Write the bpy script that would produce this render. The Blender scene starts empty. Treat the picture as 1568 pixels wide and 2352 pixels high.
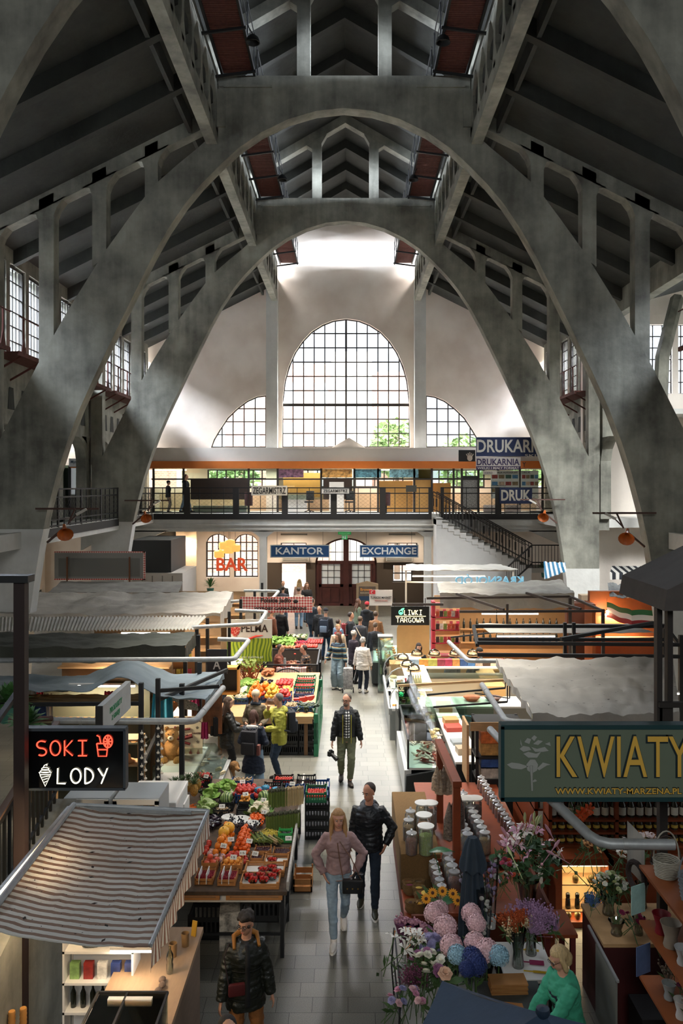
import bpy,bmesh,math,random
from mathutils import Vector,Matrix,Euler
V = Vector;PI = math.pi
R = random.Random(7)
SC = bpy.context.scene
# ------------------------------------------------------------------ camera
F,VX,VY,EZ = 1900.0,799.0,1115.0,6.1      # focal length in px, vanishing point, eye height (m)
cam_d = bpy.data.cameras.new('camera');cam = bpy.data.objects.new('camera',cam_d)
SC.collection.objects.link(cam);SC.camera = cam
cam.location = (0,0,EZ);cam.rotation_euler = (PI/2,0,0)
cam_d.sensor_width = 36;cam_d.sensor_fit = 'AUTO';cam_d.lens = F/2352*36
cam_d.shift_x = -(VX-784)/2352;cam_d.shift_y = (VY-1176)/2352
cam_d.clip_start = .1;cam_d.clip_end = 400
# ------------------------------------------------------------------ view, sky
SC.view_settings.view_transform = 'Standard';SC.view_settings.look = 'None'
SC.view_settings.exposure = 1.32;SC.view_settings.gamma = 1;SC.view_settings.use_curve_mapping = False
W = bpy.data.worlds.new('sky');SC.world = W;W.use_nodes = True
bg = W.node_tree.nodes['Background'];bg.inputs[0].default_value = (.93,.97,1,1);bg.inputs[1].default_value = .62
def area(name,loc,target,sx,sy,power,col=(1,1,1),spread=PI):
 l = bpy.data.lights.new(name,'AREA');l.shape = 'RECTANGLE';l.size = sx;l.size_y = sy
 l.energy = power;l.color = col;l.spread = spread
 o = bpy.data.objects.new(name,l);SC.collection.objects.link(o);o.location = loc
 o.rotation_euler = (V(target)-V(loc)).to_track_quat('-Z','Y').to_euler();return o
# daylight that falls through the windows (the daylight lamps stand outside the glass)
DAY = (.95,.98,1)
area('daylight_end',(0,47,19),(0,27,0),9,7,9000,(1,.97,.93))
area('daylight_end_left',(-8,47,17),(-2,30,0),5,5,2000,(1,.97,.93))
area('daylight_end_right',(8,47,17),(2,30,0),5,5,2000,(1,.97,.93))
area('daylight_street',(0,50,6),(0,60,5),20,6,25,(1,.97,.93))
for s in (-1,1):
 for y,p in ((36.5,9800),(27,8500),(16.5,4200)):
  area('daylight_side',(s*14.5,y,17),(-s*1.0,y-1,0) if y > 20 else (s*3,21.5,5),8.5,4,p,DAY)
 for y,p in ((38,2300),(28,160)):
  area('daylight_lantern',(s*6.2,y,20.3),(-s*2.0,y,15),6 if y > 30 else 8.5,1.6,p,(1,.95,.92))
area('daylight_back',(0,-8,12),(0,10,5),6,5,340,DAY)
for y,p in ((17,1500),(20,3700),(24.5,3900),(29,3400),(34.5,2600)):      # spots added to brighten aisle and gallery, their invented housings are built further down
 for s in (-1,1):
  l = bpy.data.lights.new('added_spot','SPOT');l.energy = p;l.color = (1,.93,.82);l.spot_size = .78;l.spot_blend = .9;l.shadow_soft_size = .35
  o = bpy.data.objects.new('added_spot',l);SC.collection.objects.link(o);o.location = (s*2.3,y,16.7);o.rotation_euler = (V((s*.3,y-1.0 if y < 34 else y+2.5,0 if y < 34 else 4))-o.location).to_track_quat('-Z','Y').to_euler()
SC.cycles.transparent_max_bounces = 24
area('daylight_transept',(17,41,15),(12,28,6),5,4,1500,DAY)
# ------------------------------------------------------------------ materials
def lin(c):
 if isinstance(c,str):
  c = c.lstrip('#');c = c if len(c) == 6 else ''.join(k*2 for k in c);c = [int(c[i:i+2],16)/255 for i in (0,2,4)]
  return [x/12.92 if x <= .04045 else ((x+.055)/1.055)**2.4 for x in c]
 return list(c)
MC = {}
def M(col,rough=.6,metal=0,var=0,sc=6,bump=0,bsc=None,emit=0,spec=.5,alpha=1,stretch=None,sheen=0,name=None):
 key = (str(col),rough,metal,var,sc,bump,bsc,emit,spec,alpha,stretch,sheen)
 if key in MC:return MC[key]
 m = bpy.data.materials.new(name or 'mat_%d' % len(MC));m.use_nodes = True;MC[key] = m
 nt = m.node_tree;N = nt.nodes;L = nt.links;P = N['Principled BSDF'];c = lin(col)
 P.inputs['Base Color'].default_value = (*c,1);P.inputs['Roughness'].default_value = rough
 P.inputs['Metallic'].default_value = metal;P.inputs['Specular IOR Level'].default_value = spec
 if sheen:P.inputs['Sheen Weight'].default_value = sheen
 if emit:P.inputs['Emission Color'].default_value = (*c,1);P.inputs['Emission Strength'].default_value = emit
 vec = None
 if var or bump:
  tc = N.new('ShaderNodeTexCoord');vec = tc.outputs['Object']
  if stretch:
   mp = N.new('ShaderNodeMapping');mp.inputs['Scale'].default_value = stretch
   L.new(vec,mp.inputs[0]);vec = mp.outputs[0]
 if var:
  no = N.new('ShaderNodeTexNoise');no.inputs['Scale'].default_value = sc;no.inputs['Detail'].default_value = 6
  no.inputs['Roughness'].default_value = .65;L.new(vec,no.inputs['Vector'])
  cr = N.new('ShaderNodeValToRGB');L.new(no.outputs[0],cr.inputs[0])
  cr.color_ramp.elements[0].position = .3;cr.color_ramp.elements[1].position = .7
  cr.color_ramp.elements[0].color = (*[x*(1-var) for x in c],1)
  cr.color_ramp.elements[1].color = (*[min(1,x*(1+var)) for x in c],1)
  L.new(cr.outputs[0],P.inputs['Base Color'])
 if bump:
  n2 = N.new('ShaderNodeTexNoise');n2.inputs['Scale'].default_value = bsc or sc*3;n2.inputs['Detail'].default_value = 5
  L.new(vec,n2.inputs['Vector']);b = N.new('ShaderNodeBump');b.inputs['Strength'].default_value = bump
  b.inputs['Distance'].default_value = .02;L.new(n2.outputs[0],b.inputs['Height']);L.new(b.outputs[0],P.inputs['Normal'])
 return m
def nodes(m):return m.node_tree.nodes,m.node_tree.links,m.node_tree.nodes['Principled BSDF']
def pattern(cols,fac_builder,rough=.7,name='pattern',bump=0):
 """two or three colours laid out by a procedural factor"""
 m = bpy.data.materials.new(name);m.use_nodes = True;N,L,P = nodes(m)
 P.inputs['Roughness'].default_value = rough
 tc = N.new('ShaderNodeTexCoord');f = fac_builder(N,L,tc.outputs['Object'])
 cr = N.new('ShaderNodeValToRGB');cr.color_ramp.interpolation = 'CONSTANT'
 for i,(p,c) in enumerate(cols):
  e = cr.color_ramp.elements[i] if i < 2 else cr.color_ramp.elements.new(p)
  e.position = p;e.color = (*lin(c),1)
 L.new(f,cr.inputs[0]);L.new(cr.outputs[0],P.inputs['Base Color']);return m
def math_(N,L,op,a,b=None,c=None):
 n = N.new('ShaderNodeMath');n.operation = op
 for i,x in enumerate((a,b,c)):
  if x is None:continue
  if isinstance(x,(int,float)):n.inputs[i].default_value = x
  else:L.new(x,n.inputs[i])
 return n.outputs[0]
def stripes(c1,c2,axis,period,duty=.5,rough=.7,third=None,wob=0):
 def fb(N,L,v):
  if wob:
   no = N.new('ShaderNodeTexNoise');no.inputs['Scale'].default_value = 1.2;L.new(v,no.inputs[0])
  s = N.new('ShaderNodeSeparateXYZ');L.new(v,s.inputs[0]);a = s.outputs[axis]
  if wob:a = math_(N,L,'ADD',a,math_(N,L,'MULTIPLY',no.outputs[0],wob))
  return math_(N,L,'FRACT',math_(N,L,'DIVIDE',a,period))
 cols = [(0,c1),(duty,c2)] + ([(third[0],third[1])] if third else [])
 return pattern(cols,fb,rough)
def checks(base,c2,period,ax=(0,2),duty=.5,mid=None,rough=.8):
 """gingham / plaid: bands along two axes, darker where both meet"""
 def fb(N,L,v):
  s = N.new('ShaderNodeSeparateXYZ');L.new(v,s.inputs[0]);o = []
  for a in ax:
   fr = math_(N,L,'FRACT',math_(N,L,'DIVIDE',s.outputs[a],period));o.append(math_(N,L,'LESS_THAN',fr,duty))
  return math_(N,L,'MULTIPLY',math_(N,L,'ADD',o[0],o[1]),.45)
 return pattern([(0,base),(.3,mid or base),(.7,c2)],fb,rough)
def glass(tint='#e8f4f0',amt=.12,rough=.03,name='clear_glass',fres=.9,milk=0):
 key = ('glass',tint,amt,rough,fres,milk)
 if key in MC:return MC[key]
 m = bpy.data.materials.new(name);m.use_nodes = True;MC[key] = m
 N = m.node_tree.nodes;L = m.node_tree.links;N.clear()
 o = N.new('ShaderNodeOutputMaterial');mx = N.new('ShaderNodeMixShader');t = N.new('ShaderNodeBsdfTransparent')
 g = N.new('ShaderNodeBsdfGlossy');lw = N.new('ShaderNodeLayerWeight');lw.inputs[0].default_value = .25
 t.inputs[0].default_value = (*lin(tint),1);g.inputs['Roughness'].default_value = rough
 ma = math_(N,L,'ADD',math_(N,L,'MULTIPLY',lw.outputs['Fresnel'],fres),amt)
 L.new(ma,mx.inputs[0]);L.new(t.outputs[0],mx.inputs[1]);L.new(g.outputs[0],mx.inputs[2]);L.new(mx.outputs[0],o.inputs[0])
 if milk:d = N.new('ShaderNodeBsdfDiffuse');m2 = N.new('ShaderNodeMixShader');m2.inputs[0].default_value = milk;L.new(mx.outputs[0],m2.inputs[1]);L.new(d.outputs[0],m2.inputs[2]);L.new(m2.outputs[0],o.inputs[0])  # white diffuse mixed into the glass in place of bright reflections
 return m
TMPS = bpy.data.scenes.new('workshop')      # scratch scene for evaluating modifiers, removed at the end
def tdg():
 with bpy.context.temp_override(scene=TMPS,view_layer=TMPS.view_layers[0]):return bpy.context.evaluated_depsgraph_get()
# ------------------------------------------------------------------ mesh builder
class MB:
 def __init__(s):s.v = [];s.f = [];s.m = [];s.mi = 0
 def add(s,vs,fs):
  b = len(s.v);s.v += [tuple(x) for x in vs];s.f += [tuple(b+i for i in f) for f in fs];s.m += [s.mi]*len(fs);return s
 def mat(s,i):s.mi = i;return s
 def box(s,c,d,rot=None,taper=1):
  x,y,z = [k/2 for k in d]
  vs = [V((a*x*(taper if e > 0 else 1),b*y*(taper if e > 0 else 1),e*z)) for a in (-1,1) for b in (-1,1) for e in (-1,1)]
  if rot is not None:
   E = rot if isinstance(rot,Matrix) else Euler(rot).to_matrix();vs = [E @ v for v in vs]
  return s.add([v+V(c) for v in vs],[(0,1,3,2),(4,6,7,5),(0,4,5,1),(2,3,7,6),(0,2,6,4),(1,5,7,3)])
 def bx(s,x0,x1,y0,y1,z0,z1):return s.box(((x0+x1)/2,(y0+y1)/2,(z0+z1)/2),(abs(x1-x0),abs(y1-y0),abs(z1-z0)))
 def bar(s,p,q,w,h=None,up=(0,0,1)):
  p = V(p);q = V(q);d = q-p;l = d.length
  if l < 1e-6:return s
  z = d/l;u = V(up)
  if abs(z.dot(u)) > .99:u = V((0,1,0))
  x = u.cross(z).normalized();y = z.cross(x);Mx = Matrix((x,y,z)).transposed()
  return s.box((p+q)/2,(w,h or w,l),Mx)
 def tube(s,pts,r,n=8,cap=True,el=1.0):
  pts = [V(p) for p in pts];k = len(pts);rs = r if isinstance(r,(list,tuple)) else [r]*k
  vs = [];x = None
  for i,p in enumerate(pts):
   d = (pts[min(i+1,k-1)]-pts[max(i-1,0)])
   d = d.normalized() if d.length > 1e-9 else V((0,0,1))
   if x is None:x = d.orthogonal().normalized() if abs(d.z) > .99 or True else x
   x = (x-d*x.dot(d));x = x.normalized() if x.length > 1e-6 else d.orthogonal().normalized()
   y = d.cross(x)
   for j in range(n):
    a = 2*PI*j/n;vs.append(p+(x*math.cos(a)+y*math.sin(a)*el)*rs[i])
  fs = [(i*n+j,i*n+(j+1) % n,(i+1)*n+(j+1) % n,(i+1)*n+j) for i in range(k-1) for j in range(n)]
  if cap:fs += [tuple(range(n))[::-1],tuple(range((k-1)*n,k*n))]
  return s.add(vs,fs)
 def cyl(s,c,r,h,n=16,r2=None):c = V(c);return s.tube([c,c+V((0,0,h))],[r,r if r2 is None else r2],n)
 def ball(s,c,r,n=10,k=7,rot=None,warp=None):
  r = r if isinstance(r,(tuple,list)) else (r,r,r);vs = [];E = Euler(rot).to_matrix() if rot else None
  for i in range(1,k):
   t = PI*i/k
   for j in range(n):
    a = 2*PI*j/n;v = V((math.sin(t)*math.cos(a)*r[0],math.sin(t)*math.sin(a)*r[1],math.cos(t)*r[2]))
    if warp:v = warp(v)
    vs.append((E @ v if E else v)+V(c))
  t_,b_ = V((0,0,r[2])),V((0,0,-r[2]))
  if warp:t_,b_ = warp(t_),warp(b_)
  if E:t_,b_ = E @ t_,E @ b_
  vs += [t_+V(c),b_+V(c)];T = (k-1)*n
  fs = [(i*n+j,(i+1)*n+j,(i+1)*n+(j+1) % n,i*n+(j+1) % n) for i in range(k-2) for j in range(n)]
  fs += [(T,j,(j+1) % n) for j in range(n)]+[(T+1,(k-2)*n+(j+1) % n,(k-2)*n+j) for j in range(n)]
  return s.add(vs,fs)
 def lathe(s,prof,c=(0,0,0),n=16,rx=1,ry=1):
  c = V(c);vs = [c+V((r*math.cos(2*PI*j/n)*rx,r*math.sin(2*PI*j/n)*ry,z)) for r,z in prof for j in range(n)]
  fs = [(i*n+j,i*n+(j+1) % n,(i+1)*n+(j+1) % n,(i+1)*n+j) for i in range(len(prof)-1) for j in range(n)]
  if prof[0][0] > 1e-4:fs.append(tuple(range(n))[::-1])
  if prof[-1][0] > 1e-4:fs.append(tuple(range((len(prof)-1)*n,len(prof)*n)))
  return s.add(vs,fs)
 def prism(s,poly,a0,a1,axis='Y'):
  """outline in the plane across the axis, given a thickness along it"""
  def P(u,w,a):return {'Y':(u,a,w),'X':(a,u,w),'Z':(u,w,a)}[axis]
  n = len(poly);vs = [P(u,w,a0) for u,w in poly]+[P(u,w,a1) for u,w in poly]
  return s.add(vs,[tuple(range(n)),tuple(range(n,2*n))[::-1]]+[(i,(i+1) % n,n+(i+1) % n,n+i) for i in range(n)])
 def grid(s,fn,nu,nv,thick=0):
  vs = [V(fn(i/nu,j/nv)) for i in range(nu+1) for j in range(nv+1)];w = nv+1
  fs = [(i*w+j,(i+1)*w+j,(i+1)*w+j+1,i*w+j+1) for i in range(nu) for j in range(nv)]
  if thick:
   n = len(vs);vs += [v-V((0,0,thick)) for v in vs];fs += [tuple(n+k for k in f[::-1]) for f in fs]
   ed = [i*w for i in range(nu+1)]+[nu*w+j for j in range(1,nv+1)]+[i*w+nv for i in range(nu-1,-1,-1)]+[j for j in range(nv-1,0,-1)]
   fs += [(ed[k],ed[(k+1) % len(ed)],n+ed[(k+1) % len(ed)],n+ed[k]) for k in range(len(ed))]
  return s.add(vs,fs)
 def build(s,name,mat,parent=None,smooth=False,bevel=0,mods=None):
  me = bpy.data.meshes.new(name);me.from_pydata(s.v,[],s.f)
  for m in (mat if isinstance(mat,(list,tuple)) else [mat]):me.materials.append(m)
  if any(s.m):me.polygons.foreach_set('material_index',s.m)
  bm = bmesh.new();bm.from_mesh(me);bmesh.ops.recalc_face_normals(bm,faces=bm.faces)
  if bevel:bmesh.ops.bevel(bm,geom=list(bm.edges),offset=bevel,segments=2,affect='EDGES',profile=.6,clamp_overlap=True)
  bm.to_mesh(me);bm.free()
  if smooth:
   me.polygons.foreach_set('use_smooth',[True]*len(me.polygons))
   if smooth != 2:
    me.set_sharp_from_angle(angle=.7)
  o = bpy.data.objects.new(name,me);SC.collection.objects.link(o)
  if parent:o.parent = parent
  return o
def at(px,py,Y):return V(((px-VX)*Y/F,Y,EZ-(py-VY)*Y/F))
def gz(px,py,z=0):Y = F*(EZ-z)/(py-VY);return V(((px-VX)*Y/F,Y,z))
def tag(o,label=None,cat=None,group=None,kind=None):
 for k,v in (('label',label),('category',cat),('group',group),('kind',kind)):
  if v:o[k] = v
 return o
def thing(name,label,cat,loc=(0,0,0),rz=0,group=None,kind=None):
 o = bpy.data.objects.new(name,None);SC.collection.objects.link(o);o.location = loc;o.rotation_euler = (0,0,rz)
 return tag(o,label,cat,group,kind)
def solo(name,label,cat,mb,mat,loc=(0,0,0),rz=0,group=None,smooth=False,bevel=0,kind=None):
 o = mb.build(name,mat,None,smooth,bevel);o.location = loc;o.rotation_euler = (0,0,rz);return tag(o,label,cat,group,kind)
def struct(name,mb,mat,parent=None,smooth=False):
 o = mb.build(name,mat,parent,smooth)
 if not parent:o['kind'] = 'structure'
 return o
def kids(o):return [c for c in SC.collection.objects if c.parent == o] if False else list(KID.get(o.name,[])) or list(o.children)
KID = {}
def dup(root,loc,rz=0,label=None,group=None,scale=None,rot=None):
 ch = KID.get(root.name)
 if ch is None:
  ch = KID[root.name] = [(c,list(c.children)) for c in root.children]
 r = root.copy();SC.collection.objects.link(r);r.location = loc;r.rotation_euler = rot or (0,0,rz)
 if scale:r.scale = scale if isinstance(scale,(tuple,list)) else (scale,)*3
 if label:r['label'] = label
 if group:r['group'] = group
 for c,gs in ch:
  k = c.copy();SC.collection.objects.link(k);k.parent = r
  for g in gs:q = g.copy();SC.collection.objects.link(q);q.parent = k
 return r
def text(s,size,mat,parent=None,loc=(0,0,0),rot=(PI/2,0,0),ext=.006,bold=0,sx=1,name='lettering',align='LEFT',fit=None,sp=1):
 c = bpy.data.curves.new(name,'FONT');c.body = s;c.size = size;c.extrude = ext;c.offset = bold;c.align_x = align
 c.resolution_u = 3;c.space_character = sp
 t = bpy.data.objects.new('tmp',c);TMPS.collection.objects.link(t);dg = tdg()
 me = bpy.data.meshes.new_from_object(t.evaluated_get(dg));bpy.data.objects.remove(t);me.materials.clear();me.materials.append(mat)
 o = bpy.data.objects.new(name,me);SC.collection.objects.link(o);o.rotation_euler = rot
 xs = [v.co.x for v in me.vertices];ys = [v.co.y for v in me.vertices]
 if fit:                                    # (width, cap height): glyph box is fitted to it, lower left corner at loc
  kx = fit[0]/(max(xs)-min(xs));ky = fit[1]/(max(ys)-min(ys));mx,my = min(xs),min(ys)
  for v in me.vertices:v.co.x = (v.co.x-mx)*kx;v.co.y = (v.co.y-my)*ky
 elif sx != 1:
  for v in me.vertices:v.co.x *= sx
 o.location = loc
 if parent:o.parent = parent
 return o
# ================================================================== the hall
X0 = -.1;BAY = 9.5;FY = [12.8-9.5,12.8,22.3,31.8];WALL = 41.3;SW = 10.0
def concrete(col,var=.3,name='concrete',sc=.8,streak=True):
 m = bpy.data.materials.new(name);m.use_nodes = True;N,L,P = nodes(m);c = lin(col)
 tc = N.new('ShaderNodeTexCoord');n1 = N.new('ShaderNodeTexNoise');n1.inputs['Scale'].default_value = sc;n1.inputs['Detail'].default_value = 8
 n1.inputs['Roughness'].default_value = .62;L.new(tc.outputs['Object'],n1.inputs[0])
 mp = N.new('ShaderNodeMapping');mp.inputs['Scale'].default_value = (3.5,3.5,.35);L.new(tc.outputs['Object'],mp.inputs[0])
 n2 = N.new('ShaderNodeTexNoise');n2.inputs['Scale'].default_value = 1.3;n2.inputs['Detail'].default_value = 6;L.new(mp.outputs[0],n2.inputs[0])
 a = math_(N,L,'ADD',math_(N,L,'MULTIPLY',n1.outputs[0],.75),math_(N,L,'MULTIPLY',n2.outputs[0],.25 if streak else 0))
 cr = N.new('ShaderNodeValToRGB');L.new(a,cr.inputs[0]);E = cr.color_ramp.elements
 E[0].position = .36;E[1].position = .64;E[0].color = (*[x*(1-var*1.3) for x in c],1);E[1].color = (*[min(1,x*(1+var*1.2)) for x in c],1)
 L.new(cr.outputs[0],P.inputs['Base Color']);P.inputs['Roughness'].default_value = .85
 n3 = N.new('ShaderNodeTexNoise');n3.inputs['Scale'].default_value = 9;n3.inputs['Detail'].default_value = 6;L.new(tc.outputs['Object'],n3.inputs[0])
 b = N.new('ShaderNodeBump');b.inputs['Strength'].default_value = .25;b.inputs['Distance'].default_value = .03
 L.new(n3.outputs[0],b.inputs['Height']);L.new(b.outputs[0],P.inputs['Normal']);return m
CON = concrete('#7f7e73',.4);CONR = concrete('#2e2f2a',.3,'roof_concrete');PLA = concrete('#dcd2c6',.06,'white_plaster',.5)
WHT = concrete('#c9c8c2',.08,'white_paint',1.0);CREAM = concrete('#bfae96',.1,'cream_plaster');BRN = concrete('#5b4a3c',.15,'brown_plaster')
WGL = glass('#f4f8ff',.02,fres=0)
IRON = M('#191a1a',.55,.3);RUST = M('#5a2f27',.8,0,.3,8);MUNT = M('#33302c',.6)
# floor
fm = bpy.data.materials.new('granite_slabs');fm.use_nodes = True;N,L,P = nodes(fm)
tc = N.new('ShaderNodeTexCoord');br = N.new('ShaderNodeTexBrick');L.new(tc.outputs['Object'],br.inputs[0])
br.inputs['Scale'].default_value = 1;br.inputs['Brick Width'].default_value = .42;br.inputs['Row Height'].default_value = .29
br.inputs['Mortar Size'].default_value = .004;br.inputs['Mortar Smooth'].default_value = .2;br.offset = .37;br.offset_frequency = 2;br.squash = 1.18;br.squash_frequency = 4
br.inputs['Color1'].default_value = (*lin('#827f74'),1);br.inputs['Color2'].default_value = (*lin('#716f67'),1);br.inputs['Mortar'].default_value = (*lin('#3a3833'),1)
n1 = N.new('ShaderNodeTexNoise');n1.inputs['Scale'].default_value = 110;n1.inputs['Detail'].default_value = 2;L.new(tc.outputs['Object'],n1.inputs[0])
n0 = N.new('ShaderNodeTexNoise');n0.inputs['Scale'].default_value = .7;n0.inputs['Detail'].default_value = 4;L.new(tc.outputs['Object'],n0.inputs[0])
cr = N.new('ShaderNodeValToRGB');L.new(n1.outputs[0],cr.inputs[0]);cr.color_ramp.elements[0].position = .35;cr.color_ramp.elements[0].color = (.55,.55,.55,1);cr.color_ramp.elements[1].position = .65;cr.color_ramp.elements[1].color = (1.1,1.1,1.1,1)
c2 = N.new('ShaderNodeValToRGB');L.new(n0.outputs[0],c2.inputs[0]);c2.color_ramp.elements[0].position = .3;c2.color_ramp.elements[0].color = (.8,.8,.8,1);c2.color_ramp.elements[1].position = .7
mx = N.new('ShaderNodeMixRGB');mx.blend_type = 'MULTIPLY';mx.inputs[0].default_value = 1;L.new(br.outputs[0],mx.inputs[1]);L.new(cr.outputs[0],mx.inputs[2])
mx2 = N.new('ShaderNodeMixRGB');mx2.blend_type = 'MULTIPLY';mx2.inputs[0].default_value = 1;L.new(mx.outputs[0],mx2.inputs[1]);L.new(c2.outputs[0],mx2.inputs[2])
L.new(mx2.outputs[0],P.inputs['Base Color']);P.inputs['Roughness'].default_value = .38;P.inputs['Specular IOR Level'].default_value = .5
struct('floor',MB().bx(-22,22,-6,43,-.3,0),fm)
# arch frames: one concrete frame each (rib, posts, rafters)
IN = [(0,16.28),(.75,16.2),(1.5,15.98),(2.24,15.62),(2.85,15.2),(3.35,14.74),(3.85,14.23),(4.29,13.7),(4.75,13.02),(5.18,12.25),(5.6,11.4),(6.14,10.3),(6.78,8.95),(7.14,8.15),(7.48,7.25),(7.75,6.4),(8.0,5.45),(8.2,4.5),(8.36,3.5),(8.5,2.5),(8.7,0)]
OUT = [(9.75,0),(9.75,7.35),(9.35,7.2),(8.9,8.1),(8.3,9.3),(7.94,9.95),(7.46,10.8),(6.87,11.75),(6.53,12.3),(5.79,13.33),(5.18,14.15),(4.5,14.75),(3.95,15.2),(3.62,15.5),(3.45,17.15)]
def zlow(x):return 15.0-(x-5.26)*.5          # underside of the lower rafters
def zup(x):return 20.05-abs(x)*.58           # underside of the upper rafters
def band(mb,s,x0,x1,fz,dep,y0,y1):
 mb.prism([(X0+s*x0,fz(x0)),(X0+s*x1,fz(x1)),(X0+s*x1,fz(x1)+dep),(X0+s*x0,fz(x0)+dep)],y0,y1)
def frame(y):
 T = .45
 # one outline for rib and beam, so that its face is one plane
 right = IN+OUT
 poly = [(X0+x,z) for x,z in right]+[(X0-x,z) for x,z in right[::-1][:-1]]
 mb = MB()
 # split in strips to avoid a huge ngon
 for s in (-1,1):
  I = [(X0+s*x,z) for x,z in IN];O = [(X0+s*x,z) for x,z in OUT[::-1]]
  top = [(X0,17.15),(X0+s*1.2,17.15),(X0+s*2.3,17.15)]
  mb.prism([I[0],I[1],I[2],I[3],I[4],I[5],O[1],O[0],top[2],top[1],top[0]],y,y+T)
  mb.prism([I[5],I[6],I[7],O[4],O[3],O[2],O[1]],y,y+T)
  mb.prism([I[7],I[8],I[9],O[6],O[5],O[4]],y,y+T)
  mb.prism([I[9],I[10],I[11],O[8],O[7],O[6]],y,y+T)
  mb.prism([I[11],I[12],I[13],O[11],O[10],O[9],O[8]],y,y+T)
  mb.prism([I[13],I[14],I[15],I[16],(X0+s*9.75,5.45),O[13],O[12],O[11]],y,y+T)
  mb.prism(I[16:]+[(X0+s*9.75,0),(X0+s*9.75,5.45)],y,y+T)
  for a,b,z0 in ((5.03,5.38,14.0),(6.42,6.8,12.3),(7.84,8.24,9.7),(9.35,9.78,7.2)):
   mb.prism([(X0+s*a,z0),(X0+s*b,z0-.3),(X0+s*b,zlow(b)+.3),(X0+s*a,zlow(a)+.3)],y+.02,y+T-.02)
  # haunches where posts meet the rafter
  for a,b in ((3.6,5.03),(5.38,6.42),(6.8,7.84),(8.24,9.35)):
   for e,d in ((a,1),(b,-1)):
    mb.prism([(X0+s*e,zlow(e)+.05),(X0+s*(e+d*.3),zlow(e+d*.3)+.05),(X0+s*(e+d*.08),zlow(e)-.1),(X0+s*e,zlow(e)-.32)],y+.02,y+T-.02)
  band(mb,s,3.5,SW+.1,zlow,.6,y+.02,y+T-.02)
  band(mb,s,0,3.75,zup,.5,y+.02,y+T-.02)
  mb.prism([(X0+s*.92,17.1),(X0+s*1.28,17.1),(X0+s*1.28,19.6),(X0+s*.92,19.6)],y+.05,y+T-.05)
  for e,d in ((.92,-1),(1.28,1)):mb.prism([(X0+s*e,zup(e)+.05),(X0+s*(e+d*.25),zup(e+d*.25)+.05),(X0+s*e,zup(e)-.25)],y+.05,y+T-.05)
  mb.prism([(X0+s*3.4,15.5),(X0+s*3.75,15.4),(X0+s*3.75,zup(3.75)+.3),(X0+s*3.4,zup(3.4)+.3)],y,y+T)
  mb.bx(X0+s*3.2,X0+s*3.5,y-.06,y,15.75,16.75)          # small raised panels at the beam ends
  mb.bx(X0+s*1.95,X0+s*3.25,y-.05,y,16.82,16.88)
 return mb
for i,y in enumerate(FY):struct('arch_frame',frame(y),CON)
# white painted feet of the frames, a thin coat with its own edge
def foot(y,s,ztop):
 mb = MB();T = .45;pts = [(x,z) for x,z in IN if z < ztop]
 x0 = [IN[k][0]+(IN[k+1][0]-IN[k][0])*(IN[k][1]-ztop)/(IN[k][1]-IN[k+1][1]) for k in range(len(IN)-1) if IN[k][1] >= ztop > IN[k+1][1]][0]
 P = [(x0,ztop)]+pts
 mb.prism([(X0+s*(x-.012),z) for x,z in P]+[(X0+s*9.765,0),(X0+s*9.765,ztop)],y-.014,y+T+.014)
 return mb
struct('arch_foot_coat',foot(22.3,-1,4.92),WHT);struct('arch_foot_coat',foot(31.8,-1,4.7),WHT)
struct('arch_foot_coat',foot(22.3,1,2.9),WHT);struct('arch_foot_coat',foot(31.8,1,2.9),WHT)
# ribs between the frames
rib = MB()
y = FY[0]-4*2.375
while y < WALL-.2:
 if all(abs(y-f) > .6 for f in FY):
  for s in (-1,1):band(rib,s,3.6,SW+.1,zlow,.5,y,y+.24);band(rib,s,0,3.75,zup,.4,y,y+.24)
 y += 2.375
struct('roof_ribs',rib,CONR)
# roof slabs
for s,nm in ((-1,'left'),(1,'right')):
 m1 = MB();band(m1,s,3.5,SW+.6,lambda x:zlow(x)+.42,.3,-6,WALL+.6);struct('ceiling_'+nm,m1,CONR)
 m2 = MB();band(m2,s,0,4.1,lambda x:zup(x)+.36,.3,-6,WALL+.6);struct('ceiling_lantern_'+nm,m2,CONR)
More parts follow.
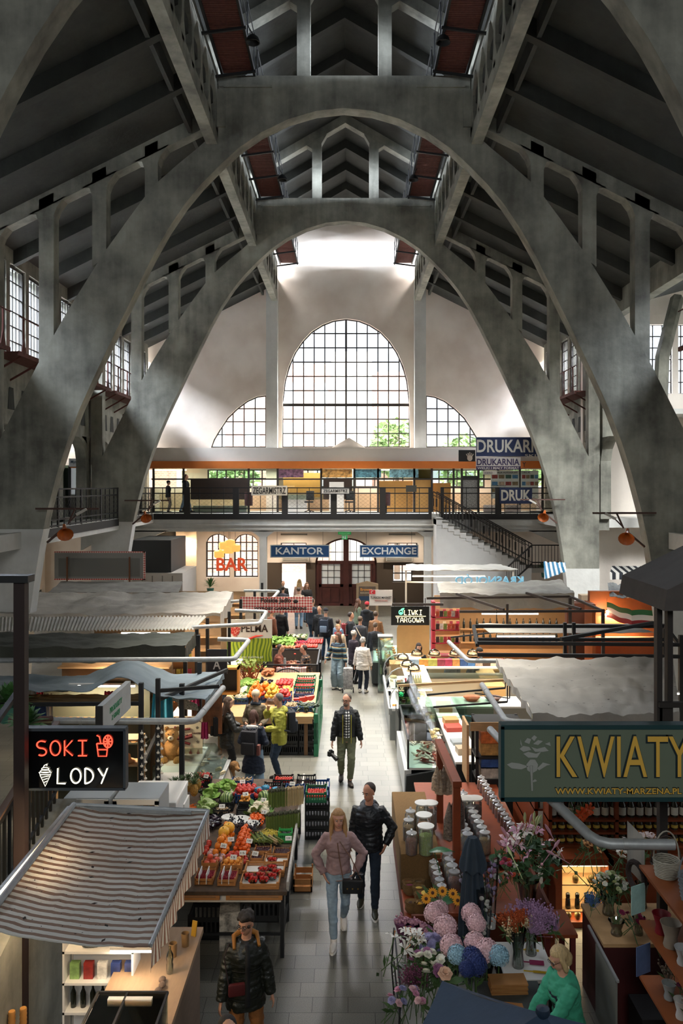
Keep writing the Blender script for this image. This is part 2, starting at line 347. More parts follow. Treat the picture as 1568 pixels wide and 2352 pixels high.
# longitudinal girders with openings at the lantern foot
for s,nm in ((-1,'left'),(1,'right')):
 g = MB();xa,xb = X0+s*3.42,X0+s*3.72
 g.bx(xa,xb,-6,WALL,15.3,15.72);g.bx(xa,xb,-6,WALL,16.95,17.25)
 y = FY[0]-9.5
 while y < WALL:
  for k in range(8):
   yy = y+.45+k*1.13;g.bx(xa,xb,yy+.9,yy+1.13,15.6,17.0)
   g.prism([(yy+.9,15.7),(yy+.9,16.1),(yy+.68,15.7)],xa,xb,'X');g.prism([(yy,15.7),(yy,16.1),(yy+.22,15.7)],xa,xb,'X')
   g.prism([(yy+.9,16.98),(yy+.9,16.5),(yy+.5,16.98)],xa,xb,'X');g.prism([(yy,16.98),(yy,16.5),(yy+.4,16.98)],xa,xb,'X')
  y += BAY
 struct('girder_'+nm,g,CON)
 # closing wall behind the girder between lower roof and lantern sill
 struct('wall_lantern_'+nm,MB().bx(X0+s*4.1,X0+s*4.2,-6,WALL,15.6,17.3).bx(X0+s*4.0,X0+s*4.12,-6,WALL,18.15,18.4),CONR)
 # lantern windows
 for k in range(5):
  ya = FY[0]-9.5+k*BAY+.5;w = thing('window_%d' % (20+k+(5 if s > 0 else 0)),None,None,kind='structure')
  fr = MB();fr.bx(X0+s*3.95,X0+s*4.05,ya,ya+8.9,17.25,17.35).bx(X0+s*3.95,X0+s*4.05,ya,ya+8.9,18.1,18.2)
  for j in range(19):fr.bx(X0+s*3.97,X0+s*4.03,ya+j*.49,ya+j*.49+.05,17.3,18.15)
  fr.build('window_frame',MUNT,w);MB().bx(X0+s*3.99,X0+s*4.01,ya,ya+8.9,17.3,18.15).build('pane',WGL,w)
 # catwalk under the lantern: slatted deck, rails
 for k in range(5):
  ya = FY[0]-9.5+k*BAY+.5;yb = ya+9.0
  c = thing('catwalk','rusty slatted catwalk at the %s lantern foot, %s' % (nm,['above the viewer','nearest stretch','before the nearer arch','between the arches','ending at the gable'][k]),'catwalk',(X0+s*2.85,ya,17.2))
  d = MB()
  for j in range(int(9/.09)):d.bx(-.42,.42,j*.09,j*.09+.065,0,.025)
  d.build('deck',RUST,c)
  e = MB();e.bx(-.46,-.4,0,9,-.08,.06).bx(.4,.46,0,9,-.08,.06)
  for j in range(5):e.bar((s*.75,.3+j*2.1,-.25),(-s*.5,.3+j*2.1,-.08),.06)
  e.build('edge_beam',IRON,c);h = MB()
  for j in range(7):h.bx(-s*.44-.02,-s*.44+.02,.1+j*1.45,.14+j*1.45,0,1.0)
  h.bx(-s*.44-.012,-s*.44+.012,0,9,.96,1.0).bx(-s*.44-.01,-s*.44+.01,0,9,.5,.52);h.build('railing',IRON,c)
# side walls with windows (clerestory), sill at 9.96
def clear_window(n,s,ya,w,z0,z1,cols,rows,slant=None):
 t = thing('window_%d' % n,None,None,kind='structure');f = MB();xa = X0+s*SW
 f.bx(xa-.04,xa+.04,ya,ya+.07,z0,z1).bx(xa-.04,xa+.04,ya+w-.07,ya+w,z0,z1).bx(xa-.04,xa+.04,ya,ya+w,z0,z0+.07).bx(xa-.04,xa+.04,ya,ya+w,z1-.07,z1)
 for i in range(1,cols):f.bx(xa-.02,xa+.02,ya+w*i/cols-.014,ya+w*i/cols+.014,z0,z1)
 for j in range(1,rows):f.bx(xa-.02,xa+.02,ya,ya+w,z0+(z1-z0)*j/rows-.017,z0+(z1-z0)*j/rows+.017)
 f.build('window_frame',MUNT,t);MB().bx(xa-.006,xa+.006,ya,ya+w,z0,z1).build('pane',WGL,t)
wn = 40
WSP = 1.46;WW = 1.2
for s,nm in ((-1,'left'),(1,'right')):
 w = MB();xa,xb = X0+s*(SW-.12),X0+s*(SW+.28)
 for k in range(5):
  yf = FY[0]-9.5+k*BAY
  if s > 0 and k == 3:continue                      # the transept opens here
  y0 = yf+.45;y1 = yf+BAY
  w.bx(xa,xb,y0,y1,12.68,13.4);w.bx(xa,xb,y0,y1,7.9,9.96)
  off = .22
  w.bx(xa,xb,y0-.45,y0+off,7.9,12.9)
  for j in range(6):
   a = y0+off+j*WSP;clear_window(wn,s,a,WW,9.98,12.66,5,6);wn += 1
   w.bx(xa,xb,a+WW,(a+WSP) if j < 5 else y1+.02,9.96,12.7)
  # arched openings to the side gallery: three piers
  for j in range(4):
   c = y0+j*(y1-y0)/3;w.bx(xa,xb,c-.22,c+.22,4.8,7.95)
   for d in (-1,1):w.prism([(c+d*.2,7.95),(c+d*.2,7.0),(c+d*.42,7.5),(c+d*.8,7.8),(c+d*1.3,7.95)],xa,xb,'X')
  w.bx(xa,xb,y0,y1,4.35,4.9)
 struct('wall_'+nm,w,CON)
 nb = MB()                                                # niches under the windows as flat dark plates, recess shade put into their colour
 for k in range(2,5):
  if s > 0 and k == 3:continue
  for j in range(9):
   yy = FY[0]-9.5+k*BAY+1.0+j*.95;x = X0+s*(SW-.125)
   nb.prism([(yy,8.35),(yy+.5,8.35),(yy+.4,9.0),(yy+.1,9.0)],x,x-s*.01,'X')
 struct('niche_shade_'+nm,nb,CONR)
 for k in range(2,5):
  if s > 0 and k == 3:continue
  ya = FY[0]-9.5+k*BAY+.5
  c = thing('catwalk','rusty iron catwalk bracketed below the %s side windows, %s' % (nm,{2:'before the nearer arch',3:'between the two arches',4:'nearest the end wall'}[k]),'catwalk',(X0+s*9.4,ya,9.75))
  MB().bx(-.42,.42,0,8.9,0,.05).build('deck',RUST,c);h = MB()
  for j in range(7):
   h.bx(-s*.44-.02,-s*.44+.02,.3+j*1.35,.34+j*1.35,0,1.05);h.bar((-s*.42,.3+j*1.35,-.02),(s*.5,.3+j*1.35,-.55),.05)
   h.prism([(.16+j*1.35,.05),(.5+j*1.35,.05),(.33+j*1.35,.5)],-s*.43,-s*.45,'X')
  h.bx(-s*.44-.01,-s*.44+.01,0,8.9,1.0,1.03);h.bx(-s*.42-.03,-s*.42+.03,0,8.9,-.06,.06);h.build('railing',RUST,c)
# side aisles: outer walls, upper floor and its ceiling
for s,nm in ((-1,'left'),(1,'right')):
 a = MB();xo = X0+s*15.2
 for k in range(5):
  yf = FY[0]-9.5+k*BAY
  if s > 0 and k == 3:continue
  for z0,z1 in ((0,.9),(3.3,5.6),(7.7,9.3)):a.bx(xo,xo+s*.3,yf,yf+BAY,z0,z1)
  for j in range(4):a.bx(xo,xo+s*.3,yf+j*BAY/3-.6,yf+j*BAY/3+.6,0,9.3)
 struct('wall_outer_'+nm,a,PLA)
 c = MB()
 for y0,y1 in (((-6,41.3),) if s < 0 else ((-6,22.7),(32.3,41.3))):c.bx(X0+s*9.9,X0+s*15.5,y0,y1,8.9,9.1)
 struct('ceiling_aisle_'+nm,c,WHT)
 d = MB()
 for y0,y1 in (((-6,41.3),) if s < 0 else ((-6,22.2),(32.3,41.3))):
  d.bx(X0+s*8.75,X0+s*15.3,y0,y1,4.45,4.82);d.bx(X0+s*8.7,X0+s*8.85,y0,y1,4.4,4.84)
 # brackets below
 for yf in (FY if s < 0 else [FY[0],FY[1]]):
  d.prism([(X0+s*8.75,4.45),(X0+s*10.2,4.45),(X0+s*10.2,3.6)],yf+.1,yf+.45)
 struct('gallery_floor_'+nm,d,WHT)
# transept on the right between the two visible frames
tr = MB();tr.bx(9.7,20,34.2,34.5,0,9.9).bx(9.7,20,34.2,34.5,12.75,16).bx(9.7,10.3,34.2,34.5,9.9,12.8)
for j in range(5):tr.bx(10.3+1.55*(j+1)+.0,10.3+1.55*(j+1)+.25,34.2,34.5,9.9,12.8)
struct('wall_transept',tr,PLA)
struct('wall_transept_right',MB().bx(20,20.3,16,34.5,0,16),CON)
struct('ceiling_transept',MB().prism([(9.9,13.1),(20.3,15.9),(20.3,16.2),(9.9,13.4)],22.3,34.5),CONR)
struct('transept_lintel',MB().bx(9.75,10.1,22.7,31.9,12.3,13.3),CON)
tb = MB()
for xx in (11.4,14.2,17):tb.tube([(xx,30,4.8),(xx+.1,30.6,8),(xx+.6,31.6,11),(xx+1.8,33.2,13.6)],.26,6)
struct('transept_ribs',tb,CON)
for j in range(5):
 t = thing('window_%d' % (110+j),None,None,kind='structure');xw = 10.3+1.55*j+.0;f = MB();ww = 1.3+.25
 for i in range(5):f.bx(xw+ww*i/4-.02,xw+ww*i/4+.02,34.3,34.36,9.9,12.75)
 for i in range(7):f.bx(xw,xw+ww,34.3,34.36,9.9+2.85*i/6-.02,9.9+2.85*i/6+.02)
 f.build('window_frame',MUNT,t);MB().bx(xw,xw+ww,34.32,34.33,9.9,12.75).build('pane',WGL,t)
# back of the hall behind the viewer
struct('wall_back',MB().bx(-20,-3.2,-6.3,-6,0,21).bx(3.2,20,-6.3,-6,0,21).bx(-3.2,3.2,-6.3,-6,0,8).bx(-3.2,3.2,-6.3,-6,14.5,21),CONR)
for y in (17,20,24.5,29,34.5):  # invented housings for the spots added over the aisle
 for s in (-1,1):
  t = thing('added_lamp','small added spot lamp under the %s lantern catwalk' % ('right' if s > 0 else 'left'),'lamp',(s*2.3,y,16.8),group='added spot lamps under the %s catwalk' % ('right' if s > 0 else 'left'));MB().lathe([(.05,.2),(.14,.12),(.18,0),(.16,.0),(.1,.1)],n=14).build('housing',IRON,t,True);MB().tube([(0,0,.2),(s*.12,0,.42)],.012).build('bracket',IRON,t)
# ------------------------------------------------------------------ end wall
def arch_top(x,cx,pts):
 d = abs(x-cx)
 for (a,za),(b,zb) in zip(pts,pts[1:]):
  if a <= d <= b:return za+(zb-za)*(d-a)/(b-a)
 return None
S3 = 46.0
def zpx(y):return EZ+(VY-y)/S3
CW = [(0,zpx(727)),(.65,zpx(731)),(1.2,zpx(741)),(1.75,zpx(757)),(2.2,zpx(779)),(2.6,zpx(806)),(2.9,zpx(838)),(3.12,zpx(875)),(3.22,zpx(920)),(3.23,zpx(1027))]
# side windows: quarter arches rising towards the pilasters
SWI = [(4.05,zpx(905)),(4.5,zpx(908)),(5.0,zpx(918)),(5.5,zpx(935)),(6.0,zpx(957)),(6.4,zpx(985)),(6.7,zpx(1008)),(6.85,zpx(1027))]
ZB = zpx(1027)
def openings(x):
 d = abs(x-X0);r = []
 if d < 3.23:r.append((ZB,arch_top(x,X0,CW)))
 for (a,za),(b,zb) in zip(SWI,SWI[1:]):
  if a <= d < b:r.append((ZB,za+(zb-za)*(d-a)/(b-a)))
 # windows behind the gallery shops
 for c,hw in ((0,2.9),(-5.4,1.6),(5.4,1.6),(-9.2,.9),(9.2,.9)):
  if abs(x-X0-c) < hw:r.append((6.0,6.9))
 # ground floor: door and the two bar windows, right window
 if abs(x-X0) < 1.55:r.append((0,2.1+math.sqrt(max(0,1-((x-X0)/1.56)**2))*1.35))
 for c,hw in ((-6.57,.6),(-5.15,.6)):
  if abs(x-c) < hw:r.append((1.45,3.15+math.sqrt(max(0,1-((x-c)/.61)**2))*.5))
 if abs(x+2.75) < .62:r.append((0,2.15))
 if abs(x+2.75) < .65:r.append((2.55,3.2))
 if abs(x-2.75) < .5:r.append((1.2,2.1))
 if abs(x-2.75) < .75:r.append((2.55,3.2))
 return r
xs = set([X0-16,X0+16])
for k in range(-160,161):xs.add(round(X0+k*.1,3))
for e in (3.23,4.05,6.85,3.42,3.98,1.55):xs |= {X0+e,X0-e}
for c,hw in ((-6.57,.6),(-5.15,.6),(-2.75,.62),(2.75,.5),(2.75,.75),(-2.75,.65),(X0,2.9),(X0-5.4,1.6),(X0+5.4,1.6)):xs |= {c-hw,c+hw}
xs = sorted(xs);ew = MB()
def ztop(x):
 d = abs(x-X0)
 return zup(d)+.6 if d < 3.8 else (zlow(d)+.6 if d < 10.3 else 9.2)
for a,b in zip(xs,xs[1:]):
 if b-a < 1e-4:continue
 m = (a+b)/2;op = sorted(openings(m));oa = sorted(openings(a+1e-4));ob = sorted(openings(b-1e-4))
 za = [0.0];zb = [0.0]
 ok = len(oa) == len(op) == len(ob)
 for k,(p,q) in enumerate(op):
  za += [p,oa[k][1] if ok else q];zb += [p,ob[k][1] if ok else q]
 za.append(ztop(a));zb.append(ztop(b))
 for k in range(0,len(za),2):
  if za[k+1]-za[k] < .001 and zb[k+1]-zb[k] < .001:continue
  vs = [(x,yy,z) for yy in (WALL+.5,WALL+.95) for x,z in ((a,za[k]),(b,zb[k]),(b,zb[k+1]),(a,za[k+1]))]
  ew.add(vs,[(0,1,2,3),(4,7,6,5),(0,4,5,1),(3,2,6,7)])
# white above the shops, brown-grey lower down: two materials by height
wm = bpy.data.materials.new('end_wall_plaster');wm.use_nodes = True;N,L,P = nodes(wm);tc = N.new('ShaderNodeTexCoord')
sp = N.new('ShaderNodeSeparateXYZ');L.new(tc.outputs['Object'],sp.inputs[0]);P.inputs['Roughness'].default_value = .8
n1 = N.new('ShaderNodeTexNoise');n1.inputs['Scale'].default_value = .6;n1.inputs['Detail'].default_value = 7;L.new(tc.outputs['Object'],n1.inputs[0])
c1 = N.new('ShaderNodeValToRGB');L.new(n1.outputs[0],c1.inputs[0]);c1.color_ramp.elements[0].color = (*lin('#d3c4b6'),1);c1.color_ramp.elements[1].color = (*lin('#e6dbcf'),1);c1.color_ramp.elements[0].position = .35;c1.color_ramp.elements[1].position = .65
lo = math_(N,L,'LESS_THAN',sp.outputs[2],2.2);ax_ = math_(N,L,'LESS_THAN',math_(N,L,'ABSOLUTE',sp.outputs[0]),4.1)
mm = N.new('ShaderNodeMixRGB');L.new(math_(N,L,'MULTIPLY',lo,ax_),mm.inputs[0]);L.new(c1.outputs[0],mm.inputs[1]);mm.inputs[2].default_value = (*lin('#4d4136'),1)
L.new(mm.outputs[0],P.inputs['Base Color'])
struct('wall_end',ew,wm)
pw = MB()
for s in (-1,1):pw.bx(X0+s*3.42,X0+s*3.98,WALL-.1,WALL+.5,4.8,16.4)
struct('pilasters',pw,WHT)
# curved plaster head behind the last frame reads as part of the gable
def arched_window(n,cols,rows,x0,x1,z0,topf,y,heavy=(),pane='#f6f8f6',vb=.027,name=None,lab=None):
 t = thing('window_%d' % n,None,None,kind='structure');f = MB()
 w = x1-x0
 for i in range(cols+1):
  x = x0+w*i/cols;zt = topf(min(max(x,x0+.01),x1-.01));e = .05 if i in (0,cols) or i in heavy else vb
  if zt and zt > z0:f.bx(x-e,x+e,y-.04,y+.04,z0,zt)
 zt_all = max(topf(x0+w*k/40) or z0 for k in range(1,40))
 for j in range(rows+1):
  z = z0+(zt_all-z0)*j/rows;e = .07 if j in (0,) or ('r',j) in heavy else vb
  segs = [x0+w*k/60 for k in range(61) if (topf(min(max(x0+w*k/60,x0+.01),x1-.01)) or 0) >= z]
  if segs and segs[-1]-segs[0] > .1:f.bx(segs[0],segs[-1],y-.03,y+.03,z-e,z+e)
 pts = [(x0+w*k/48,y,topf(min(max(x0+w*k/48,x0+.01),x1-.01))) for k in range(49)]
 for p,q in zip(pts,pts[1:]):f.bar(p,q,.1,.1,(0,1,0))
 f.build('window_frame',MUNT,t)
 g = MB();vs = [];fs = []
 for k,p in enumerate(pts):vs += [(p[0],y,z0),p]
 fs = [(2*k,2*k+2,2*k+3,2*k+1) for k in range(48)]
 g.add(vs,fs).build('pane',WGL,t);return t
YG = WALL+.7
arched_window(1,12,9,X0-3.23,X0+3.23,ZB,lambda x:arch_top(x,X0,CW),YG,heavy=(6,('r',3)))
def side_top(x):
 d = abs(x-X0)
 for (a,za),(b,zb) in zip(SWI,SWI[1:]):
  if a <= d <= b:return za+(zb-za)*(d-a)/(b-a)
 return ZB
arched_window(2,5,4,X0-6.85,X0-4.05,ZB,side_top,YG);arched_window(3,5,4,X0+4.05,X0+6.85,ZB,side_top,YG)
for i,c in enumerate((-6.57,-5.15)):arched_window(4+i,4,5,c-.6,c+.6,1.45,lambda x,c=c:3.15+math.sqrt(max(0,1-((x-c)/.61)**2))*.5,YG)
for i,(a,b,z0,z1) in enumerate(((X0-2.9,X0+2.9,6,6.9),(X0-7,X0-3.8,6,6.9),(X0+3.8,X0+7,6,6.9),(-3.4,-2.1,2.55,3.2),(2.0,3.5,2.55,3.2),(2.25,3.25,1.2,2.1))):
 arched_window(6+i,max(2,int((b-a)/.45)),2,a,b,z0,lambda x,z1=z1:z1,YG)
# main door
DRED = M('#4a2019',.55,0,.2,4,.1)
d = thing('door_1',None,None,(X0,YG,0),kind='structure')
fr = MB();apts = [(1.55*math.cos(PI*k/24),0,2.1+1.35*math.sin(PI*k/24)) for k in range(25)]
for p,q in zip(apts,apts[1:]):fr.bar(p,q,.18,.2,(0,1,0))
fr.bx(-1.55,-1.38,-.1,.1,0,2.15).bx(1.38,1.55,-.1,.1,0,2.15).bx(-.14,.14,-.12,.1,0,3.4).bx(-1.5,1.5,-.1,.1,2.12,2.28)
fr.build('door_frame',DRED,d)
for s in (-1,1):
 lf = MB();lf.bx(s*.14,s*.3,-.06,.06,0,2.12).bx(s*1.24,s*1.38,-.06,.06,0,2.12).bx(s*.14,s*1.38,-.06,.06,0,.1).bx(s*.14,s*1.38,-.06,.06,.95,1.1).bx(s*.14,s*1.38,-.03,.03,.1,.95)
 for k in range(2):lf.bx(s*.36+s*k*.45,s*.72+s*k*.45,-.06,-.02,.2,.85)
 lf.build('door_leaf',DRED,d);g = MB();b = MB()
 g.bx(s*.3,s*1.24,-.01,.01,1.1,2.12).build('pane',M('#dfe6ea',.3,emit=0),d)
 for k in range(1,3):b.bx(s*.3+s*k*.313-.014,s*.3+s*k*.313+.014,-.03,.03,1.1,2.12);b.bx(s*.3,s*1.24,-.03,.03,1.1+k*.34-.014,1.1+k*.34+.014)
 for k in range(4):b.bx(s*.2+s*k*.33-.014,s*.2+s*k*.33+.014,-.03,.03,2.28,2.1+1.35*math.sqrt(max(0,1-((.2+k*.33)/1.55)**2)))
 b.bx(s*.14,s*1.35,-.03,.03,2.7,2.73)
 b.build('glazing_bars',MUNT,d)
 MB().bx(s*.14,s*1.4,-.01,.01,2.28,2.66).prism([(s*.14,2.66),(s*1.37,2.66),(s*1.1,2.95),(s*.7,3.28),(s*.14,3.4)],-.01,.01).build('fanlight',glass('#f0f4f4',.04),d)
# outside: brick building, trees and pavement seen through the glass
BR = bpy.data.materials.new('pale_brick');BR.use_nodes = True;N,L,P = nodes(BR);tc = N.new('ShaderNodeTexCoord');b_ = N.new('ShaderNodeTexBrick')
mp = N.new('ShaderNodeMapping');mp.inputs['Rotation'].default_value = (PI/2,0,0);L.new(tc.outputs['Object'],mp.inputs[0]);L.new(mp.outputs[0],b_.inputs[0])
b_.inputs['Scale'].default_value = 2;b_.inputs['Color1'].default_value = (*lin('#b58f7e'),1);b_.inputs['Color2'].default_value = (*lin('#a87c6a'),1);b_.inputs['Mortar'].default_value = (*lin('#c4b0a4'),1)
L.new(b_.outputs[0],P.inputs['Base Color'])
o = thing('brick_building','pale brick building across the street behind the big arched window','building',(0,58,0))
b1 = MB().bx(-14,-1.2,0,8,0,14.6).bx(1.7,5.6,1,8,0,14.2);b1.build('wall',BR,o)
MB().bx(-1.2,1.7,.6,8,0,15.6).build('stair_tower',M('#c4c0b8',.8),o)
for i in range(5):
 for j in range(3):MB().bx(-12+i*2.4,-11+i*2.4,-.05,0,6+j*2.8,7.7+j*2.8).build('window',M('#b9c4c8',.3),o)
LEAFM = M('#7f9a62',.7,0,.4,6)
def leafcloud(mb,c,r,n,size,rnd=R,flat=1):
 c = V(c)
 for _ in range(n):
  d = V((rnd.gauss(0,1),rnd.gauss(0,1),rnd.gauss(0,1)*flat));d = d.normalized()*r*rnd.uniform(.55,1) if isinstance(r,(int,float)) else V((d.x*r[0],d.y*r[1],d.z*r[2]))*(.4 if d.length > 2 else .5)
  e = Euler((rnd.uniform(-1,1),rnd.uniform(-1,1),rnd.uniform(0,6.3))).to_matrix();s = size*rnd.uniform(.6,1.2)
  vs = [c+d+e @ V(v) for v in ((-s*.3,0,0),(0,-s*.5,.05*s),(s*.3,0,0),(0,s*.6,.05*s))];mb.add(vs,[(0,1,2,3)])
for i,(x,z,r) in enumerate(((3.2,8.5,2.0),(7.6,7.5,2.0),(-7.5,6.5,1.8),(12,8,2.0))):
 t = thing('street_tree',['pale green tree outside right of the central window','street tree outside behind the right window','low tree outside behind the left window','street tree outside beyond the printing signs'][i],'tree',(x,54,0),group=None)
 mb = MB();leafcloud(mb,(0,0,z),r,900,.5);mb.build('foliage',LEAFM,t);MB().tube([(0,0,0),(0,0,z)],[.2,.1],8).build('trunk',M('#5a4a3a',.9),t)
struct('pavement',MB().bx(-40,40,43,75,-.3,-.02),M('#a9a49c',.9,0,.1,3))
# ================================================================== people
from mathutils import noise as NZ
def remesh(mb,voxel,smooth=2,name='m',wr=0):
 me = bpy.data.meshes.new(name);me.from_pydata(mb.v,[],mb.f)
 o = bpy.data.objects.new('tmp',me);TMPS.collection.objects.link(o)
 m = o.modifiers.new('r','REMESH');m.mode = 'VOXEL';m.voxel_size = voxel;m.use_smooth_shade = True
 if smooth:s = o.modifiers.new('s','SMOOTH');s.iterations = smooth;s.factor = .5
 dg = tdg();r = bpy.data.meshes.new_from_object(o.evaluated_get(dg))
 bpy.data.objects.remove(o);r.name = name
 if wr:
  sd = V((R.uniform(0,50),0,0))
  co = [v.co.copy() for v in r.vertices];no = [v.normal.copy() for v in r.vertices];fl = []
  for p_,n1_ in zip(co,no):
   c = p_+sd;n_ = abs(NZ.noise(V((c.x*7,c.y*7,c.z*15))))*1.2+abs(NZ.noise(V((c.x*14,c.y*14,c.z*26))))*.5-.35
   fl += (p_+n1_*n_*wr)[:]
  r.vertices.foreach_set('co',fl)
 return r
def put(me,name,mat,parent):
 me.materials.clear();me.materials.append(mat);o = bpy.data.objects.new(name,me);SC.collection.objects.link(o);o.parent = parent;return o
def ik(a,t,l1,l2,pole):
 a = V(a);t = V(t);d = t-a;L_ = min(d.length,(l1+l2)*.999);d = d.normalized();t = a+d*L_
 c = (l1*l1+L_*L_-l2*l2)/(2*L_);h = math.sqrt(max(0,l1*l1-c*c));p = V(pole);p = p-d*p.dot(d);p = p.normalized()
 return a+d*c+p*h,t
def loft(mb,secs,n=16):
 """secs: (centre, rx, ry, frame) elliptical rings"""
 vs = []
 for c,rx,ry,fx in secs:
  for j in range(n):
   a = 2*PI*j/n;vs.append(V(c)+fx @ V((math.cos(a)*rx,math.sin(a)*ry,0)))
 k = len(secs)
 fs = [(i*n+j,i*n+(j+1) % n,(i+1)*n+(j+1) % n,(i+1)*n+j) for i in range(k-1) for j in range(n)]+[tuple(range(n))[::-1],tuple(range((k-1)*n,k*n))]
 mb.add(vs,fs)
def hand(mb,w,d,side,curl,k,nrm,t=1.0):
 d = V(d).normalized();nrm = V(nrm);nrm = (nrm-d*nrm.dot(d)).normalized();s = d.cross(nrm)*side   # s points to the thumb side
 Mx = Matrix((s,nrm,d)).transposed();b = MB()
 P = lambda x,y,z:V(w)+Mx @ V((x*k,y*k,z*k))
 loft(b,[(P(0,0,-.01),.026*k,.02*k,Mx),(P(0,0,.02),.034*k,.017*k,Mx),(P(0,0,.06),.041*k,.016*k,Mx),(P(0,0,.09),.039*k,.014*k,Mx)],10)
 for i,(x,l) in enumerate(((.03,.070),(.0105,.078),(-.0095,.073),(-.029,.058))):
  p = V((x,0,.082));a = 0;pts = [P(*p)]
  for f,seg in enumerate((.45,.32,.25)):
   a += curl*(.5 if f == 0 else .62)*(1+.08*i);p = p+V((x*.06,-math.sin(a)*l*seg,math.cos(a)*l*seg));pts.append(P(*p))
  b.tube(pts,[.0098*k*t,.0092*k*t,.0085*k*t,.0068*k*t],7)
 b.tube([P(.02,0,.02),P(.043,-.008,.045),P(.054,-.018*(1+curl),.07),P(.053,-.03*(1+curl),.092)],[.014*k,.0125*k,.0105*k,.008*k],7)
 mb.add(b.v,b.f)
def person(label,x,y,rz,H=1.7,z=0,feet=None,hands=None,lean=0,hy=0,hz=None,head=(0,0),top=None,bot=None,shoe='#2a2522',skin='#c99678',
   hair=('short','#3a2a20'),fem=False,lod=1,poles=None,curl=(.5,.5),extras=(),girth=1.0,palm=None):
 k = H/1.75;t = thing('person',label,'person',(x,y,z),rz,None);vox = {0:.0085,1:.012,2:.018}[lod]
 sw = (.9 if fem else 1.0);hipz = (hz if hz is not None else .93)*k;hip = V((0,hy,hipz))
 T = Matrix.Translation(hip) @ Euler((lean,0,0)).to_matrix().to_4x4();R3 = T.to_3x3()
 def tp(a,b,c):return T @ V((a*k,b*k,c*k))
 shd = {s:tp(s*.168*sw,.0,.465) for s in (-1,1)};hj = {s:hip+V((s*.09*k,0,-.02*k)) for s in (-1,1)}
 feet = feet or {-1:(-.1,.0,0),1:(.1,0,0)};hands = hands or {}
 ank = {};kne = {};elb = {};wri = {}
 for s in (-1,1):
  f = V(feet[s][:3])*k+V((0,0,.085*k));pl = (poles or {}).get(('k',s),(s*.12,-1,.1));kne[s],ank[s] = ik(hj[s],f,.44*k,.42*k,pl)
  h = V(hands.get(s,(s*.27,-.06,.78)))*k;pl = (poles or {}).get(('e',s),(s*.45,1,-.35));elb[s],wri[s] = ik(shd[s],h,.30*k,.26*k,pl)
 hc = tp(0,-.03,.50+.222);neck = tp(0,.0,.53);hr = Euler((lean*.3+head[1],0,head[0])).to_matrix()
 def hp(a,b,c):return hc+hr @ V((a*k,b*k,c*k))
 def torso(mb,g=0,hem=-.1,top_=.56,wx=1,gy=None,flare=0):
  gy = g if gy is None else gy;G = girth
  S = [(-.10,.165,.115),(0,.172,.12),(.12,.148 if fem else .155,.105),(.22,.142 if fem else .162,.105),(.33,.163,.122),(.41,.17,.115),(.465,.15,.1),(.505,.112,.08),(.535,.075,.065),(.57,.06,.058)]
  secs = []
  if hem < -.1:
   n = 4
   for i in range(n):
    zz = hem+(-.1-hem)*i/n;secs.append((tp(0,0,zz),(.165*G+g+flare*(n-i)/n)*wx*k,(.115*G+gy+flare*.6*(n-i)/n)*k,R3))
  for zz,a,b in S:
   if hem <= zz <= top_:secs.append((tp(0,-.012 if .25 < zz < .45 else 0,zz),(a*sw*G+g)*wx*k,(b*G+gy)*k,R3))
  loft(mb,secs,18)
 def arm(mb,s,g=0,to=1.0,r=(.052,.042,.038,.026)):
  a,b,c = shd[s],elb[s],wri[s];c2 = b+(c-b)*to;a0 = a+(tp(0,0,.42)-a)*.35
  mb.tube([a0,a,a+(b-a)*.5,b,b+(c2-b)*.4,c2],[(r[0])*k+g*.5,(r[0]+.003)*k+g*.8,r[1]*k+g*1.1,r[2]*k+g,(r[2]+.002)*k+g*.9,r[3]*k+g*.8],10)
 def leg(mb,s,g=0,to=1.0,flare=0):
  a,b,c = hj[s],kne[s],ank[s];c2 = b+(c-b)*to
  mb.tube([a+V((0,0,.05*k)),a,a+(b-a)*.45,b,b+(c2-b)*.35,c2],[.085*k+g,.09*k*girth+g,.074*k+g,.055*k+g,.056*k+g+flare*.5,.038*k+g+flare],12)
  mb.ball(a,.09*k+g,10,6)
 b = MB();torso(b)
 for s in (-1,1):arm(b,s);leg(b,s,-.004)
 b.tube([neck-V((0,0,.03)),hp(0,.02,-.07)],[.06*k,.052*k],12)
 # head: skull, jaw, nose, ears, brow
 E = hr.to_euler()
 b.ball(hp(0,.012,.025),(.077*k,.095*k,.098*k),16,10,E);b.ball(hp(0,-.018,-.045),(.06*k,.07*k,.072*k),14,9,E)
 b.ball(hp(0,-.045,-.085),(.036*k,.036*k,.03*k),10,6,E);b.tube([hp(0,-.078,.02),hp(0,-.1,-.022),hp(0,-.085,-.03)],[.011*k,.0155*k,.012*k],8)
 b.ball(hp(0,-.08,-.055),(.025*k,.014*k,.013*k),8,6,E);b.ball(hp(0,-.068,.032),(.05*k,.022*k,.014*k),10,6,E)
 for s in (-1,1):b.ball(hp(s*.077,.012,-.01),(.012*k,.02*k,.032*k),8,6,E)
 for s in (-1,1):
  hd = wri[s]-elb[s];hd = (palm or {}).get(('d',s),hd);pn = (palm or {}).get(s,(s*1.0,-.15,0))
  hand(b,wri[s],hd,-s,curl[0 if s < 0 else 1],k,pn,1.0 if lod == 0 else 1.15)
 me = remesh(b,vox,2,'body');put(me,'body',M(skin,.6,0,.08,9,0),t)
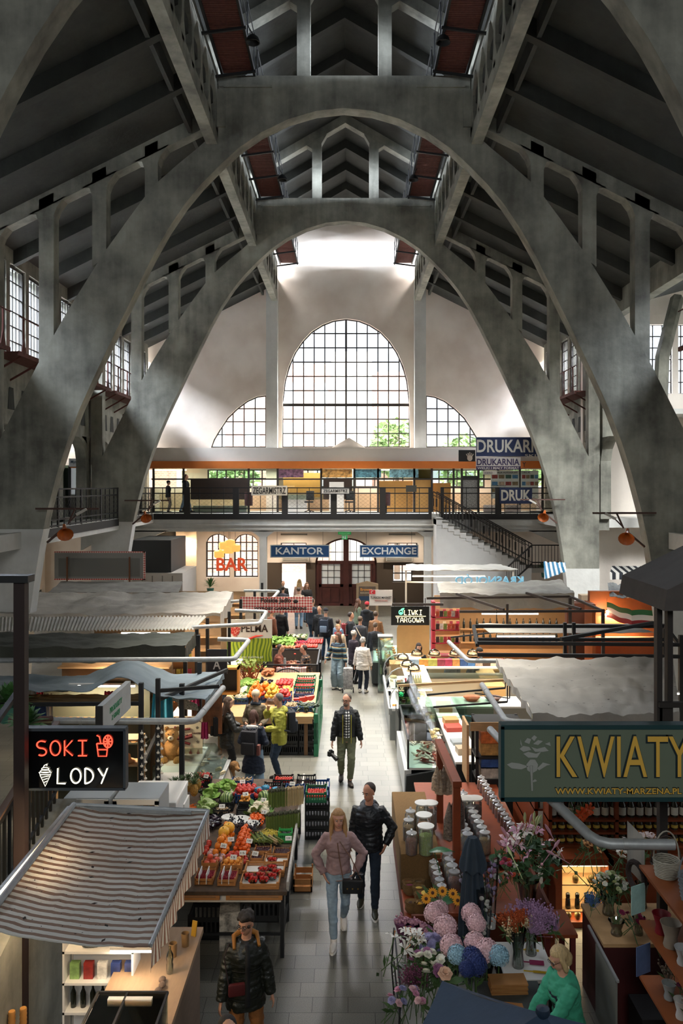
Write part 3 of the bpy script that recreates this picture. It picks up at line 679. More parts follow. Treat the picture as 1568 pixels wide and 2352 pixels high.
 if lod < 2:
  for s in (-1,1):
   MB().ball(hp(s*.031,-.0845,.008),(.014*k,.008*k,.0065*k),8,6,E).build('eye',M('#b9aca0',.4),t,True)
   MB().ball(hp(s*.031,-.0915,.008),(.0078*k,.005*k,.0072*k),8,6,E).build('iris',M('#2b2018',.2),t,True)
   MB().bar(hp(s*.014,-.0925,.03),hp(s*.048,-.082,.031),.008*k).build('eyebrow',M(hair[1],.8),t)
  MB().ball(hp(0,-.0935,-.055),(.021*k,.006*k,.0075*k),8,6,E).build('lips',M('#a85f52',.5),t,True)
 # trousers / shoes
 c = MB();bc,bg,bt,bf = (bot+(0,0)[:max(0,4-len(bot))]) if bot and len(bot) >= 2 else (bot[0] if bot else '#2b3442',.012,1.0,0.0)
 loft(c,[(hip+V((0,0,-.09*k)),.17*k*girth,.12*k*girth,Matrix.Identity(3)),(hip+V((0,0,0)),.18*k*girth,.13*k*girth,Matrix.Identity(3)),(hip+V((0,0,.1*k)),.163*k*girth,.117*k*girth,Matrix.Identity(3))],16)
 for s in (-1,1):leg(c,s,bg,bt or 1.0,bf)
 put(remesh(c,vox*1.15,2,'trousers',(.012,.011,.007)[lod]),'trousers',M(bc,.85,0,.16,12,.3,30) if isinstance(bc,str) else bc,t)
 for s in (-1,1):
  q = MB();a = ank[s];yaw = (feet[s][3] if len(feet[s]) > 3 else s*.12);pit = feet[s][4] if len(feet[s]) > 4 else 0
  Em = (Matrix.Rotation(yaw,3,'Z') @ Matrix.Rotation(pit,3,'X'))
  def wp(v):return V((v.x*(1-.25*max(0,v.y)/.13),v.y,max(v.z,-.035)))
  sh = MB();sh.ball((0,-.065,-.045),(.05,.135,.05),12,8,None,lambda v:V((v.x*(1 if v.y > -.05 else .92),v.y,max(v.z*(1 if v.y > 0 else .8),-.038))));sh.tube([(0,.015,-.06),(0,.01,.045)],[.045,.046],10)
  for v_ in sh.v:pass
  q.add([a+Em @ (V(v_)*k) for v_ in sh.v],sh.f)
  o = put(remesh(q,.011,2,'shoe'),'shoe',M(shoe,.5),t)
  so = MB().add([a+Em @ (V((math.cos(u)*.05,-.062+math.sin(u)*.135,zz))*k) for zz in (-.09,-.068) for u in [2*PI*j/14 for j in range(14)]],
      [tuple(range(14))[::-1],tuple(range(14,28))]+[(j,(j+1) % 14,14+(j+1) % 14,14+j) for j in range(14)])
  so.build('sole',M('#e8e2d8' if shoe in ('#e8e0d6','#3a3a2c','#1c1c1e') else '#14110f',.6),o)
 # top: dict(col, g, hem, to, flare, mat)
 if top:
  q = MB();g = top.get('g',.022);torso(q,g,top.get('hem',-.12),.545,1,None,top.get('flare',0))
  for s in (-1,1):arm(q,s,g*.85,top.get('to',.97))
  if 1:q.tube([tp(0,.0,.5),tp(0,-.005,.5+top.get('collar',.045))],[.085*k,.075*k],14)
  if top.get('hood'):
   q.ball(tp(0,.1,.5),(.14*k,.075*k,.085*k),12,8,(lean+.35,0,0));q.tube([tp(-.07,0,.54),tp(0,.075,.56),tp(.07,0,.54)],.025*k,8)
  mt = top.get('mat') or M(top['col'],top.get('rough',.8),0,.12,10,top.get('bump',.35),top.get('bsc',22))
  jk = put(remesh(q,vox*1.1,top.get('sm',2),top.get('name','jacket'),(.017,.015,.008)[lod]),top.get('name','jacket'),mt,t)
  if top.get('open'):      # garment showing between the open fronts
   col,wd = top['open'][:2];q = MB();torso(q,g+.001,top.get('hem',-.12)+.06,.55,wd,g+.022)
   put(remesh(q,.012,1,'shirt'),'shirt',col if not isinstance(col,str) else M(col,.8,0,.1,12),t)
  if top.get('zip'):
   wd = top.get('open',(0,.03))[1]*.17 if top.get('open') else .006
   for s in ((-1,1) if top.get('open') else (1,)):
    z_ = MB();z_.tube([tp(s*wd*.98,-(bb+g+.03)*1.0,zz) for zz,bb in ((-.1,.112),(0,.115),(.12,.103),(.25,.112),(.36,.12),(.46,.1))],.006*k,6);z_.build('zip',M(top['zip'],.5),jk)
  if top.get('lines'):     # quilting seams
   z_ = MB()
   for zz,a,bb in ((-.06,.168,.117),(.02,.168,.117),(.1,.155,.108),(.18,.148,.105),(.26,.155,.111),(.34,.163,.12),(.42,.175,.114)):
    pts = [tp(math.cos(u)*(a*sw*girth+g+.002),math.sin(u)*(bb*girth+g+.002)-(.012 if .25 < zz < .45 else 0),zz) for u in [2*PI*j/24 for j in range(25)]];z_.tube(pts,.003,5)
   z_.build('quilting',M(top['lines'],.8),jk)
 # hair
 st,hcol = hair[0],hair[1];hm = M(hcol,.55,0,.3,14,.6,40,stretch=(4,4,.6));q = MB()
 def cap(v):
  x_,y_,z_ = v
  if y_ < .0 and z_ < .035*k:f = max(0,1-(.035*k-z_)/(.03*k));return V((x_*(.86+.14*f),y_*(.55+.45*f),max(z_,-.03*k)))
  return V((x_,y_,max(z_,-.075*k)))
 if st in ('hat','beanie','cap','headband'):
  hm2 = M(hair[2],.8,0,.08,10);z2 = MB();z2.ball(hp(0,.016,.042),(.088*k,.106*k,.09*k),16,9,E,lambda v:V((v.x,v.y,max(v.z,-.035*k))))
  if st in ('cap','beanie') and st == 'cap':z2.ball(hp(0,-.1,.035),(.06*k,.06*k,.01*k),10,6,E)
  z2.build('hat' if st != 'headband' else 'headband',hm2,t,True)
  q.ball(hp(0,.022,.015),(.083*k,.098*k,.1*k),14,9,E,cap)
 else:q.ball(hp(0,.034 if st == 'short' else .019,.036 if st == 'short' else .034),(.0865*k,(.094 if st == 'short' else .104)*k,(.094 if st == 'short' else .1)*k),16,10,E,cap)
 if st == 'long' or (len(hair) > 3 and hair[3] == 'long'):
  for s in (-1,0,1):q.tube([hp(s*.055,.05,.05),hp(s*.075,.045,-.05),tp(s*.085,.06 if s else .1,.53),tp(s*.1,.09 if s else .13,.38),tp(s*.08,.1,.26)],[.04*k,.045*k,.045*k,.042*k,.015*k],9)
  for s in (-1,1):q.tube([hp(s*.07,.0,.03),hp(s*.083,.005,-.06),tp(s*.095,-.05,.52),tp(s*.1,-.115,.4)],[.022*k,.025*k,.028*k,.012*k],7)
 if st == 'bob':
  for s in (-1,1):q.tube([hp(s*.068,-.01,.04),hp(s*.085,.0,-.03),hp(s*.08,.0,-.1),hp(s*.072,-.005,-.135)],[.026*k,.03*k,.03*k,.014*k],8)
  q.tube([hp(0,.07,.03),hp(0,.085,-.05),hp(0,.075,-.125)],[.06*k,.068*k,.045*k],10)
 if st == 'curly':
  for _ in range(46):
   a_ = R.uniform(0,6.28);e_ = R.uniform(-.4,1.4);v = V((math.cos(a_)*math.cos(e_)*.085,math.sin(a_)*math.cos(e_)*.1+.02,math.sin(e_)*.095+.03))
   if v.y > -.045 or v.z > .075:q.ball(hp(*v),R.uniform(.02,.032)*k,7,5)
 if st == 'bun':q.ball(hp(0,.11,.07),.042*k,10,7)
 if st == 'pony':q.tube([hp(0,.1,.03),hp(0,.13,-.02),hp(0,.12,-.12),hp(0,.1,-.18)],[.025*k,.032*k,.028*k,.01*k],8)
 if st != 'bald':put(remesh(q,.009 if lod == 0 else .012,1,'hair'),'hair',hm,t)
 for e in extras:
  if e == 'glasses':
   q = MB()
   for s in (-1,1):q.tube([hp(s*.031+math.cos(u)*.023,-.1,.008+math.sin(u)*.019) for u in [2*PI*j/12 for j in range(13)]],.0028*k,6);q.tube([hp(s*.054,-.1,.012),hp(s*.08,.01,.005)],.0022*k,5)
   q.tube([hp(-.008,-.1,.012),hp(.008,-.1,.012)],.0025*k,5);q.build('glasses',M('#1a1716',.3),t)
  if e[0] == 'beard':
   q = MB();q.ball(hp(0,-.05,-.078),(.055*k,.05*k,.042*k),12,8,E);q.ball(hp(0,-.092,-.042),(.028*k,.01*k,.008*k),8,6,E)
   put(remesh(q,.008,1,'beard'),'beard',M(e[1],.9,0,.3,30),t)
  if e[0] == 'scarf':
   q = MB();q.tube([tp(math.cos(u)*.09,math.sin(u)*.08-.01,.545+.015*math.sin(3*u)) for u in [2*PI*j/14 for j in range(15)]],.036*k,9);q.build('scarf',M(e[1],.9,0,.15,12),t,True)
  if e[0] == 'apron':
   q = MB();torso(q,.03,-.45,.42,.93,.034);put(remesh(q,.012,1,'apron'),'apron',M(e[1],.85),t)
  if e[0] == 'strap':
   g = top.get('g',.022)+.012;q = MB();pts = []
   for j in range(13):
    u = j/12;a_ = -PI*.5+e[2]*(u-.5)*2*1.2;zz = .5-.45*u;pts.append(tp(e[2]*(.1-.27*u),-(.118+g)*math.cos((u-.45)*2.0),zz))
   q.tube(pts,.009*k,5);q.build('strap',M(e[1],.6),t)
 t['_'] = 0;del t['_']
 return t,tp,wri
def backpack(label,p,col,acc,k=1.0,dz=1.42,lean=0,dy=.24,pocket=None):
 """worn on the back of person p"""
 t = thing('backpack',label,'backpack',p.location+V((0,0,0)),p.rotation_euler[2])
 m = M(col,.75,0,.15,14,.3);b = MB();b.box((0,dy,dz-.2*k),(.3*k,.15*k,.44*k));b.build('bag',m,t,True,.045)
 b = MB();b.box((0,dy+.09*k,dz-.29*k),(.24*k,.07*k,.22*k));b.build('pocket',M(pocket or acc,.75,0,.1,10),t,True,.025)
 for s in (-1,1):
  q = MB();q.tube([(s*.1*k,dy-.05,dz-.02),(s*.115*k,.03,dz+.055),(s*.125*k,-.1,dz-.02),(s*.14*k,-.15,dz-.15),(s*.17*k,-.07,dz-.3),(s*.14*k,dy-.04,dz-.38)],.018*k,6);q.build('strap',m,t)
 MB().tube([(-.03,dy,dz+.02),(0,dy,dz+.05),(.03,dy,dz+.02)],.008,6).build('handle',m,t)
 return t
def wpos(t,v):   # local point of a thing in the world
 return t.location+Euler(t.rotation_euler).to_matrix() @ V(v)
STAND = {-1:(-.11,0,0),1:(.11,.03,0)}
def pants(c,g=.012,to=1.0,fl=0.0):return (c,g,to,fl)
# --- walking towards the viewer
T_,_,wr = person('woman in a mauve sweatshirt and pale jeans walking with both hands in her pockets',-.13,11.15,.0,1.72,feet={-1:(-.06,-.24,0,-.1,0),1:(.07,.3,.06,.1,.5)},
 hands={-1:(-.2,-.1,.93),1:(.23,-.09,.95)},poles={('e',-1):(-1,.35,-.1),('e',1):(1,.35,-.1)},head=(.1,.08),top=dict(col='#9a7d7b',g=.03,hem=-.02,name='sweatshirt',to=1.0,collar=.06,bsc=9,bump=.6),
 bot=pants('#8d9fab',.008,.93),shoe='#e8e0d6',hair=('long','#a67c4e'),fem=True,lod=0,curl=(.3,.9),skin='#c48f76')
hb = thing('handbag','black shoulder bag in the hand of the woman in mauve','bag',(.06,10.88,.0));MB().box((0,0,.83),(.27,.08,.18)).build('bag',M('#121314',.35),hb,True,.02)
MB().box((0,-.045,.86),(.27,.012,.1)).build('flap',M('#17181a',.35),hb,True,.004)
MB().tube([(-.12,0,.9),(-.17,.05,1.15),(-.2,.07,1.37)],.006,5).tube([(.12,0,.9),(-.02,.0,1.2),(-.17,.09,1.38)],.006,5).build('strap',M('#6a4a35',.5),hb)
for i in range(3):MB().ball((-.07+i*.07,-.055,.82),.011,8,6).build('stud',M('#c9a860',.3,1),hb)
MB().tube([(0,.0,.93),(.04,.03,.99),(.1,.05,.95)],.02,8).ball((0.1,.04,.97),(.05,.05,.02)).build('sunglasses',M('#1b1b1d',.3),hb)
person('man in a black quilted jacket and dark jeans walking just behind the woman in mauve',.3,11.95,-.1,1.78,feet={-1:(-.12,.12,.0,-.1,.1),1:(.1,-.2,0,.1)},head=(-.55,.2),
 hands={-1:(-.27,.02,.82),1:(.24,-.08,.93)},poles={('e',1):(1,.5,-.1)},top=dict(col='#15181c',g=.036,hem=-.1,hood=1,lines='#07090b',rough=.45),bot=pants('#16222f',.012,.97),shoe='#3a3a2c',hair=('short','#2d211b'),lod=0,skin='#bd8467')
cm,_,wr = person('bearded man in an open black jacket and checked shirt walking up the aisle',-.03,17.0,.05,1.8,feet={-1:(-.1,.1,.06,-.15,.2),1:(.06,-.16,0,.2)},
 hands={-1:(-.3,-.1,.78),1:(.3,-.1,.76)},head=(-.5,.1),top=dict(col='#121517',g=.036,hem=-.06,zip='#b9ac3c',open=(checks('#efece6','#101010',.055,(0,2),.5,'#5a5a5a'),.5),rough=.7,hood=1),
 bot=pants('#5f6148',.02,.9),shoe='#3b3029',hair=('short','#5a5047'),lod=0,extras=('glasses',('beard','#6b5f55')),skin='#c08a70')
c = thing('camera','black camera with a long lens in the hand of the bearded man','camera',wpos(cm,(-.33,-.13,.64)),.9)
MB().box((0,0,0),(.14,.075,.1)).build('camera_body',M('#101011',.5),c,True,.015);MB().box((0,0,.06),(.06,.06,.03)).build('viewfinder',M('#101011',.5),c,True,.008)
MB().lathe([(.036,0),(.04,.03),(.038,.1),(.045,.14),(.045,.19),(.03,.19)],(0,0,0),16).build('lens',M('#191512',.45),c,True).rotation_euler = (PI/2+.5,0,0)
# --- woman at the fruit stall in front
person('older woman in dark quilted jacket with yellow hood lining by the fruit table',-1.07,8.65,.25,1.63,feet={-1:(-.12,0,0),1:(.12,.02,0)},head=(-.7,.25),girth=1.12,
 hands={-1:(-.29,-.12,.85),1:(.3,-.1,.78)},top=dict(col='#16180f',g=.045,hem=-.2,rough=.45,lines='#060704',bump=.6,open=('#0d0c0b',.3)),bot=pants('#7a4a1c',.016,1),shoe='#2b241d',hair=('curly','#2a2119'),fem=True,lod=0,
 extras=('glasses',),skin='#b07e62')
T_ = bpy.data.objects[[o.name for o in SC.collection.objects if o.name.startswith('person')][-1]]
MB().tube([(-.13,-.1,1.32),(-.12,.03,1.39),(0,.1,1.42),(.12,.03,1.39),(.13,-.1,1.32)],[.016,.026,.042,.026,.016],10).build('hood_lining',M('#8f5a12',.7),T_,True)
rb = thing('handbag','small dark red bag on the front of the woman in the green jacket','bag',(-1.13,8.4,.98),.25);MB().box((0,0,0),(.17,.05,.12)).build('bag',M('#4a100f',.5),rb,True,.015);MB().tube([(-.08,0,.05),(-.12,.08,.3),(-.06,.12,.42)],.006).build('strap',M('#200a0a',.6),rb)
person('dark-haired person in a blue top at the very front edge of the aisle',-1.0,6.85,.3,1.68,top=dict(col='#1b3550',g=.03,hem=-.15),bot=pants('#20242c'),hair=('short','#15110f'),lod=0)
# --- the four talking in the side aisle
p1,_,_ = person('woman in a black waxed jacket with a long ponytail, left of the talking group',-2.5,17.1,1.9,1.7,top=dict(col='#17160f',g=.036,hem=-.2,rough=.5,collar=.05),bot=pants('#101012',.008),shoe='#1a1718',hair=('long','#4a3322'),fem=True,
 hands={-1:(-.1,-.3,1.08),1:(.12,-.32,1.1)},poles={('e',-1):(-1,.3,-.6),('e',1):(1,.3,-.6)},head=(0,.15))
backpack('black backpack on the woman in the waxed jacket',p1,'#0f0f10','#161617',.95,1.36)
p2,_,_ = person('woman with beige headband and dark scarf in the talking group',-1.98,17.75,-.1,1.7,top=dict(col='#5f5340',g=.03,hem=-.15),bot=pants('#2a2c33'),hair=('headband','#5a4232','#cdbba0','x'),fem=True,extras=(('scarf','#20262e'),),head=(-.3,.2),
 hands={-1:(-.17,-.25,1.1),1:(.17,-.25,1.08)})
p3,_,_ = person('navy-coated person with pale hood edge, back turned, in the talking group',-1.86,16.25,2.95,1.66,top=dict(col='#101a2b',g=.04,hem=-.42,flare=.05),bot=pants('#6e8290',.03,1.0,.03),shoe='#d8d3c8',hair=('bob','#4a2a1c'),fem=True,
 hands={-1:(-.22,-.22,1.05),1:(.22,-.22,1.05)})
text('LONDON',.05,M('#8f949a',.8),p3,(.13,.245,1.385),(PI/2+.5,0,PI),.003,.001,name='lettering',fit=(.26,.055))
MB().tube([(-.13,.03,1.36),(-.08,.12,1.4),(0,.15,1.41),(.08,.12,1.4),(.13,.03,1.36)],[.02,.026,.03,.026,.02],8).build('hood_edge',M('#c9c3b8',.9),p3,True)
bp = backpack('large dark backpack with brown side pocket on the navy coat',p3,'#1c1a20','#1a181c',1.05,1.34,dy=.26)
MB().box((-.19,.27,1.0),(.06,.1,.2)).build('side_pocket',M('#6b3b33',.7),bp,True,.012)
p4,_,_ = person('man in a yellow-green jacket eating, right of the talking group',-1.42,17.1,-1.35,1.78,top=dict(col='#96932f',g=.042,hem=-.16,hood=1,rough=.6),bot=pants('#1e2d3d',.014),shoe='#2b2622',hair=('short','#6b6762'),head=(-.35,.2),
 hands={-1:(-.06,-.22,1.44),1:(.16,-.3,1.12)},poles={('e',-1):(-.9,-.3,-.9)},curl=(1.2,.6),palm={('d',-1):(.3,.1,1)})
backpack('dark grey backpack on the man in the yellow-green jacket',p4,'#20242a','#272b31',1.0,1.42,dy=.25)
# --- further up the aisle
p,_,_ = person('woman in a navy and teal striped jumper and wide pale jeans',-.3,24.8,-.35,1.66,top=dict(mat=stripes('#1f3140','#6f8f94',2,.16,.6,third=(.85,'#c9a56a')),g=.04,hem=-.08,name='jumper'),bot=pants('#8ea0a6',.03,1,.035),shoe='#cfc8bd',
 hair=('long','#4f3524'),fem=True,head=(-.7,.1),hands={-1:(-.36,-.12,.92),1:(.28,-.06,.84)})
person('woman in a beige coat with a red scarf behind the striped jumper',-.32,26.2,.3,1.68,top=dict(col='#c2a98c',g=.04,hem=-.35),bot=pants('#5b7387',.02),hair=('bun','#9a7248'),fem=True,extras=(('scarf','#8a2424'),),lod=2)
person('grey-haired woman in a white jacket seen from behind with a shopping trolley',.43,24.35,2.8,1.6,top=dict(col='#d5ccc0',g=.045,hem=-.18,bsc=14),bot=pants('#1a2230',.014),shoe='#d9d3c8',hair=('curly','#9a948c'),fem=True,hands={1:(.3,-.05,.8),-1:(-.26,-.1,.8)},girth=1.1)
person('older woman in a dark plum coat beside the white jacket',.17,25.5,2.2,1.6,top=dict(col='#2b1f2b',g=.04,hem=-.3),bot=pants('#15161a'),hair=('curly','#b5ab9d'),fem=True,lod=2)
tr_ = thing('shopping_trolley','patterned shopping trolley pulled by the woman in the white jacket','trolley',(.0,24.25,0));MB().box((0,0,.45),(.28,.2,.62)).build('bag',M('#8f8c8a',.8,0,.6,16),tr_,True,.04)
MB().tube([(-.1,.05,.1),(-.1,.12,.95),(.1,.12,.95),(.1,.05,.1)],.012).build('handle',M('#33363a',.4,.5),tr_)
for s in (-1,1):MB().tube([(s*.14,.1,.08),(s*.17,.1,.08)],.08,14).build('wheel',IRON,tr_)
p,_,_ = person('man in a navy jacket and cap with a blue backpack facing the door',-.78,28.9,2.9,1.8,top=dict(col='#10141d',g=.04,hem=-.15),bot=pants('#24405a',.014),hair=('cap','#8f8a85','#14161c'),lod=2);backpack('navy backpack with pale edging on the man in the cap',p,'#1a2738','#6f8296',1,1.42)
person('person in a pale denim jacket with a backpack strap, by the produce stall end',-.33,27.6,2.3,1.62,top=dict(col='#5f7488',g=.035,hem=-.08),bot=pants('#23303d'),hair=('short','#3a2a20'),lod=2)
person('man in a black jacket left of the navy cap',-1.02,29.8,-.5,1.74,top=dict(col='#111214',g=.04,hem=-.25),bot=pants('#1c2430'),hair=('short','#2d241e'),lod=2)
person('tall man in a slate jacket with a shoulder bag, beyond the black jacket',-1.35,31.2,2.6,1.82,top=dict(col='#232a33',g=.035,hem=-.1),bot=pants('#22384e'),hair=('short','#3a2b20'),lod=2)
person('person in a rust quilted jacket beside the checked banner',-2.72,29.4,2.2,1.7,top=dict(col='#7a4a33',g=.04,hem=-.1,lines='#4a2a1c'),bot=pants('#263a50'),hair=('short','#2a2019'),lod=2)
person('person dressed in black beside the rust quilted jacket',-2.42,30.0,2.6,1.7,top=dict(col='#0f0f11',g=.04,hem=-.25),bot=pants('#121316'),hair=('short','#1d1814'),lod=2)
p,_,_ = person('man in a black coat with a red backpack facing right',.08,28.2,1.7,1.76,top=dict(col='#14161b',g=.04,hem=-.35),bot=pants('#15171b'),hair=('short','#2b221b'),lod=2);backpack('dark red backpack on the man in the black coat',p,'#7a1d1f','#3a1214',.9,1.38)
person('man in a grey tweed jacket with a pale cross strap',.4,27.4,2.9,1.75,top=dict(col='#34353a',g=.035,hem=-.15),bot=pants('#23252b'),hair=('short','#5b4a3a'),lod=2)
MB().tube([(.1,.16,1.42),(-.02,.17,1.2),(-.14,.14,1.02)],.014).build('strap',M('#c9b8a0',.7),bpy.data.objects[[o.name for o in SC.collection.objects if o.name.startswith('person')][-1]])
person('man in a black quilted jacket seen from behind, right of the tweed jacket',.88,26.7,2.9,1.66,top=dict(col='#14171b',g=.045,hem=-.12,lines='#08090b'),bot=pants('#2f3033'),hair=('short','#6a5847'),lod=2)
person('man in a tan jacket beyond the black quilted jacket',.95,28.4,2.7,1.76,top=dict(col='#7a5330',g=.035,hem=-.1),bot=pants('#23252b'),hair=('short','#4a3828'),lod=2)
person('person in a red cap and black coat near the market sign',.7,30.6,2.7,1.78,top=dict(col='#121317',g=.04,hem=-.2,hood=1),bot=pants('#1a1c22'),hair=('cap','#5a4030','#b0232c'),lod=2)
person('woman in a sage green jacket beyond the red cap',.38,32.0,2.0,1.7,top=dict(col='#6f7a62',g=.035,hem=-.15),bot=pants('#2c2f35'),hair=('long','#5c3a26'),fem=True,lod=2)
for i,(x,y,rz,c,b,h,lb) in enumerate(((-2.95,37.6,.3,'#15130f','#1b2028',('short','#2a211a'),'bearded man in a dark coat in the side doorway'),(-2.25,38.3,3.0,'#d9b3a4','#7d93a5',('long','#c9a36c'),'blond person in a pale pink coat in the side doorway'),
  (-1.85,37.0,.4,'#1f1a16','#5a7890',('long','#6a4526'),'long-haired woman in a dark jacket right of the side doorway'),(-2.8,35.6,2.9,'#3b3a40','#6f8496',('short','#3a2b1f'),'person in grey with blue jeans below the checked banner'),(-2.1,35.2,3.1,'#a08a74','#7a92a6',('short','#4a3828'),'person in tan with pale jeans below the checked banner'))):
 person(lb,x,y,rz,1.74,top=dict(col=c,g=.035,hem=-.18),bot=pants(b,.02),hair=h,lod=2)
# gallery visitors
GF = 4.82
person('boy in a dark cap and camouflage trousers on the gallery',-8.5,39.1,1.9,1.5,z=GF,top=dict(col='#181c24',g=.03,hem=-.1),bot=pants(M('#8a8378',.8,0,.7,18),.02),hair=('cap','#2b211b','#16202b'),lod=2)
person('man in a black jacket and pale jeans walking on the gallery',-7.65,39.0,1.7,1.78,z=GF,feet={-1:(-.09,-.25,0),1:(.09,.25,0)},top=dict(col='#12161e',g=.045,hem=-.1,hood=1),bot=pants('#7a93a5',.014),hair=('short','#4a3526'),lod=2)
# --- traders and customers between the stalls
person('florist in a green sweater and dark apron wrapping flowers at her counter',2.15,8.05,-1.2,1.63,feet=STAND,lean=.14,hands={-1:(-.12,-.46,.93),1:(.16,-.44,.95)},head=(0,.35),top=dict(col='#3a9a78',g=.034,hem=-.14,name='sweater'),bot=pants('#1d2026'),
 hair=('bob','#c4a878'),fem=True,lod=0,extras=('glasses',('apron','#1a2430')),skin='#c19076',girth=1.06,curl=(.25,.25),palm={-1:(0,0,1),1:(0,0,1)})
person('short-haired trader in a dark top behind the white chest freezer',-2.66,11.25,.4,1.74,top=dict(col='#2a2b2d',g=.025),bot=pants('#202226'),hair=('short','#1d1815'),skin='#a9765c',lod=1,head=(.2,.1))
person('grey-shirted trader behind the far fruit stall',-3.35,21.7,.9,1.75,top=dict(col='#5a5c55',g=.025,to=.4),bot=pants('#26272b'),hair=('short','#4a3c30'),lod=2,lean=.15)
person('fair-haired child behind the far fruit stall',-3.25,21.1,.9,1.25,top=dict(col='#2c3540',g=.03),bot=pants('#26272b'),hair=('short','#b08a58'),lod=2)
person('dark-haired woman in black serving behind the cheese counter',2.0,23.3,-.4,1.64,top=dict(col='#1f1c1b',g=.025),bot=pants('#202024'),hair=('bob','#2b1c14'),fem=True,head=(.6,.3),lod=1)
person('trader in a grey sweater bending over the cheese counter',2.85,23.1,.6,1.66,top=dict(col='#5d5f63',g=.03),bot=pants('#26272b'),hair=('short','#6b5a4a'),lean=.4,lod=1)
person('person in a black coat and beanie beyond the cheese counter',3.45,23.0,.8,1.66,top=dict(col='#15120f',g=.045,hem=-.2),bot=pants('#17171a'),hair=('hat','#2b2019','#2a2623'),lean=.35,lod=1)
# two men seated at the cafe table
SIT = {-1:(-.1,-.38,0),1:(.1,-.4,0)}
person('seated man in a rust sweater at the cafe table',-2.12,24.7,1.57,1.78,feet=SIT,hz=.5,hands={-1:(-.2,-.42,.78),1:(.15,-.45,.78)},top=dict(col='#6b3320',g=.03,hem=-.08),bot=pants('#1e222a',.014),hair=('short','#2b1f18'),lod=1,lean=.12,poles={('k',-1):(0,-1,1),('k',1):(0,-1,1)})
person('seated man in a plaid shirt at the cafe table',-1.2,24.7,-1.57,1.76,feet=SIT,hz=.5,hands={-1:(-.2,-.42,.78),1:(.15,-.45,.78)},top=dict(mat=checks('#241d1c','#b98a52',.09,(0,2),.18,'#7a5a40'),g=.035,hem=-.08),bot=pants('#1e2a38',.014),hair=('short','#3a2a1e'),lod=1,lean=.15,poles={('k',-1):(0,-1,1),('k',1):(0,-1,1)})
# --- dog
def dog():
 t = thing('dog','shaggy golden brown dog standing in the side aisle beyond the fruit crates','dog',(-2.5,16.25,0),-.9)
 b = MB();b.tube([(-.32,0,.5),(-.2,0,.5),(0,0,.48),(.2,0,.47),(.34,0,.52)],[.1,.13,.125,.155,.13],12)       # trunk, deep chest in front
 b.tube([(.3,0,.54),(.42,0,.66),(.48,0,.72)],[.11,.085,.08],10)                                                        # neck
 b.ball((.52,0,.74),(.1,.085,.085),12,8);b.tube([(.56,0,.73),(.66,0,.7),(.7,0,.69)],[.055,.04,.032],8)
 for s in (-1,1):
  b.tube([(.25,s*.08,.45),(.24,s*.09,.3),(.26,s*.09,.14),(.26,s*.09,.03)],[.075,.045,.032,.034],8);b.ball((.29,s*.09,.025),(.055,.035,.025),8,5)
  b.tube([(-.27,s*.08,.48),(-.2,s*.09,.32),(-.33,s*.09,.17),(-.31,s*.09,.03)],[.095,.06,.03,.032],8);b.ball((-.28,s*.09,.025),(.055,.035,.025),8,5)
 b.tube([(-.36,0,.55),(-.48,0,.58),(-.6,0,.5),(-.68,0,.4)],[.04,.045,.04,.015],8)
 fur = M('#8a6236',.9,0,.35,9,.8,30)
 put(remesh(b,.012,2,'body'),'body',fur,t)
 for s in (-1,1):q = MB();q.ball((.5,s*.095,.72),(.05,.018,.075),8,6,(s*.25,0,0));q.build('ear',M('#6b4826',.9,0,.3,12),t,True)
 MB().ball((.715,0,.705),(.016,.02,.014)).build('nose',M('#120e0c',.4),t,True)
 f = MB()
 for _ in range(900):
  a = R.uniform(-.34,.36);u = R.uniform(-.3,PI+.3);r_ = .13;p = V((a,math.cos(u)*r_,.49+math.sin(u)*r_));q = p+V((-.03,math.cos(u)*.01,-.035));f.add([p,p+V((.006,0,0)),q],[(0,1,2)])
 f.build('coat',fur,t);MB().tube([(.38+.02*math.cos(a),math.sin(a)*.1,.62+math.cos(a)*.09) for a in [j*PI/6 for j in range(13)]],.01).build('collar',M('#5a2a1a',.7),t)
dog()
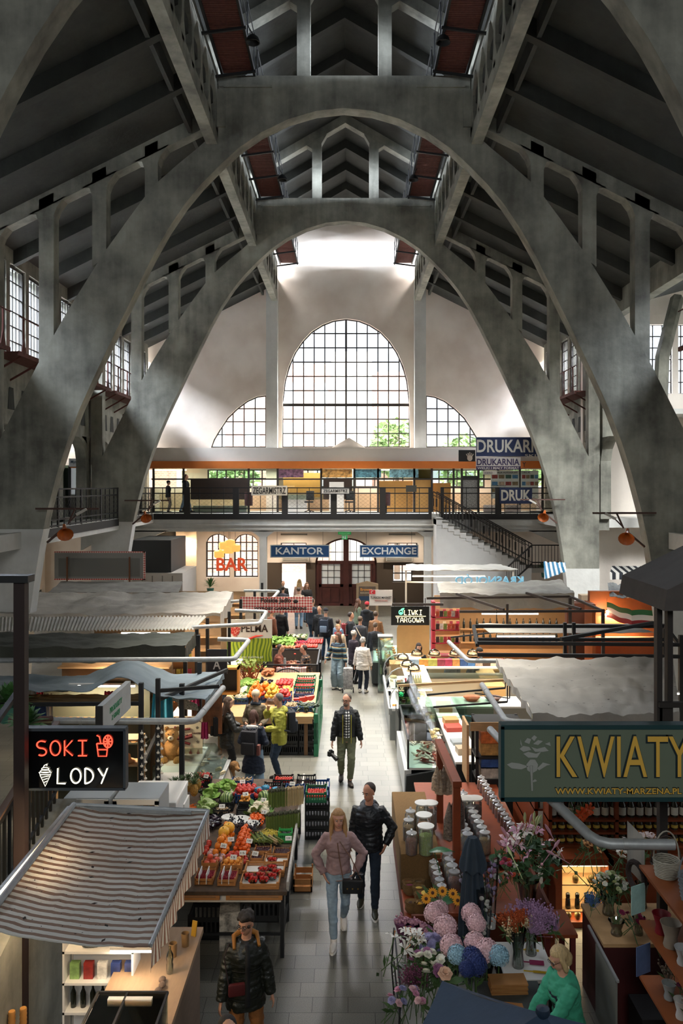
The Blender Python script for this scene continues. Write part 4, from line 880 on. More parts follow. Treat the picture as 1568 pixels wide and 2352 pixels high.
# ================================================================== far gallery, stairs, signs at the end wall
YR = 37.5;GF = 4.82
gb = MB();gb.bx(-9.75,9.6,YR,WALL+.6,4.35,GF);gb.bx(-9.75,9.6,YR+.05,YR+.4,4.0,4.4)
for x in (-3.86,3.62):gb.bx(x-.16,x+.16,YR+.05,YR+.4,0,4.05)
gb.bx(-9.75,9.6,YR-.06,YR+.05,4.28,4.36).bx(-9.75,9.6,YR-.03,YR+.05,4.1,4.16)
for s in (-1,1):gb.prism([(s*8.2,4.05),(s*9.7,4.05),(s*9.7,3.4)],YR+.05,YR+.4)
for x,d in ((-3.7,1),(3.46,-1),(-4.02,-1),(3.78,1)):gb.prism([(x,4.02),(x+d*.35,4.02),(x,3.75)],YR+.05,YR+.4)
struct('gallery_end',gb,WHT)
def railing(name,label,x0,x1,y,z,h=1.2,mesh=True,along='x',pw=2.15,nc=.28):
 t = thing(name,label,'railing',(0,0,0));f = MB();n = MB();L_ = x1-x0
 def B(mb,a,b,w,z0,z1):
  if along == 'x':mb.bx(x0+a,x0+b,y-w/2,y+w/2,z+z0,z+z1)
  else:mb.bx(y-w/2,y+w/2,x0+a,x0+b,z+z0,z+z1)
 for z0,w in ((h-.05,.06),(h-.3,.03),(.22,.03),(.04,.03)):B(f,0,L_,w,z0,z0+.045)
 k = int(L_/.537)
 for i in range(k+1):B(f,i*L_/k-.014,i*L_/k+.014,.028,0,h)
 f.build('rail_frame',IRON,t);m_ = max(1,int(L_/pw))
 for i in range(m_+1):q = MB();B(q,max(0,i*L_/m_-nc/2),min(L_,i*L_/m_+nc/2),.05,-.12,h);q.build('post',M('#1f1c19',.6),t)
 if mesh:
  k = int(L_/.11)
  for i in range(k):
   a,b = i*L_/k,(i+1)*L_/k
   for j in range(8):
    zz = .24+j*.085
    if (i+j) % 2:a_,b_ = b,a
    else:a_,b_ = a,b
    p,q_ = ((x0+a_,y,z+zz),(x0+b_,y,z+zz+.085)) if along == 'x' else ((y,x0+a_,z+zz),(y,x0+b_,z+zz+.085));n.bar(p,q_,.006)
  n.build('wire_mesh',M('#4a4844',.5,.4),t)
 d = MB();B(d,0,L_,.09,-.26,.0);d.build('kick_plate',M('#1d1b1a',.6),t);return t
railing('gallery_railing','long black iron railing with wire mesh along the far gallery, left of the stair',-9.5,3.78,YR-.03,GF)
railing('gallery_railing','short black railing on the far gallery between stair head and concrete arch',4.2,9.4,YR-.03,GF)
railing('gallery_railing','black railing of the left side gallery between the two arches',23.0,31.7,X0-8.72,GF,along='y',nc=.1)
railing('gallery_railing','black railing of the left side gallery near the end wall',32.4,37.2,X0-8.72,GF,along='y',nc=.1)
# shops on the gallery
ORG = M('#c4691f',.6,0,.06,3);DRKF = M('#2a231d',.6);
sf = thing('gallery_shop_front','row of glazed gallery shops under a white roof with an orange band','shop',(0,40,GF))
MB().bx(-9.6,9.5,-.12,.1,2.1,2.45).build('orange_band',ORG,sf);MB().bx(-9.6,9.5,0,1.7,2.45,3.1).build('roof',M('#cfc7bc',.8,0,.04,1),sf)
MB().prism([(-.85,3.1),(.9,3.1),(.05,3.62)],.4,1.6).build('roof_hood',M('#d8cfc4',.8),sf)
g = MB()
for x in (-9.4,-7.95,-4.8,-3.4,-1.3,.3,1.45,3.2,4.05,5.1,5.5,6.3,7.25,8.3,9.4):g.bx(x-.05,x+.05,-.04,.06,0,2.1)
g.bx(-9.5,9.4,-.03,.05,1.55,1.62).build('shop_frame',DRKF,sf)
MB().bx(-9.4,-4.8,0,.01,0,2.1).bx(-4.8,9.4,0,.01,1.6,2.1).bx(-3.4,.3,0,.01,.6,1.55).build('pane',glass('#e6efe9',.08),sf)
for a,b in ((-7.6,-4.85),(-1.2,.2)):
 sh = MB()
 for j in range(20):sh.bx(a,b,-.06+(j % 2)*.015,0,.62+j*.05,.66+j*.05)
 sh.bx(a,b,-.02,.0,.6,1.6);sh.build('roller_shutter',M('#3b2c22',.6,0,.1,6),sf)
for b_ in ((1.5,3.15,.3,.34,0,1.5),(3.25,4.0,.02,.06,0,2.05),(4.1,5.0,.3,.34,0,1.4),(-3.2,-1.35,.9,.95,.7,1.9)):MB().bx(*b_).build('yellow_panel',M('#b98a4a',.7,0,.05,3),sf)
MB().bx(5.55,6.25,.0,.04,.1,1.75).bx(3.3,3.35,.1,.2,0,1).build('speckled_panel',M('#8d8a84',.8,0,.9,26),sf)
MB().bx(-.9,-.2,-.3,.2,0,1.45).bx(-3.0,-2.0,.2,.7,0,.85).bx(-7.5,-4.9,.05,.3,0,.3).build('shop_counter',M('#c8c4bd',.5),sf)
for x,w,c in ((-3.35,1.2,'#7a5566'),(-1.3,1.5,'#b98a4a'),(.3,1.3,'#4f7d8a'),(2.0,1.4,'#7aa7b0')):
 MB().bx(x,x+w,-.04,-.01,1.66,2.06).build('advert_panel',M(c,.5,0,.9,7),sf)
MB().bx(-9.5,9.5,1.75,1.8,0,.9).build('rear_wall',M('#bba58c',.8),sf)
MB().bx(-9.5,-8.0,.3,1.0,2.02,2.06).bx(-1,3,.3,.4,2.02,2.06).build('ceiling_tube',M('#fff3df',.5,emit=6),sf)
for i,(x,lb) in enumerate(((-2.25,'swivel chair seen behind the white shop counter'),(-.35,'black office chair beside the watchmaker sign'))):
 c = thing('office_chair',lb,'chair',(x+.4,39.2,GF));MB().box((0,0,.5),(.42,.42,.07)).build('seat',IRON,c,True,.02);MB().box((.05,.2,.8),(.38,.05,.45),(-.2,0,0)).build('backrest',IRON,c,True,.02)
 q = MB().cyl((0,0,.1),.025,.38)
 for j in range(5):q.bar((0,0,.1),(math.cos(j*1.256)*.25,math.sin(j*1.256)*.25,.03),.035)
 q.build('base',IRON,c)
for x,lb in ((-4.55,'dark red litter bin left of the watchmaker banner'),(1.75,'dark red litter bin right of the small watchmaker sign')):
 c = thing('litter_bin',lb,'bin',(x,37.9,GF));MB().cyl((0,0,.35),.19,.62,14).build('bin_body',M('#3a1714',.6),c,True);MB().cyl((0,0,0),.03,.4).build('post',IRON,c)
# flat signs helper: board facing the viewer
NAVY = M('#1c2c55',.6);
def board(name,label,x,y,z,w,h,col,t=.05,cat='sign',edge=None,rz=0):
 o = thing(name,label,cat,(x,y,z),rz);MB().bx(0,w,0,t,0,h).build('panel',col if not isinstance(col,str) else M(col,.55,0,.04,2),o)
 if edge:
  e = MB().bx(-.01,w+.01,-.012,.01,-.01,.03).bx(-.01,w+.01,-.012,.01,h-.03,h+.01).bx(-.01,.03,-.012,.01,0,h).bx(w-.03,w+.01,-.012,.01,0,h);e.build('edge',M(edge,.6),o)
 return o
def T(s,o,x,z,w,h,col,bold=.0,y=-.004,emit=0,ext=.006,name='lettering'):
 return text(s,1,M(col,.5,emit=emit) if isinstance(col,str) else col,o,(x,y,z),ext=ext,bold=bold,fit=(w,h),name=name)
p = at(1093,1048,37.3);o = board('printing_sign','large navy sign over the gallery reading DRUKARNIA in pale letters',p.x,37.3,p.z,3.6,.86,NAVY);T('DRUKARNIA',o,.03,.17,3.5,.58,'#d8d2c6',.02);T('SKLEP',o,2.2,-.03,1,.12,'#d8d2c6',.01)
p = at(1093,1079,37.2);o = board('printing_sign','smaller purple sign reading DRUKARNIA below the large navy one',p.x,37.2,p.z,2.0,.56,'#cfc8c2');T('DRUKARNIA',o,.03,.2,1.92,.3,'#3a2b55',.025)
MB().bx(0,2,-.006,0,0,.16).build('stripe',M('#3a2b55',.6),o);T('WIELKI I MAŁY FORMAT',o,.05,.03,1.88,.1,'#e8e2d8',.01,y=-.012)
p = at(1053,1060,37.35);o = board('hand_poster','small dark poster with a raised pale hand beside the printing signs',p.x,37.35,p.z,.75,.52,'#1d1a19');q = MB();q.ball((.5,-.01,.15),(.12,.012,.13))
for i in range(5):q.tube([(.42+i*.04,-.01,.2),(.34+i*.08,-.01,.42-abs(i-2)*.04)],.018)
q.build('hand',M('#cbb9a8',.7),o)
p = at(1194,1075,37.4);o = board('orange_sign','orange strip sign with a dark letter Y right of the purple sign',p.x,37.4,p.z,1.1,.32,ORG);T('Y',o,.1,.05,.16,.22,'#2a1a10',.01)
p = at(1147,1157,YR-.12);o = board('printing_sign','navy banner reading DRUK hung on the gallery railing',p.x,YR-.12,p.z,1.47,.73,NAVY,.03);T('DRUK',o,.07,.13,1.33,.5,'#ddd7ca',.03)
p = at(577,1138,YR-.12);o = board('watchmaker_sign','larger pale banner reading ZEGARMISTRZ on the gallery railing',p.x,YR-.12,p.z,1.62,.44,'#cdc2ae',.03);T('ZEGARMISTRZ',o,.06,.07,1.5,.3,'#1c1815',.012)
p = at(737,1135,YR-.12);o = board('watchmaker_sign','smaller white plate reading ZEGARMISTRZ at the middle of the railing',p.x,YR-.12,p.z,1.3,.29,'#d5d2cb',.03,edge='#2a2a2a');T('ZEGARMISTRZ',o,.1,.08,1.1,.13,'#151515',.012)
p = at(932,1130,YR-.12);o = board('notice_plate','dark notice plate on the railing left of the stair head',p.x,YR-.12,p.z,.48,.3,'#3b3a33',.03)
p = at(1092,1090,39.6);o = board('shop_label','small pale label reading KSERO below the purple sign',p.x,37.3,p.z-.03,.6,.16,'#cfc9bf');T('KSERO',o,.05,.04,.35,.08,'#333',.004)
for nm,x0,y0,x1,y1,lb,hd in (('photo_poster',1127,1145,1192,1081,'white poster of photo prints headed WYDRUK FOTOGRAFII in the printing shop window','WYDRUK FOTOGRAFII'),('price_poster',1196,1145,1236,1081,'poster headed DRUK with rows of small text right of the photo poster','DRUK')):
 p = at(x0,y0,39.8);q_ = at(x1,y1,39.8);w,h = q_.x-p.x,q_.z-p.z;o = board(nm,lb,p.x,39.8,p.z,w,h,'#c9cfc4');T(hd,o,.04,h-.14,w*.9 if hd[0] == 'W' else w*.5,.09,'#2d3a33',.005)
 for i in range(4):
  for j in range(3 if hd[0] == 'W' else 2):MB().bx(.05+i*w*.24,.05+i*w*.24+w*.2,-.008,0,h-.38-j*.33,h-.2-j*.33).build('picture',M(['#8a3a34','#4a7a9a','#7a6a4a','#b9a58a','#3a5a4a'][(i*2+j) % 5],.6,0,.5,8),o)
 if hd[0] == 'W':T('FOTOMONTAŻE',o,.04,h-.75,w*.5,.07,'#2d3a33',.003)
for i,(a,lb) in enumerate(((1110,'slanted white notice under the photo poster'),(1160,'white notice with small print under the navy banner'))):
 p = at(a,1176,39.7);o = board('shop_notice',lb,p.x,39.7,p.z,.75,.34,'#d9cfc6');T('WIZYTÓWKI',o,.05,.12,.6,.09,'#8a2a2a',.003)
# stair down from the gallery on the right
st = thing('staircase','stair with dark steps and a white flank wall descending from the gallery','stairs',(0,0,0));fl = MB();tr_ = MB();n = 16;sx0,sx1,sz0,sz1 = 3.85,8.0,GF,2.55
for i in range(n):
 xa = sx0+(sx1-sx0)*i/n;xb = sx0+(sx1-sx0)*(i+1)/n;z = sz0-(sz0-sz1)*(i+1)/n;tr_.bx(xa,xb+.03,YR-1.5,YR+.0,z-.05,z);fl.bx(xa,xb,YR-1.45,YR-.05,z-.3,z-.05)
tr_.build('steps',M('#6a6862',.8),st);fl.prism([(sx0,sz0-.2),(sx1,sz1-.2),(sx1,0),(sx0,0)],YR-1.4,YR-.1).build('flank_wall',M('#cfcdc9',.8,0,.04,2),st)
MB().bx(sx1,sx1+1.7,YR-1.5,YR+.1,2.3,2.5).build('landing',M('#8a8780',.8),st)
f2 = MB();sl = (sz1-sz0)/(sx1-sx0)
for yy in (YR-1.48,YR-.1):
 for dz,r in ((1.0,.035),(.85,.02),(.2,.02)):f2.bar((sx0,yy,sz0+dz),(sx1,yy,sz1+dz),r*1.4)
 for i in range(30):
  x = sx0+(sx1-sx0)*i/29;z = sz0+sl*(x-sx0);f2.bx(x-.012,x+.012,yy-.012,yy+.012,z,z+1.0)
  if i % 4 == 0:f2.bx(x-.035,x+.035,yy-.02,yy+.02,z+.35,z+.7)
for a,b in (((sx1,YR-1.5,3.5),(9.7,YR-1.5,3.5)),((sx1,YR-1.5,2.75),(9.7,YR-1.5,2.75)),((8.0,YR-1.5,3.5),(6.6,YR-2.8,2.6)),((8.0,YR-1.5,2.7),(6.6,YR-2.8,1.8))):f2.bar(a,b,.05)
for i in range(13):f2.bx(8.0+i*.14,8.02+i*.14,YR-1.51,YR-1.49,2.5,3.5);f2.bar((8-i*.11,YR-1.5-i*.1,2.7-i*.07),(8-i*.11,YR-1.5-i*.1,3.5-i*.07),.02)
f2.build('iron_railing',M('#221c18',.5,.3),st)
# hanging currency exchange signs
BLU = M('#1c4f80',.5)
for s_,x0,x1,lb in (('KANTOR',621,756,'blue hanging sign reading KANTOR left of the main door'),('EXCHANGE',826,960,'blue hanging sign reading EXCHANGE right of the main door')):
 p = at(x0,1280,38.2);q_ = at(x1,1252,38.2);o = board('exchange_sign',lb,p.x,38.2,p.z,q_.x-p.x,q_.z-p.z,BLU,.08,edge='#a9b9c4');w = q_.x-p.x
 T(s_,o,.24 if s_[0] == 'K' else .1,.13,w-(.5 if s_[0] == 'K' else .18),.33,'#eef0ee',.018)
 q = MB()
 for x in (.3,w-.3):q.tube([(x,.04,.55),(x,.04,1.2)],.008,5)
 q.build('hanger',IRON,o)
p = at(776,1228,38.0);o = board('exit_sign','green emergency exit sign hung above the main door',p.x,38.0,p.z,.6,.26,M('#1f7a3a',.5,emit=.3));T('WYJŚCIE',o,.08,.14,.44,.08,'#e8f4e8',.004);T('EWAKUACYJNE',o,.06,.04,.48,.05,'#e8f4e8',.002)
q = MB();q.bx(.17,.43,0,.03,-.22,-.02);q.build('pictogram_plate',M('#2a8a4a',.5,emit=.3),o);MB().bx(.2,.27,-.01,0,-.17,-.06).bx(.3,.36,-.01,0,-.2,-.05).ball((.33,-.005,-.05),.02).build('pictogram',M('#eef6ee',.5),o)
for x,lb in ((-3.3,'grey air curtain box above the side doorway'),(1.9,'grey air curtain box above the small right window')):
 o = thing('air_curtain',lb,'appliance',(x,WALL+.2,2.28));MB().bx(0,1.35,0,.3,0,.28).build('housing',M('#a9a59c',.5),o,False,.02);MB().bx(.05,1.3,-.01,0,.05,.09).bx(.05,1.3,-.01,0,.13,.16).build('grille',M('#55524c',.6),o)
o = thing('pipe_lamp','thin tube lamp above the KANTOR sign','lamp',(-3.3,40.6,3.7));MB().tube([(0,0,0),(1.3,0,0)],.04).build('tube',M('#8a867c',.5),o)
o = thing('pipe_lamp','thin tube lamp above the EXCHANGE sign','lamp',(2.0,40.6,3.7));MB().tube([(0,0,0),(1.3,0,0)],.04).build('tube',M('#8a867c',.5),o)
p = at(818,1392,38.5);o = thing('advert_stand','brown arched advertising stand right of the main door','sign',(p.x,38.5,0));MB().prism([(0,.1),(1.02,.1),(1.02,1.5),(.5,1.62),(0,1.5)],0,.3).build('cabinet',M('#9a7f5e',.7),o);MB().bx(.12,.9,-.02,0,.3,1.4).build('poster',M('#5f4d3c',.7,0,.3,5),o)
text('Browar',.18,M('#d98f3a',.6),o,(.18,-.03,1.2),ext=.004,bold=.003);text('BEZALKOHOLOWY',.07,M('#e0c8a0',.6),o,(.18,-.03,1.08),ext=.004);MB().bx(.12,.9,-.03,-.02,.75,.95).build('stripe',M('#22384e',.7),o)
for x,y,z,w_,e in ((-2.6,40.6,3.6,1.3,30),(2.7,40.6,3.6,1.3,30),(-6,39.6,3.8,3,40),(-4,40.6,GF+2.0,6,60),(4,40.6,GF+2.0,6,60)):      # area lights added to brighten the shops and the space under the gallery
 l = bpy.data.lights.new('added_fill','AREA');l.shape = 'RECTANGLE';l.size = w_;l.size_y = .15;l.energy = e;l.color = (1,.86,.68);lo = bpy.data.objects.new('added_fill',l);SC.collection.objects.link(lo);lo.location = (x,y,z)
# bar corner on the left
bl = thing('bar_sign','orange red letters spelling BAR in front of the left arched windows','sign',at(497,1311,38.4));text('BAR',1,M('#d4502c',.6,emit=.25),bl,(0,0,0),ext=.05,bold=.02,fit=(1.45,.6));MB().bx(-.1,1.6,.06,.09,.25,.28).build('bracket',IRON,bl)
lamp0 = None
for i,(px,py) in enumerate(((503,1272),(525,1262),(514,1253),(540,1258),(528,1248))):
 c = at(px,py,38.9);t = thing('pendant_lamp',['lowest amber lamp of the cluster above the BAR letters','middle amber lamp of the cluster above the BAR letters','upper left amber lamp above the BAR letters','right amber lamp of the cluster above the BAR letters','topmost amber lamp above the BAR letters'][i],'lamp',c)
 MB().lathe([(.2,-.18),(.24,-.1),(.24,.12),(.12,.18)],(0,0,0),12).build('lamp_shade',M('#e0a050',.5,emit=.55),t,True);MB().tube([(0,0,.18),(0,0,1.3-.1*i)],.008,5).build('cord',IRON,t);MB().ball((0,0,-.05),.05).build('bulb',M('#fff0d0',.4,emit=2.5),t,True)
wl = thing('bar_wall','cream partition beside the bar windows with two wall lamps','wall',(0,40.4,0));MB().bx(-8.4,-7.4,0,.15,0,3.95).build('panel',CREAM,wl);MB().bx(-10,-8.4,.1,.2,0,3.95).build('dark_panel',M('#26231f',.7),wl)
for i,x in enumerate((-8.05,-7.6)):
 t = thing('wall_lamp',['left warm wall lamp on the cream partition by the bar','right warm wall lamp on the cream partition by the bar'][i],'lamp',(x,40.3,3.35));MB().lathe([(.03,.08),(.1,0),(.09,-.01)],(0,0,0),10).build('lamp_shade',M('#d8d0c0',.5),t,True);MB().ball((0,0,-.02),.035).build('bulb',M('#ffe2b0',.4,emit=30),t)
 l = bpy.data.lights.new('wall_lamp_light','POINT');l.energy = 60;l.color = (1,.75,.5);l.shadow_soft_size = .05;lo = bpy.data.objects.new('wall_lamp_light',l);SC.collection.objects.link(lo);lo.location = (x,40.25,3.25)
rm = thing('market_room','white-walled kiosk box with dark upper panel behind the left arch foot','kiosk',(0,33,0));MB().bx(-8.6,-6.6,0,3,0,2.6).build('box',M('#bdb5aa',.8,0,.05,2),rm);MB().bx(-8.7,-7.1,.2,3.2,2.6,3.9).build('upper_panel',M('#2a2b2a',.6),rm)
for a,b in ((-8.2,-8.2),(-7.8,-7.8),(-7.4,-7.4),(-7.0,-7.0)):MB().bx(a-.02,a+.02,-.02,0,0,2.5).build('joint',M('#7d776c',.8),rm)
# public address horns
def horn(px,py,Y,s,lb):
 c = at(px,py,Y);t = thing('horn_loudspeaker',lb,'loudspeaker',c);MB().lathe([(.04,-.12),(.05,0),(.09,.16),(.2,.3),(.21,.31),(.08,.17),(.03,.02)],(0,0,0),14).build('horn',M('#b05a1c',.45,0,.2,8),t,True).rotation_euler = (PI*.72,s*.55,0)
 MB().bar((0,0,0),(s*.45,.1,-.35) if False else (s*.5,.12,-.4),.05).bar((-s*.1,0,.12),(-s*.4,0,.42),.03).bar((-s*.9,.05,.5),(s*.8,.1,.5),.05).bar((-s*.1,0,.1),(-s*.28,0,.5),.04).build('bracket',M('#4a2f24',.6),t)
 MB().box((-s*.45,0,.42),(.3,.1,.06),(0,s*.5,0)).build('floodlight',M('#b9b5ac',.5),t)
horn(148,1212,21.9,-1,'orange horn loudspeaker on the nearer left arch');horn(333,1180,31.3,-1,'orange horn loudspeaker on the further left arch')
horn(1250,1178,31.3,1,'orange horn loudspeaker on the further right arch');horn(1440,1222,21.9,1,'orange horn loudspeaker on the nearer right arch')
# small signs on the left gallery
p = at(158,1072,33.5);o = board('gallery_sign','white sign reading Mystica on the left side gallery',p.x,33.5,p.z,.62,.33,'#c9ccd0');T('Mystica',o,.08,.1,.45,.16,'#4a5a70',.004)
MB().bx(0,3,.05,.1,-.05,.3).build('orange_band',ORG,o)
o = thing('gallery_cabinet','dark glazed shop cabinet on the left side gallery','shop',(0,33.6,GF));MB().bx(-12.6,-10.0,0,.1,0,2.1).build('glazing',glass('#a9b8ae',.15),o);q = MB()
for x in (-12.6,-11.9,-11.3,-10.7,-10.1):q.bx(x-.04,x+.04,-.05,.05,0,2.1)
q.build('frame',IRON,o);MB().bx(-12.6,-10,.6,.65,0,2).build('back_panel',M('#6b6a60',.7),o)
# ================================================================== stalls: covers, frames, counters
def cloth(col,var=.08,trans=0,rough=.75,st=None):
 m = bpy.data.materials.new('awning_cloth');m.use_nodes = True;N,L,P = nodes(m);P.inputs['Roughness'].default_value = rough
 tc = N.new('ShaderNodeTexCoord');n1 = N.new('ShaderNodeTexNoise');n1.inputs['Scale'].default_value = 1.5;n1.inputs['Detail'].default_value = 8;L.new(tc.outputs['Object'],n1.inputs[0])
 cr = N.new('ShaderNodeValToRGB');c = lin(col);cr.color_ramp.elements[0].position = .35;cr.color_ramp.elements[1].position = .65
 cr.color_ramp.elements[0].color = (*[x*(1-var*2) for x in c],1);cr.color_ramp.elements[1].color = (*[min(1,x*(1+var)) for x in c],1);L.new(n1.outputs[0],cr.inputs[0]);out = cr.outputs[0]
 if st:      # stripes across Y
  s = N.new('ShaderNodeSeparateXYZ');L.new(tc.outputs['Object'],s.inputs[0]);fr = math_(N,L,'FRACT',math_(N,L,'DIVIDE',s.outputs[1],st[1]));lt = math_(N,L,'LESS_THAN',fr,.46)
  mx = N.new('ShaderNodeMixRGB');L.new(lt,mx.inputs[0]);L.new(out,mx.inputs[1]);mx.inputs[2].default_value = (*lin(st[0]),1);out = mx.outputs[0]
 L.new(out,P.inputs['Base Color']);b = N.new('ShaderNodeBump');b.inputs['Strength'].default_value = .3;n2 = N.new('ShaderNodeTexNoise');n2.inputs['Scale'].default_value = 14;n2.inputs['Detail'].default_value = 6
 L.new(tc.outputs['Object'],n2.inputs[0]);b.inputs['Distance'].default_value = .03;L.new(n2.outputs[0],b.inputs['Height']);L.new(b.outputs[0],P.inputs['Normal'])
 if trans:
  t = N.new('ShaderNodeBsdfTranslucent');L.new(out,t.inputs[0]);mx = N.new('ShaderNodeMixShader');mx.inputs[0].default_value = trans;o = N['Material Output']
  L.new(P.outputs[0],mx.inputs[1]);L.new(t.outputs[0],mx.inputs[2]);L.new(mx.outputs[0],o.inputs[0])
 return m
def tarp(name,label,bl,br,fr,fl,mat,sag=.06,wr=.02,folds=0,val=None,nu=60,nv=24,ribs=0,thick=.012,seed=0,hump=0):
 t = thing(name,label,'awning',(0,0,0));bl,br,fr,fl = map(V,(bl,br,fr,fl))
 def fn(u,v):
  p = (bl*(1-u)+br*u)*(1-v)+(fl*(1-u)+fr*u)*v
  z = -sag*4*u*(1-u)*.5-sag*4*v*(1-v)*.5;n_ = NZ.noise(V((u*7+seed,v*4,seed)))*wr+NZ.noise(V((u*22+seed,v*9,3)))*wr*.5
  if folds:z += math.cos(v*folds*2*PI)*.025+abs(math.sin(u*PI*3+seed))*.02
  if ribs:z += math.sin(u*ribs*2*PI)*.022
  if hump:z += hump*math.exp(-((u-.62)/.12)**2)
  return p+V((0,0,z+n_))
 MB().grid(fn,nu,nv,thick).build('cover',mat,t,True)
 for e,d,m_ in (val or ()):
  q = MB();g_ = {'f':lambda u:fn(u,1),'r':lambda u:fn(1,u),'l':lambda u:fn(0,u),'b':lambda u:fn(u,0)}[e];o_ = {'f':V((0,-1,0)),'r':V((1,0,0)),'l':V((-1,0,0)),'b':V((0,1,0))}[e]
  q.grid(lambda u,v:g_(u)+V((0,0,-d*v*(1+.03*math.sin(u*26))))+o_*(.01+.02*math.sin(u*50)*v),70,5);q.build('valance',m_ or mat,t,True)
 return t
GREY = cloth('#9c988f',.1,.15);LGREY = cloth('#bfb9ad',.08,.2);DGRN = cloth('#3c3f36',.12);BLG = cloth('#7d898e',.1,.15);STR = cloth('#cfcdc4',.05,.3,st=('#8d7464',.082));WHITEC = cloth('#c9c6bd',.06,.2)
STEEL = M('#a4a5a2',.45,.6,.08,6);GALV = M('#9fa19f',.5,.4,.15,9);BLK = M('#1b1c1d',.5);WOODL = M('#b08a5e',.6,0,.15,5,.1,stretch=(1,1,8));WOODR = M('#7e3818',.45,0,.14,6,stretch=(1,6,1));WHT2 = M('#dcd9d2',.5)
def duct(label,pts,r=.055,Y=None,mat=None):
 P3 = [at(*p) for p in pts];q = MB();out = [P3[0]]
 for i in range(1,len(P3)-1):
  a,b,c = P3[i-1],P3[i],P3[i+1];d1 = (a-b).normalized()*.12;d2 = (c-b).normalized()*.12
  out += [b+d1,b+d1*.3+d2*.3,b+d2]
 out.append(P3[-1]);q.tube(out,r,12);t = thing('duct',label,'duct');q.build('pipe',mat or GALV,t,True)
 for a,b in zip(out,out[1:]):
  if (b-a).length > .6:m_ = a+(b-a)*.2;MB().tube([m_,m_+(b-a).normalized()*.04],r*1.12,12).build('clamp',STEEL,t,True)
 return t
def lamp_tube(label,p,l,ax='x',power=18,col=(1,.86,.68),emit=5):
 t = thing('tube_lamp',label,'lamp',p);d = (l/2,0,0) if ax == 'x' else (0,l/2,0);MB().tube([(-d[0],-d[1],0),d],.018,8).build('tube',M((1,.9,.76),.4,emit=emit),t,True)
 MB().bar((-d[0],-d[1],.035),(d[0],d[1],.035),.05,.03).build('housing',WHT2,t)
 if power:
  li = bpy.data.lights.new('tube_light','AREA');li.shape = 'RECTANGLE';li.size = l if ax == 'x' else .1;li.size_y = .1 if ax == 'x' else l;li.energy = power*LP;li.color = col
  o = bpy.data.objects.new('tube_light',li);SC.collection.objects.link(o);o.location = V(p)-V((0,0,.03))
 return t
LP = 2.4
def bulb(label,p,power=6,cord=.4,emit=40):
 t = thing('bulb_lamp',label,'lamp',p);MB().ball((0,0,0),.035,10,7).build('bulb',M((1,.8,.5),.4,emit=emit),t,True);MB().cyl((0,0,.03),.018,.05).tube([(0,0,.05),(0,0,cord)],.004,4).build('socket',BLK,t)
 li = bpy.data.lights.new('bulb_light','POINT');li.energy = power*LP;li.color = (1,.74,.45);li.shadow_soft_size = .05;o = bpy.data.objects.new('bulb_light',li);SC.collection.objects.link(o);o.location = V(p)-V((0,0,.06))
def posts(name,label,pts,z1,w=.06,mat=None,rails=()):
 t = thing(name,label,'frame');
 for x,y in pts:MB().bx(x-w/2,x+w/2,y-w/2,y+w/2,0,z1).build('post',mat or BLK,t)
 for a,b in rails:MB().bar(a,b,w*.8).build('beam',mat or BLK,t)
 return t
# ---- left row
t = tarp('striped_awning','large brown and white striped awning over the juice stall in the foreground',at(170,1848,8.6),at(478,1862,8.6),at(345,2172,6.65),at(-45,2128,6.6),STR,.1,.012,nu=40,nv=24,
   val=(('r',.22,cloth('#cfcdc4',.05,.3,st=('#8a6454',.05))),))
a,b = at(478,1862,8.6),at(345,2172,6.65);MB().tube([a,b],.02,8).tube([at(170,1848,8.6),a],.02,8).tube([at(170,1848,8.6),at(-45,2128,6.6)],.03,8).build('edge_pipe',GALV,t,True)
lf = MB()
for _ in range(130):
 u,v = R.random(),R.random();p = (at(170,1848,8.6)*(1-u)+at(478,1862,8.6)*u)*(1-v)+(at(-45,2128,6.6)*(1-u)+at(345,2172,6.65)*u)*v-V((0,0,.1*2*(u*(1-u)+v*(1-v))-.03));s = R.choice((.006,.008,.01,.01,.03));a_ = R.uniform(0,6)
 lf.add([p+V((math.cos(a_+k*1.57)*s*(1 if k % 2 else .5),math.sin(a_+k*1.57)*s*(1 if k % 2 else .5),.004)) for k in range(4)],[(0,1,2,3)])
solo('leaf_litter','dark specks and dead leaves scattered on the striped awning','litter',lf,M('#2c241c',.9),kind='stuff')
for i,(px,py) in enumerate(((128,1945),(118,1968),(100,1996),(80,2020))):
 p = at(px,py,7.9-.18*i);bulb('warm bulb under the striped awning, %s of four in a slanting row' % ['uppermost','second from the top','third from the top','lowest'][i],p-V((0,0,.12)),2,.12)
def sloped_posts():pass
posts('awning_frame','steel frame carrying the striped awning',[(-2.9,8.6),(-3.0,6.7)],2.75,.045,GALV,[((-1.62,8.55,2.72),(-2.9,8.6,2.75)),((-2.9,8.6,2.75),(-3.0,6.7,2.6))])
